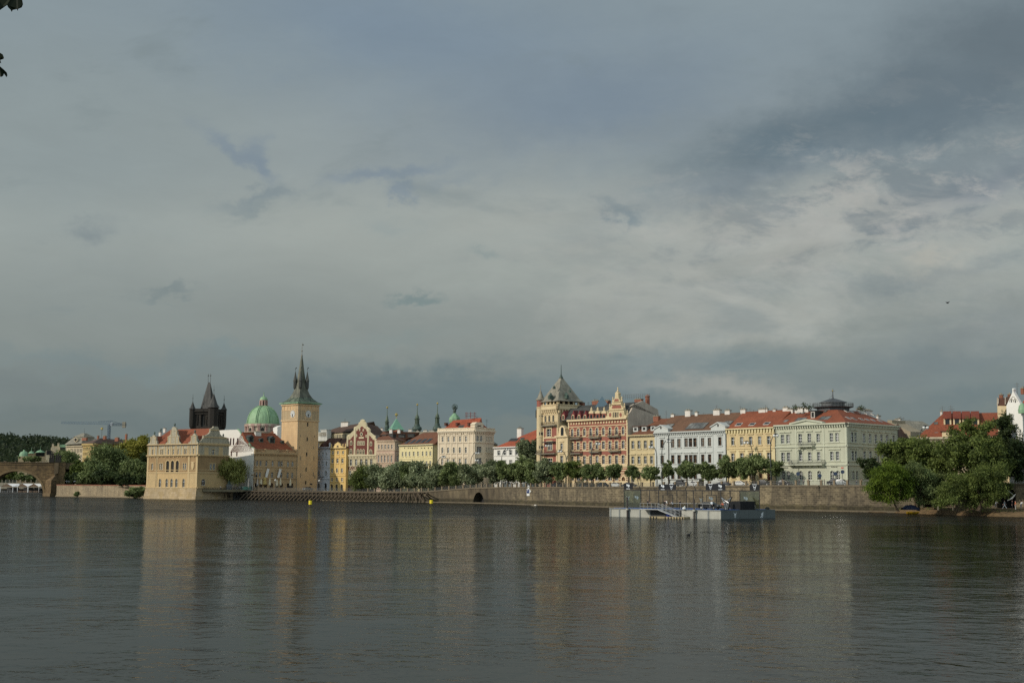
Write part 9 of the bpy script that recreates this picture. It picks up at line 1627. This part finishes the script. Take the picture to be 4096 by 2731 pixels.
p = WZ(*Z5(1375, 1478), .05); s = thing('floating_board', 'pale flat board washed up at the foot of the quay wall', 'board', p); mb = MB(); mb.box((p.x, p.y-.4, -.05), 2.0, .8, .2, -.9); mb.build('board', [M_concrete], s); mb = MB(); mb.box((p.x+.3, p.y-.5, .15), 1.0, .4, .2, -.9); mb.build('plank', [M_chim], s)
# ------------------------------------------------------------------ event barge with a glass court
def barge():
 zd = 1.66; F1 = Fac(WZ(2438, 2065).xy, WZ(2883, 2075.5).xy); c3 = WZ(3100, 2071.5).xy; F2 = Fac(F1.B, c3); e = F2.B-F2.A; back = [F1.A+e, F2.B]
 mg = plaster('barge_grey_paint', col(178, 176, 164, K), .14); md = plain('dark_grey_skirt', col(92, 98, 96, K), .6, 0, .08, .6); mbl = plain('blue_carpet', (.02, .075, .24, 1), .9, 0, .2); mw = plain('white_vinyl', (.72, .74, .74, 1), .6, 0, .05)
 rt = thing('event_barge', 'grey pontoon barge with blue deck and dark emblem skirt moored below the quay', 'barge', (*F1.pt(F1.L/2, 0).xy, 0)); mb = MB(); q = [F1.A, F1.B, F2.B, F1.A+e]; mb.hexa([(p.x, p.y, -.5) for p in q], [(p.x, p.y, zd) for p in q]); mb.build('hull', [mg], rt)
 mb = MB(); qi = [F1.pt(.6, 0, -.6).xy, F1.pt(F1.L-.4, 0, -.6).xy, F2.pt(F2.L-.6, 0, -.6).xy, (F1.A+e*.96+F1.t*.6)]; mb.hexa([(p.x, p.y, zd+.004) for p in qi], [(p.x, p.y, zd+.09) for p in qi]); mb.build('deck_carpet', [mbl], rt)
 n = 6
 for k in range(n): mb = MB(); F2.box(mb, F2.L*k/n+.02, F2.L*(k+1)/n-.02, -.4, zd+.02, .01, .09); mb.build('skirt_panel', [md], rt)
 mb = MB()
 for x in (150, 380, 605, 640, 915, 1180): u = F1.px(*ZB1(x, 950))[0]; F1.box(mb, max(0, u-.12), u+.12, -.4, zd, 0, .12)
 for x in (165, 480): u = F1.px(*ZB2(x, 1000))[0]; F1.box(mb, u-.14, u+.14, -.4, zd, 0, .12)
 F1.box(mb, 0, F1.L, zd-.12, zd+.03, 0, .14); mb.build('fender', [plain('grey_fender', (.22, .23, .22, 1), .7)], rt)
 u0, u1 = F1.px(*ZB1(1185, 950))[0], F1.px(*ZB1(2000, 950))[0]; mb = MB(); F1.box(mb, u0, u1, -.3, zd-.18, .01, .05); mb.build('painted_shadow', [plain('painted_shadow_dark', (.03, .032, .033, 1), .8)], rt)  # flat dark plate on the hull: painted shade below walkway and gangway
 EM = [(-1.0, 1.0), (-.28, .42), (.28, .42), (1.0, 1.0), (.42, -.1), (.22, -.95), (0, -1.15), (-.22, -.95), (-.42, -.1)]
 def emblem(mb, F, u, z, s, o0, o1, mi=0):
  for q in ([(-1, 1), (-.32, .38), (-.12, .3), (-.34, .12), (-.52, .22)], [(1, 1), (.52, .22), (.34, .12), (.12, .3), (.32, .38)], [(-.52, .16), (-.3, .02), (-.1, -.9), (0, -1.15), (-.2, -1.0)], [(.52, .16), (.2, -1.0), (0, -1.15), (.1, -.9), (.3, .02)], [(-.3, .16), (0, .34), (.3, .16), (.2, -.15), (.1, .02), (-.1, .02), (-.2, -.15)]):
   a = sum(q[i][0]*q[(i+1) % len(q)][1]-q[(i+1) % len(q)][0]*q[i][1] for i in range(len(q))); q = q if a > 0 else q[::-1]; F.poly(mb, [(u+x*s, z+y*s) for x, y in q], o0, o1, mi)
 def dd(mb, F, u, z, s, o0, o1, mi=0):
  arc = lambda c, r, sx: [(c+sx*r*math.sin(k*math.pi/10), z+r*math.cos(k*math.pi/10)) for k in range(11)]
  F.poly(mb, [(u-.95*s, z-1.05*s)]+[(u-.95*s+.8*s*math.sin(k*math.pi/8), z+.4*s-.6*s*math.cos(k*math.pi/8)) for k in range(9)]+[(u-.95*s, z+s)], o0, o1, mi); F.poly(mb, [(u+.15*s, z-.8*s)]+[(u+.15*s+.8*s*math.sin(k*math.pi/8), z-.8*s*math.cos(k*math.pi/8)) for k in range(9)], o0, o1, mi); F.poly(mb, [(u-.02*s-.0, z-.7*s), (u-.02*s, z+.7*s)]+[(u-.02*s-.3*s*math.sin(k*math.pi/6), z+.7*s*math.cos(k*math.pi/6)) for k in range(1, 6)], o0, o1, mi)
 def rmark(mb, F, u, z, s, o0, o1):
  for q in ([(-1.0, -1.1), (-.55, -1.1), (.25, .1), (.9, 1.1), (.55, .95), (.05, .25)], [(.9, 1.1), (.5, -1.0), (.2, -1.0), (.5, .6)], [(-.5, .2), (-.2, .65), (.45, .8), (.3, .55), (-.05, .45), (-.15, .2)], [(-.5, .2), (-.15, .2), (.1, .0), (.4, .05), (.3, -.2), (-.1, -.2)]):
   a = sum(q[i][0]*q[(i+1) % len(q)][1]-q[(i+1) % len(q)][0]*q[i][1] for i in range(len(q))); q = q if a > 0 else q[::-1]; F.poly(mb, [(u+x*s, z+y*s) for x, y in q], o0, o1)
 u, z = F2.px(*ZB2(1168, 1030)); mb = MB(); emblem(mb, F2, u, z, .52, .08, .12); mb.build('emblem', [mw], rt); u, z = F2.px(*ZB2(1868, 1035)); mb = MB(); rmark(mb, F2, u, z, .5, .08, .12); mb.build('emblem', [mw], rt)
 CF = Fac(P(2495.5, 2000, 257).xy, P(3039, 2000, 243).xy); ct = thing('glass_court', 'black framed court enclosure with tinted glass ends standing on the barge', 'court', (*CF.pt(CF.L/2, 0).xy, zd)); zt = CF.px(*ZB1(490, 372))[1]; zt2 = CF.px(*ZB2(1820, 412))[1]; zt = (zt+zt2)/2; z0 = zd+.1
 mb = MB(); CF.box(mb, 0, CF.L, zt-.12, zt+.04, -.08, .08); CF.box(mb, 0, CF.L, z0, z0+.07, -.08, .08); mb.build('rail', [M_black], ct)
 posts = [ZB1(x, 600) for x in (493, 937, 1168, 1402, 1880, 2125, 2310)]+[ZB2(x, 600) for x in (320, 805, 1050, 1305, 1822)]
 for x, y in posts: u = min(CF.L-.05, max(.05, CF.px(x, y)[0])); mb = MB(); CF.box(mb, u-.06, u+.06, z0, zt-.1, -.07, .07); mb.build('post', [M_black], ct)
 for xa, xb, y in ((ZB1(1512, 0)[0], ZB1(1768, 0)[0], ZB1(0, 505)[1]), (ZB2(434, 0)[0], ZB2(690, 0)[0], ZB2(0, 520)[1])):
  u0, zg = CF.px(xa, y); u1, _ = CF.px(xb, y); um = (u0+u1)/2; mb = MB(); CF.box(mb, u0-.05, u0+.05, z0, zg, -.06, .06); CF.box(mb, u1-.05, u1+.05, z0, zg, -.06, .06); CF.box(mb, u0, u1, zg-.05, zg+.05, -.06, .06); CF.box(mb, um-.05, um+.05, zg, zt, -.06, .06); mb.build('gate_frame', [M_black], ct)
 m = bpy.data.materials.new('tinted_court_glass'); m.use_nodes = True; N, L = m.node_tree.nodes, m.node_tree.links; b = N['Principled BSDF']; out = N['Material Output']; t = N.new('ShaderNodeBsdfTransparent'); t.inputs[0].default_value = (.62, .70, .66, 1); g = N.new('ShaderNodeBsdfGlossy'); g.inputs['Roughness'].default_value = .04; mx = N.new('ShaderNodeMixShader'); mx.inputs[0].default_value = .09; L.new(t.outputs[0], mx.inputs[1]); L.new(g.outputs[0], mx.inputs[2]); L.new(mx.outputs[0], out.inputs['Surface'])
 for a, c in ((posts[0], posts[1]), (posts[-2], posts[-1])):
  u0, u1 = CF.px(*a)[0]+.1, CF.px(*c)[0]-.1; um = (u0+u1)/2
  for p, q in ((u0, um-.02), (um+.02, u1)): mb = MB(); CF.box(mb, max(.08, p), min(CF.L-.08, q), z0+.08, zt-.14, -.02, .02); mb.build('glass_pane', [m], ct)
 mv = plain('frosted_vinyl', (.20, .25, .26, 1), .7, 0, .05)
 for x, y, Zz, kind in ((605, 590, ZB1, 'e'), (830, 585, ZB1, 'd'), (292, 640, ZB2, 'e'), (548, 612, ZB2, 'd'), (1460, 612, ZB2, 'd'), (1035, 680, ZB2, 'e')):
  u, z = CF.px(*Zz(x, y)); mb = MB(); (emblem if kind == 'e' else dd)(mb, CF, u, z, .46 if kind == 'e' else .42, .03, .05); mb.build('decal', [mv], ct)
 for xa, xb, ya, yb, Zz, kinds, lb in ((492, 724, 207, 368, ZB1, 'd', 'black sign board with two white half-round shapes, alone at the left end of the court'), (1398, 1854, 235, 375, ZB1, 'de', 'black double sign board over the middle left of the court'), (412, 922, 220, 388, ZB2, 'ed', 'black double sign board over the middle right of the court'), (1560, 1824, 240, 402, ZB2, 'e', 'black sign board with one white emblem, alone at the right end of the court')):
  u0, z1 = CF.px(*Zz(xa, ya)); u1, zb = CF.px(*Zz(xb, yb)); zb = max(zb, zt+.06); s = thing('sign_board', lb, 'sign board', CF.pt((u0+u1)/2, zb, 0), 'black sign boards on the court'); mb = MB(); CF.box(mb, u0, u1, zb, z1, -.06, .06); mb.build('board', [plain('matt_black_board', (.008, .009, .011, 1), .8)], s); n = len(kinds); w = (u1-u0)/n
  for i, k in enumerate(kinds):
   uc = u0+w*(i+.5); zc = (zb+z1)/2; mb = MB()
   if k == 'd': dd(mb, CF, uc, zc+.1, .36, .06, .1); CF.box(mb, uc-.4, uc+.4, zc-.55, zc-.46, .06, .1)
   else: emblem(mb, CF, uc, zc-.05, .42, .06, .1); CF.box(mb, uc-.45, uc+.45, zc+.5, zc+.6, .06, .1)
   mb.build('emblem', [mw], s)
 for x0, y0, x1, y1, Zz, lb in ((935, 395, 835, 60, ZB1, 'thin dark mast bending up from the left end of the court'), (152, 400, 40, 60, ZB2, 'thin dark mast bending up near the middle of the court'), (2085, 400, 2165, 190, ZB1, 'thin pale mast slanting right behind the double board')):
  a, c = P(*Zz(x0, y0), 245), P(*Zz(x1, y1), 245); s = thing('thin_mast', lb, 'mast', a, 'thin masts on the court'); mb = MB(); mb.path([a, a.lerp(c, .5)+Vector(((x0-x1)*-.0008, 0, 0)), c], [.07, .06, .04], 6); mb.build('pole', [M_black], s)
  mb = MB(); mb.tube(c, c+Vector((.5 if x0 > x1 else -.5, 0, .12)), .06, .04, 6); mb.build('lamp_arm', [M_black], s)
 for x, y0, y1, Zz, lb in ((617, 570, 1135, ZB1, 'rusty mooring pile at the left half of the barge'), (140, 625, 1180, ZB2, 'rusty mooring pile at the right half of the barge')):
  q = WZ(*Zz(x, y1), 0); s = thing('mooring_pile', lb, 'mooring pile', q, 'mooring piles of the barge'); q = F1.pt(F1.px(*Zz(x, 900))[0], 0, .45); zt_ = P(*Zz(x, y0), q.y).z; mb = MB(); mb.tube((q.x, q.y, -2), (q.x, q.y, zt_), .17, n=10); mb.build('pile', [plain('rusty_steel', (.05, .04, .034, 1), .7)], s); mb = MB(); mb.lathe((q.x, q.y, zd-.3), [(.3, 0), (.3, .35)], 10); mb.build('collar', [mg], s)
 mal = plain('aluminium', (.42, .42, .41, 1), .4, .4)
 W0, W1 = F1.px(*ZB1(1045, 880)), F1.px(*ZB1(1640, 885)); s = thing('walkway', 'projecting aluminium walkway with handrails at the side of the barge', 'walkway', F1.pt(W0[0], zd, .8)); mb = MB(); F1.box(mb, W0[0], W1[0], zd-.12, zd-.0, .15, 1.8); mb.build('deck', [mal], s); mb = MB()
 for k in range(7): u = W0[0]+(W1[0]-W0[0])*k/6; mb.tube(F1.pt(u, zd, 1.7), F1.pt(u, zd+1.1, 1.7), .03, n=5)
 for h in (.5, 1.1): mb.tube(F1.pt(W0[0], zd+h, 1.7), F1.pt(W1[0]-.8, zd+h, 1.7), .03, n=5)
 mb.build('handrail', [mal], s)
 (g0, _), (g1, _) = F1.px(*ZB1(1620, 900)), F1.px(*ZB1(2090, 1050)); s = thing('gangway', 'sloping aluminium gangway with handrails going down to the low dock', 'gangway', F1.pt(g0, zd, 2.5)); mb = MB(); A0, A1 = F1.pt(g0, zd, 2.0), F1.pt(g1, .35, 2.0); nn = Vector((F1.n.x, F1.n.y, 0))*1.2; dn = Vector((0, 0, -.14)); mb.hexa([A0+dn, A0+nn+dn, A1+nn+dn, A1+dn], [A0, A0+nn, A1+nn, A1]); mb.build('ramp', [mal], s); mb = MB()
 for off in (Vector((0, 0, 0)), nn):
  for h in (.55, 1.05): mb.tube(A0+off+Vector((0, 0, h)), A1+off+Vector((0, 0, h)), .035, n=5)
  for k in range(5): p = (A0+off).lerp(A1+off, k/4); mb.tube(p, p+Vector((0, 0, 1.05)), .03, n=5)
 mb.build('handrail', [mal], s)
 (k0, _), (k1, _) = F1.px(*ZB1(1430, 1080)), F1.px(*ZB1(2330, 1090)); s = thing('low_dock', 'low pale floating dock with hanging fenders at the foot of the gangway', 'dock', F1.pt((k0+k1)/2, 0, 2.5)); mb = MB(); F1.box(mb, k0, k1, -.25, .33, 1.4, 3.6); mb.build('float', [plaster('dock_cream', col(168, 152, 118, K), .2)], s)
 for x in (1465, 1540, 1612, 1845, 1922, 2000, 2075, 2145, 2225, 2295): u = F1.px(*ZB1(x, 1100))[0]; mb = MB(); mb.lathe(F1.pt(u, -.1, 3.68), [(.05, 0), (.09, .1), (.09, .3), (.03, .42)], 7); mb.build('fender', [M_black], s)
 tarp('bright blue tarpaulin bundle on the low dock under the gangway', ZB1(1680, 0)[0], ZB1(0, 1000)[1], 26, 15, F1.pt((k0+k1)/2, 0, 2.4).y+1.2, .33, plain('blue_sheet', (.02, .05, .26, 1), .5, 0, .3))
 mb = MB(); s = thing('white_sack', 'white sack lying at the top of the gangway rail', 'sack', F1.pt(F1.px(*ZB1(2090, 870))[0], zd, .3)); p = F1.pt(F1.px(*ZB1(2090, 870))[0], zd+.05, .3); mb.lathe(p, [(.3, 0), (.38, .15), (.3, .35), (.1, .45)], 9); mb.build('sack', [mw], s); mb = MB(); mb.tube(p+Vector((0, 0, .4)), p+Vector((.15, 0, .6)), .06, .1); mb.build('tied_neck', [mw], s)
 for x, lb in ((1250, 'folding black deck chair nearest the walkway rail, left of the two'), (1400, 'folding black deck chair with pale seat, right of the two')):
  u = F1.px(*ZB1(x, 800))[0]; s = thing('deck_chair', lb, 'deck chair', F1.pt(u, zd, -.4), 'deck chairs on the barge'); mb = MB()
  for o in (-.75, -.2): mb.tube(F1.pt(u-.5, zd+1.05, o), F1.pt(u+.45, zd+.1, o), .035, n=5); mb.tube(F1.pt(u-.35, zd+.1, o), F1.pt(u+.5, zd+.55, o), .035, n=5)
  mb.build('frame', [M_black], s); mb = MB(); mb.hexa([F1.pt(u-.45, zd+.95, -.2), F1.pt(u+.1, zd+.38, -.2), F1.pt(u+.1, zd+.38, -.75), F1.pt(u-.45, zd+.95, -.75)], [F1.pt(u-.42, zd+1.0, -.2), F1.pt(u+.13, zd+.43, -.2), F1.pt(u+.13, zd+.43, -.75), F1.pt(u-.42, zd+1.0, -.75)]); mb.hexa([F1.pt(u+.1, zd+.38, -.2), F1.pt(u+.5, zd+.5, -.2), F1.pt(u+.5, zd+.5, -.75), F1.pt(u+.1, zd+.38, -.75)], [F1.pt(u+.1, zd+.43, -.2), F1.pt(u+.5, zd+.55, -.2), F1.pt(u+.5, zd+.55, -.75), F1.pt(u+.1, zd+.43, -.75)]); mb.build('sling', [M_slated], s)
 x = ZB2(505, 0)[0]; car('black sports car shown on the blue deck of the barge', x, 239.5, zd+.1, F1.rz, (30, 31, 34), 1.0, 'show car')
 d = F1.pt(F1.px(*ZB2(880, 700))[0], 0).y+1.2; u, z = F1.px(*ZB2(878, 720)); s = thing('emblem_sculpture', 'standing angular black and silver emblem sculpture with two horns on the barge', 'sculpture', F1.pt(u, zd, -1)); mb = MB(); E0 = [(-1.18, 1.12), (-.3, .52), (0, .38), (.3, .52), (1.18, 1.12), (.62, -.02), (.34, -1.3), (-.34, -1.3), (-.62, -.02)]; sc = .98; F1.poly(mb, [(u+a*sc, z+c*sc) for a, c in E0][::-1], -1.3, -1.0); mb.build('plate', [M_black], s); mb = MB(); msil = plain('silver_edge', (.5, .5, .5, 1), .35, .5)
 def outl(pts, r=.05):
  P_ = [F1.pt(u+a*sc, z+c*sc, -.97) for a, c in pts]; mb.path(P_+[P_[0]], [r]*(len(pts)+1), 4)
 outl([(-1.02, .98), (-.3, .42), (-.08, .3), (-.36, .1), (-.56, .12)]); outl([(1.02, .98), (.3, .42), (.08, .3), (.36, .1), (.56, .12)]); outl([(-.5, .0), (-.2, -1.2), (-.14, -1.2), (-.1, -.2), (0, .0), (.1, -.2), (.14, -1.2), (.2, -1.2), (.5, .0), (.2, .16), (0, .28), (-.2, .16)]); mb.build('outline', [msil], s)
 u0, z1 = F2.px(*ZB2(1352, 685)); u1, _ = F2.px(*ZB2(1760, 690)); s = thing('covered_stand', 'large box draped in black cloth at the right end of the barge deck', 'covered stand', F2.pt((u0+u1)/2, zd, -1.5)); mb = MB(); n = 26; hh = z1-zd
 ring = []
 for (a, o) in [(u0+(u1-u0)*i/n, -.4) for i in range(n)]+[(u1, -.4-2.4*i/8) for i in range(8)]+[(u1-(u1-u0)*i/n, -2.8) for i in range(n)]+[(u0, -2.8+2.4*i/8) for i in range(8)]: ring.append((a, o))
 R0 = [F2.pt(a+.06*math.sin(i*1.9), zd+.02, o+.09*math.sin(i*2.3)) for i, (a, o) in enumerate(ring)]; R1 = [F2.pt(a+.03*math.sin(i*1.3), zd+hh*.6, o+.06*math.sin(i*2.3+.6)) for i, (a, o) in enumerate(ring)]; R2 = [F2.pt(a, z1-.05+.04*math.sin(i*.7), o) for i, (a, o) in enumerate(ring)]; mb.loft([R0, R1, R2]); mb.build('black_cloth', [plain('black_cloth', (.012, .012, .013, 1), .95, 0, .3)], s, smooth=True);
 mb = MB(); F2.box(mb, u0+.2, u1-.2, z1-.06, z1+.02, -2.6, -.6); mb.build('top', [plain('black_cloth', (0, 0, 0, 1))], s)
 u, z = F2.px(*ZB2(2085, 870)); s = thing('spotlight', 'small round black spotlight on a bracket at the far right corner of the barge', 'spotlight', F2.pt(u, zd, -.6)); c = F2.pt(u, z, -.6); mb = MB(); mb.tube(c+Vector((-.2, -.2, 0)), c+Vector((.25, .25, 0)), .34, .3, 12); mb.build('housing', [M_black], s); mb = MB(); mb.box((c.x, c.y, zd), .9, .5, .12, .4); mb.tube((c.x-.35, c.y, zd), (c.x-.35, c.y, z), .05); mb.tube((c.x+.35, c.y, zd), (c.x+.35, c.y, z), .05); mb.build('bracket', [M_iron], s)
 s = thing('side_rail', 'long thin white handrail along the court in front of the black car', 'railing', F1.pt(F1.px(*ZB1(2000, 735))[0], zd, -.3)); mb = MB(); a, _ = F1.px(*ZB1(1760, 735)); c, _ = F1.px(*ZB2(500, 732)); zz = F1.px(*ZB1(2100, 735))[1]; mb.tube(F1.pt(a, zz, -.3), F1.pt(c, zz, -.3), .045, n=6); mb.build('bar', [mal], s); mb = MB()
 for k in range(6): u = a+(c-a)*k/5; mb.tube(F1.pt(u, zd, -.3), F1.pt(u, zz, -.3), .03, n=5)
 mb.build('posts', [mal], s)
 GBp = 'people on the barge'
 for lb, x, y, Zz, F, o, top, legs, pose, h, rz, skirt in (('man in black standing by the left rail of the barge, hand on it', 1030, 830, ZB1, F1, -1.2, (34, 34, 36), (52, 50, 48), 'reach', 1.72, F1.rz, False), ('person in black waistcoat seen from behind at the head of the gangway', 1630, 860, ZB1, F1, .9, (28, 28, 30), (30, 30, 34), 'stand', 1.8, F1.rz+1.57, False), ('person in white top half hidden behind the one in the black waistcoat', 1570, 850, ZB1, F1, -.4, (214, 210, 204), (150, 140, 128), 'stand', 1.75, F1.rz+1.57, False), ('person in pale grey jacket leaning on the gangway rail', 1850, 860, ZB1, F1, 1.0, (160, 162, 164), (36, 36, 38), 'lean', 1.75, F1.rz+3.14, False), ('person in black behind the one in the pale grey jacket', 1915, 850, ZB1, F1, -.6, (30, 30, 32), (34, 34, 36), 'stand', 1.78, F1.rz+1.2, False), ('person in white T-shirt and black trousers in front of the black car', 545, 880, ZB2, F1, -.3, (206, 214, 220), (32, 32, 36), 'walk', 1.72, F1.rz+1.57, False), ('person in orange bending down beside the emblem sculpture', 868, 905, ZB2, F1, -.3, (226, 108, 62), (60, 58, 56), 'bend', 1.6, F1.rz+3.14, False), ('woman in a short black dress walking left past the covered stand', 1262, 905, ZB2, F2, -2.2, (26, 26, 28), (190, 146, 120), 'walk', 1.7, F2.rz+3.14, True)):
  u, _ = F.px(*Zz(x, y)); person(lb, F.pt(u, zd+(.09 if o < 0 else 0.0), o), rz, h, top, legs, pose=pose, group=GBp, skirt=skirt)
barge()
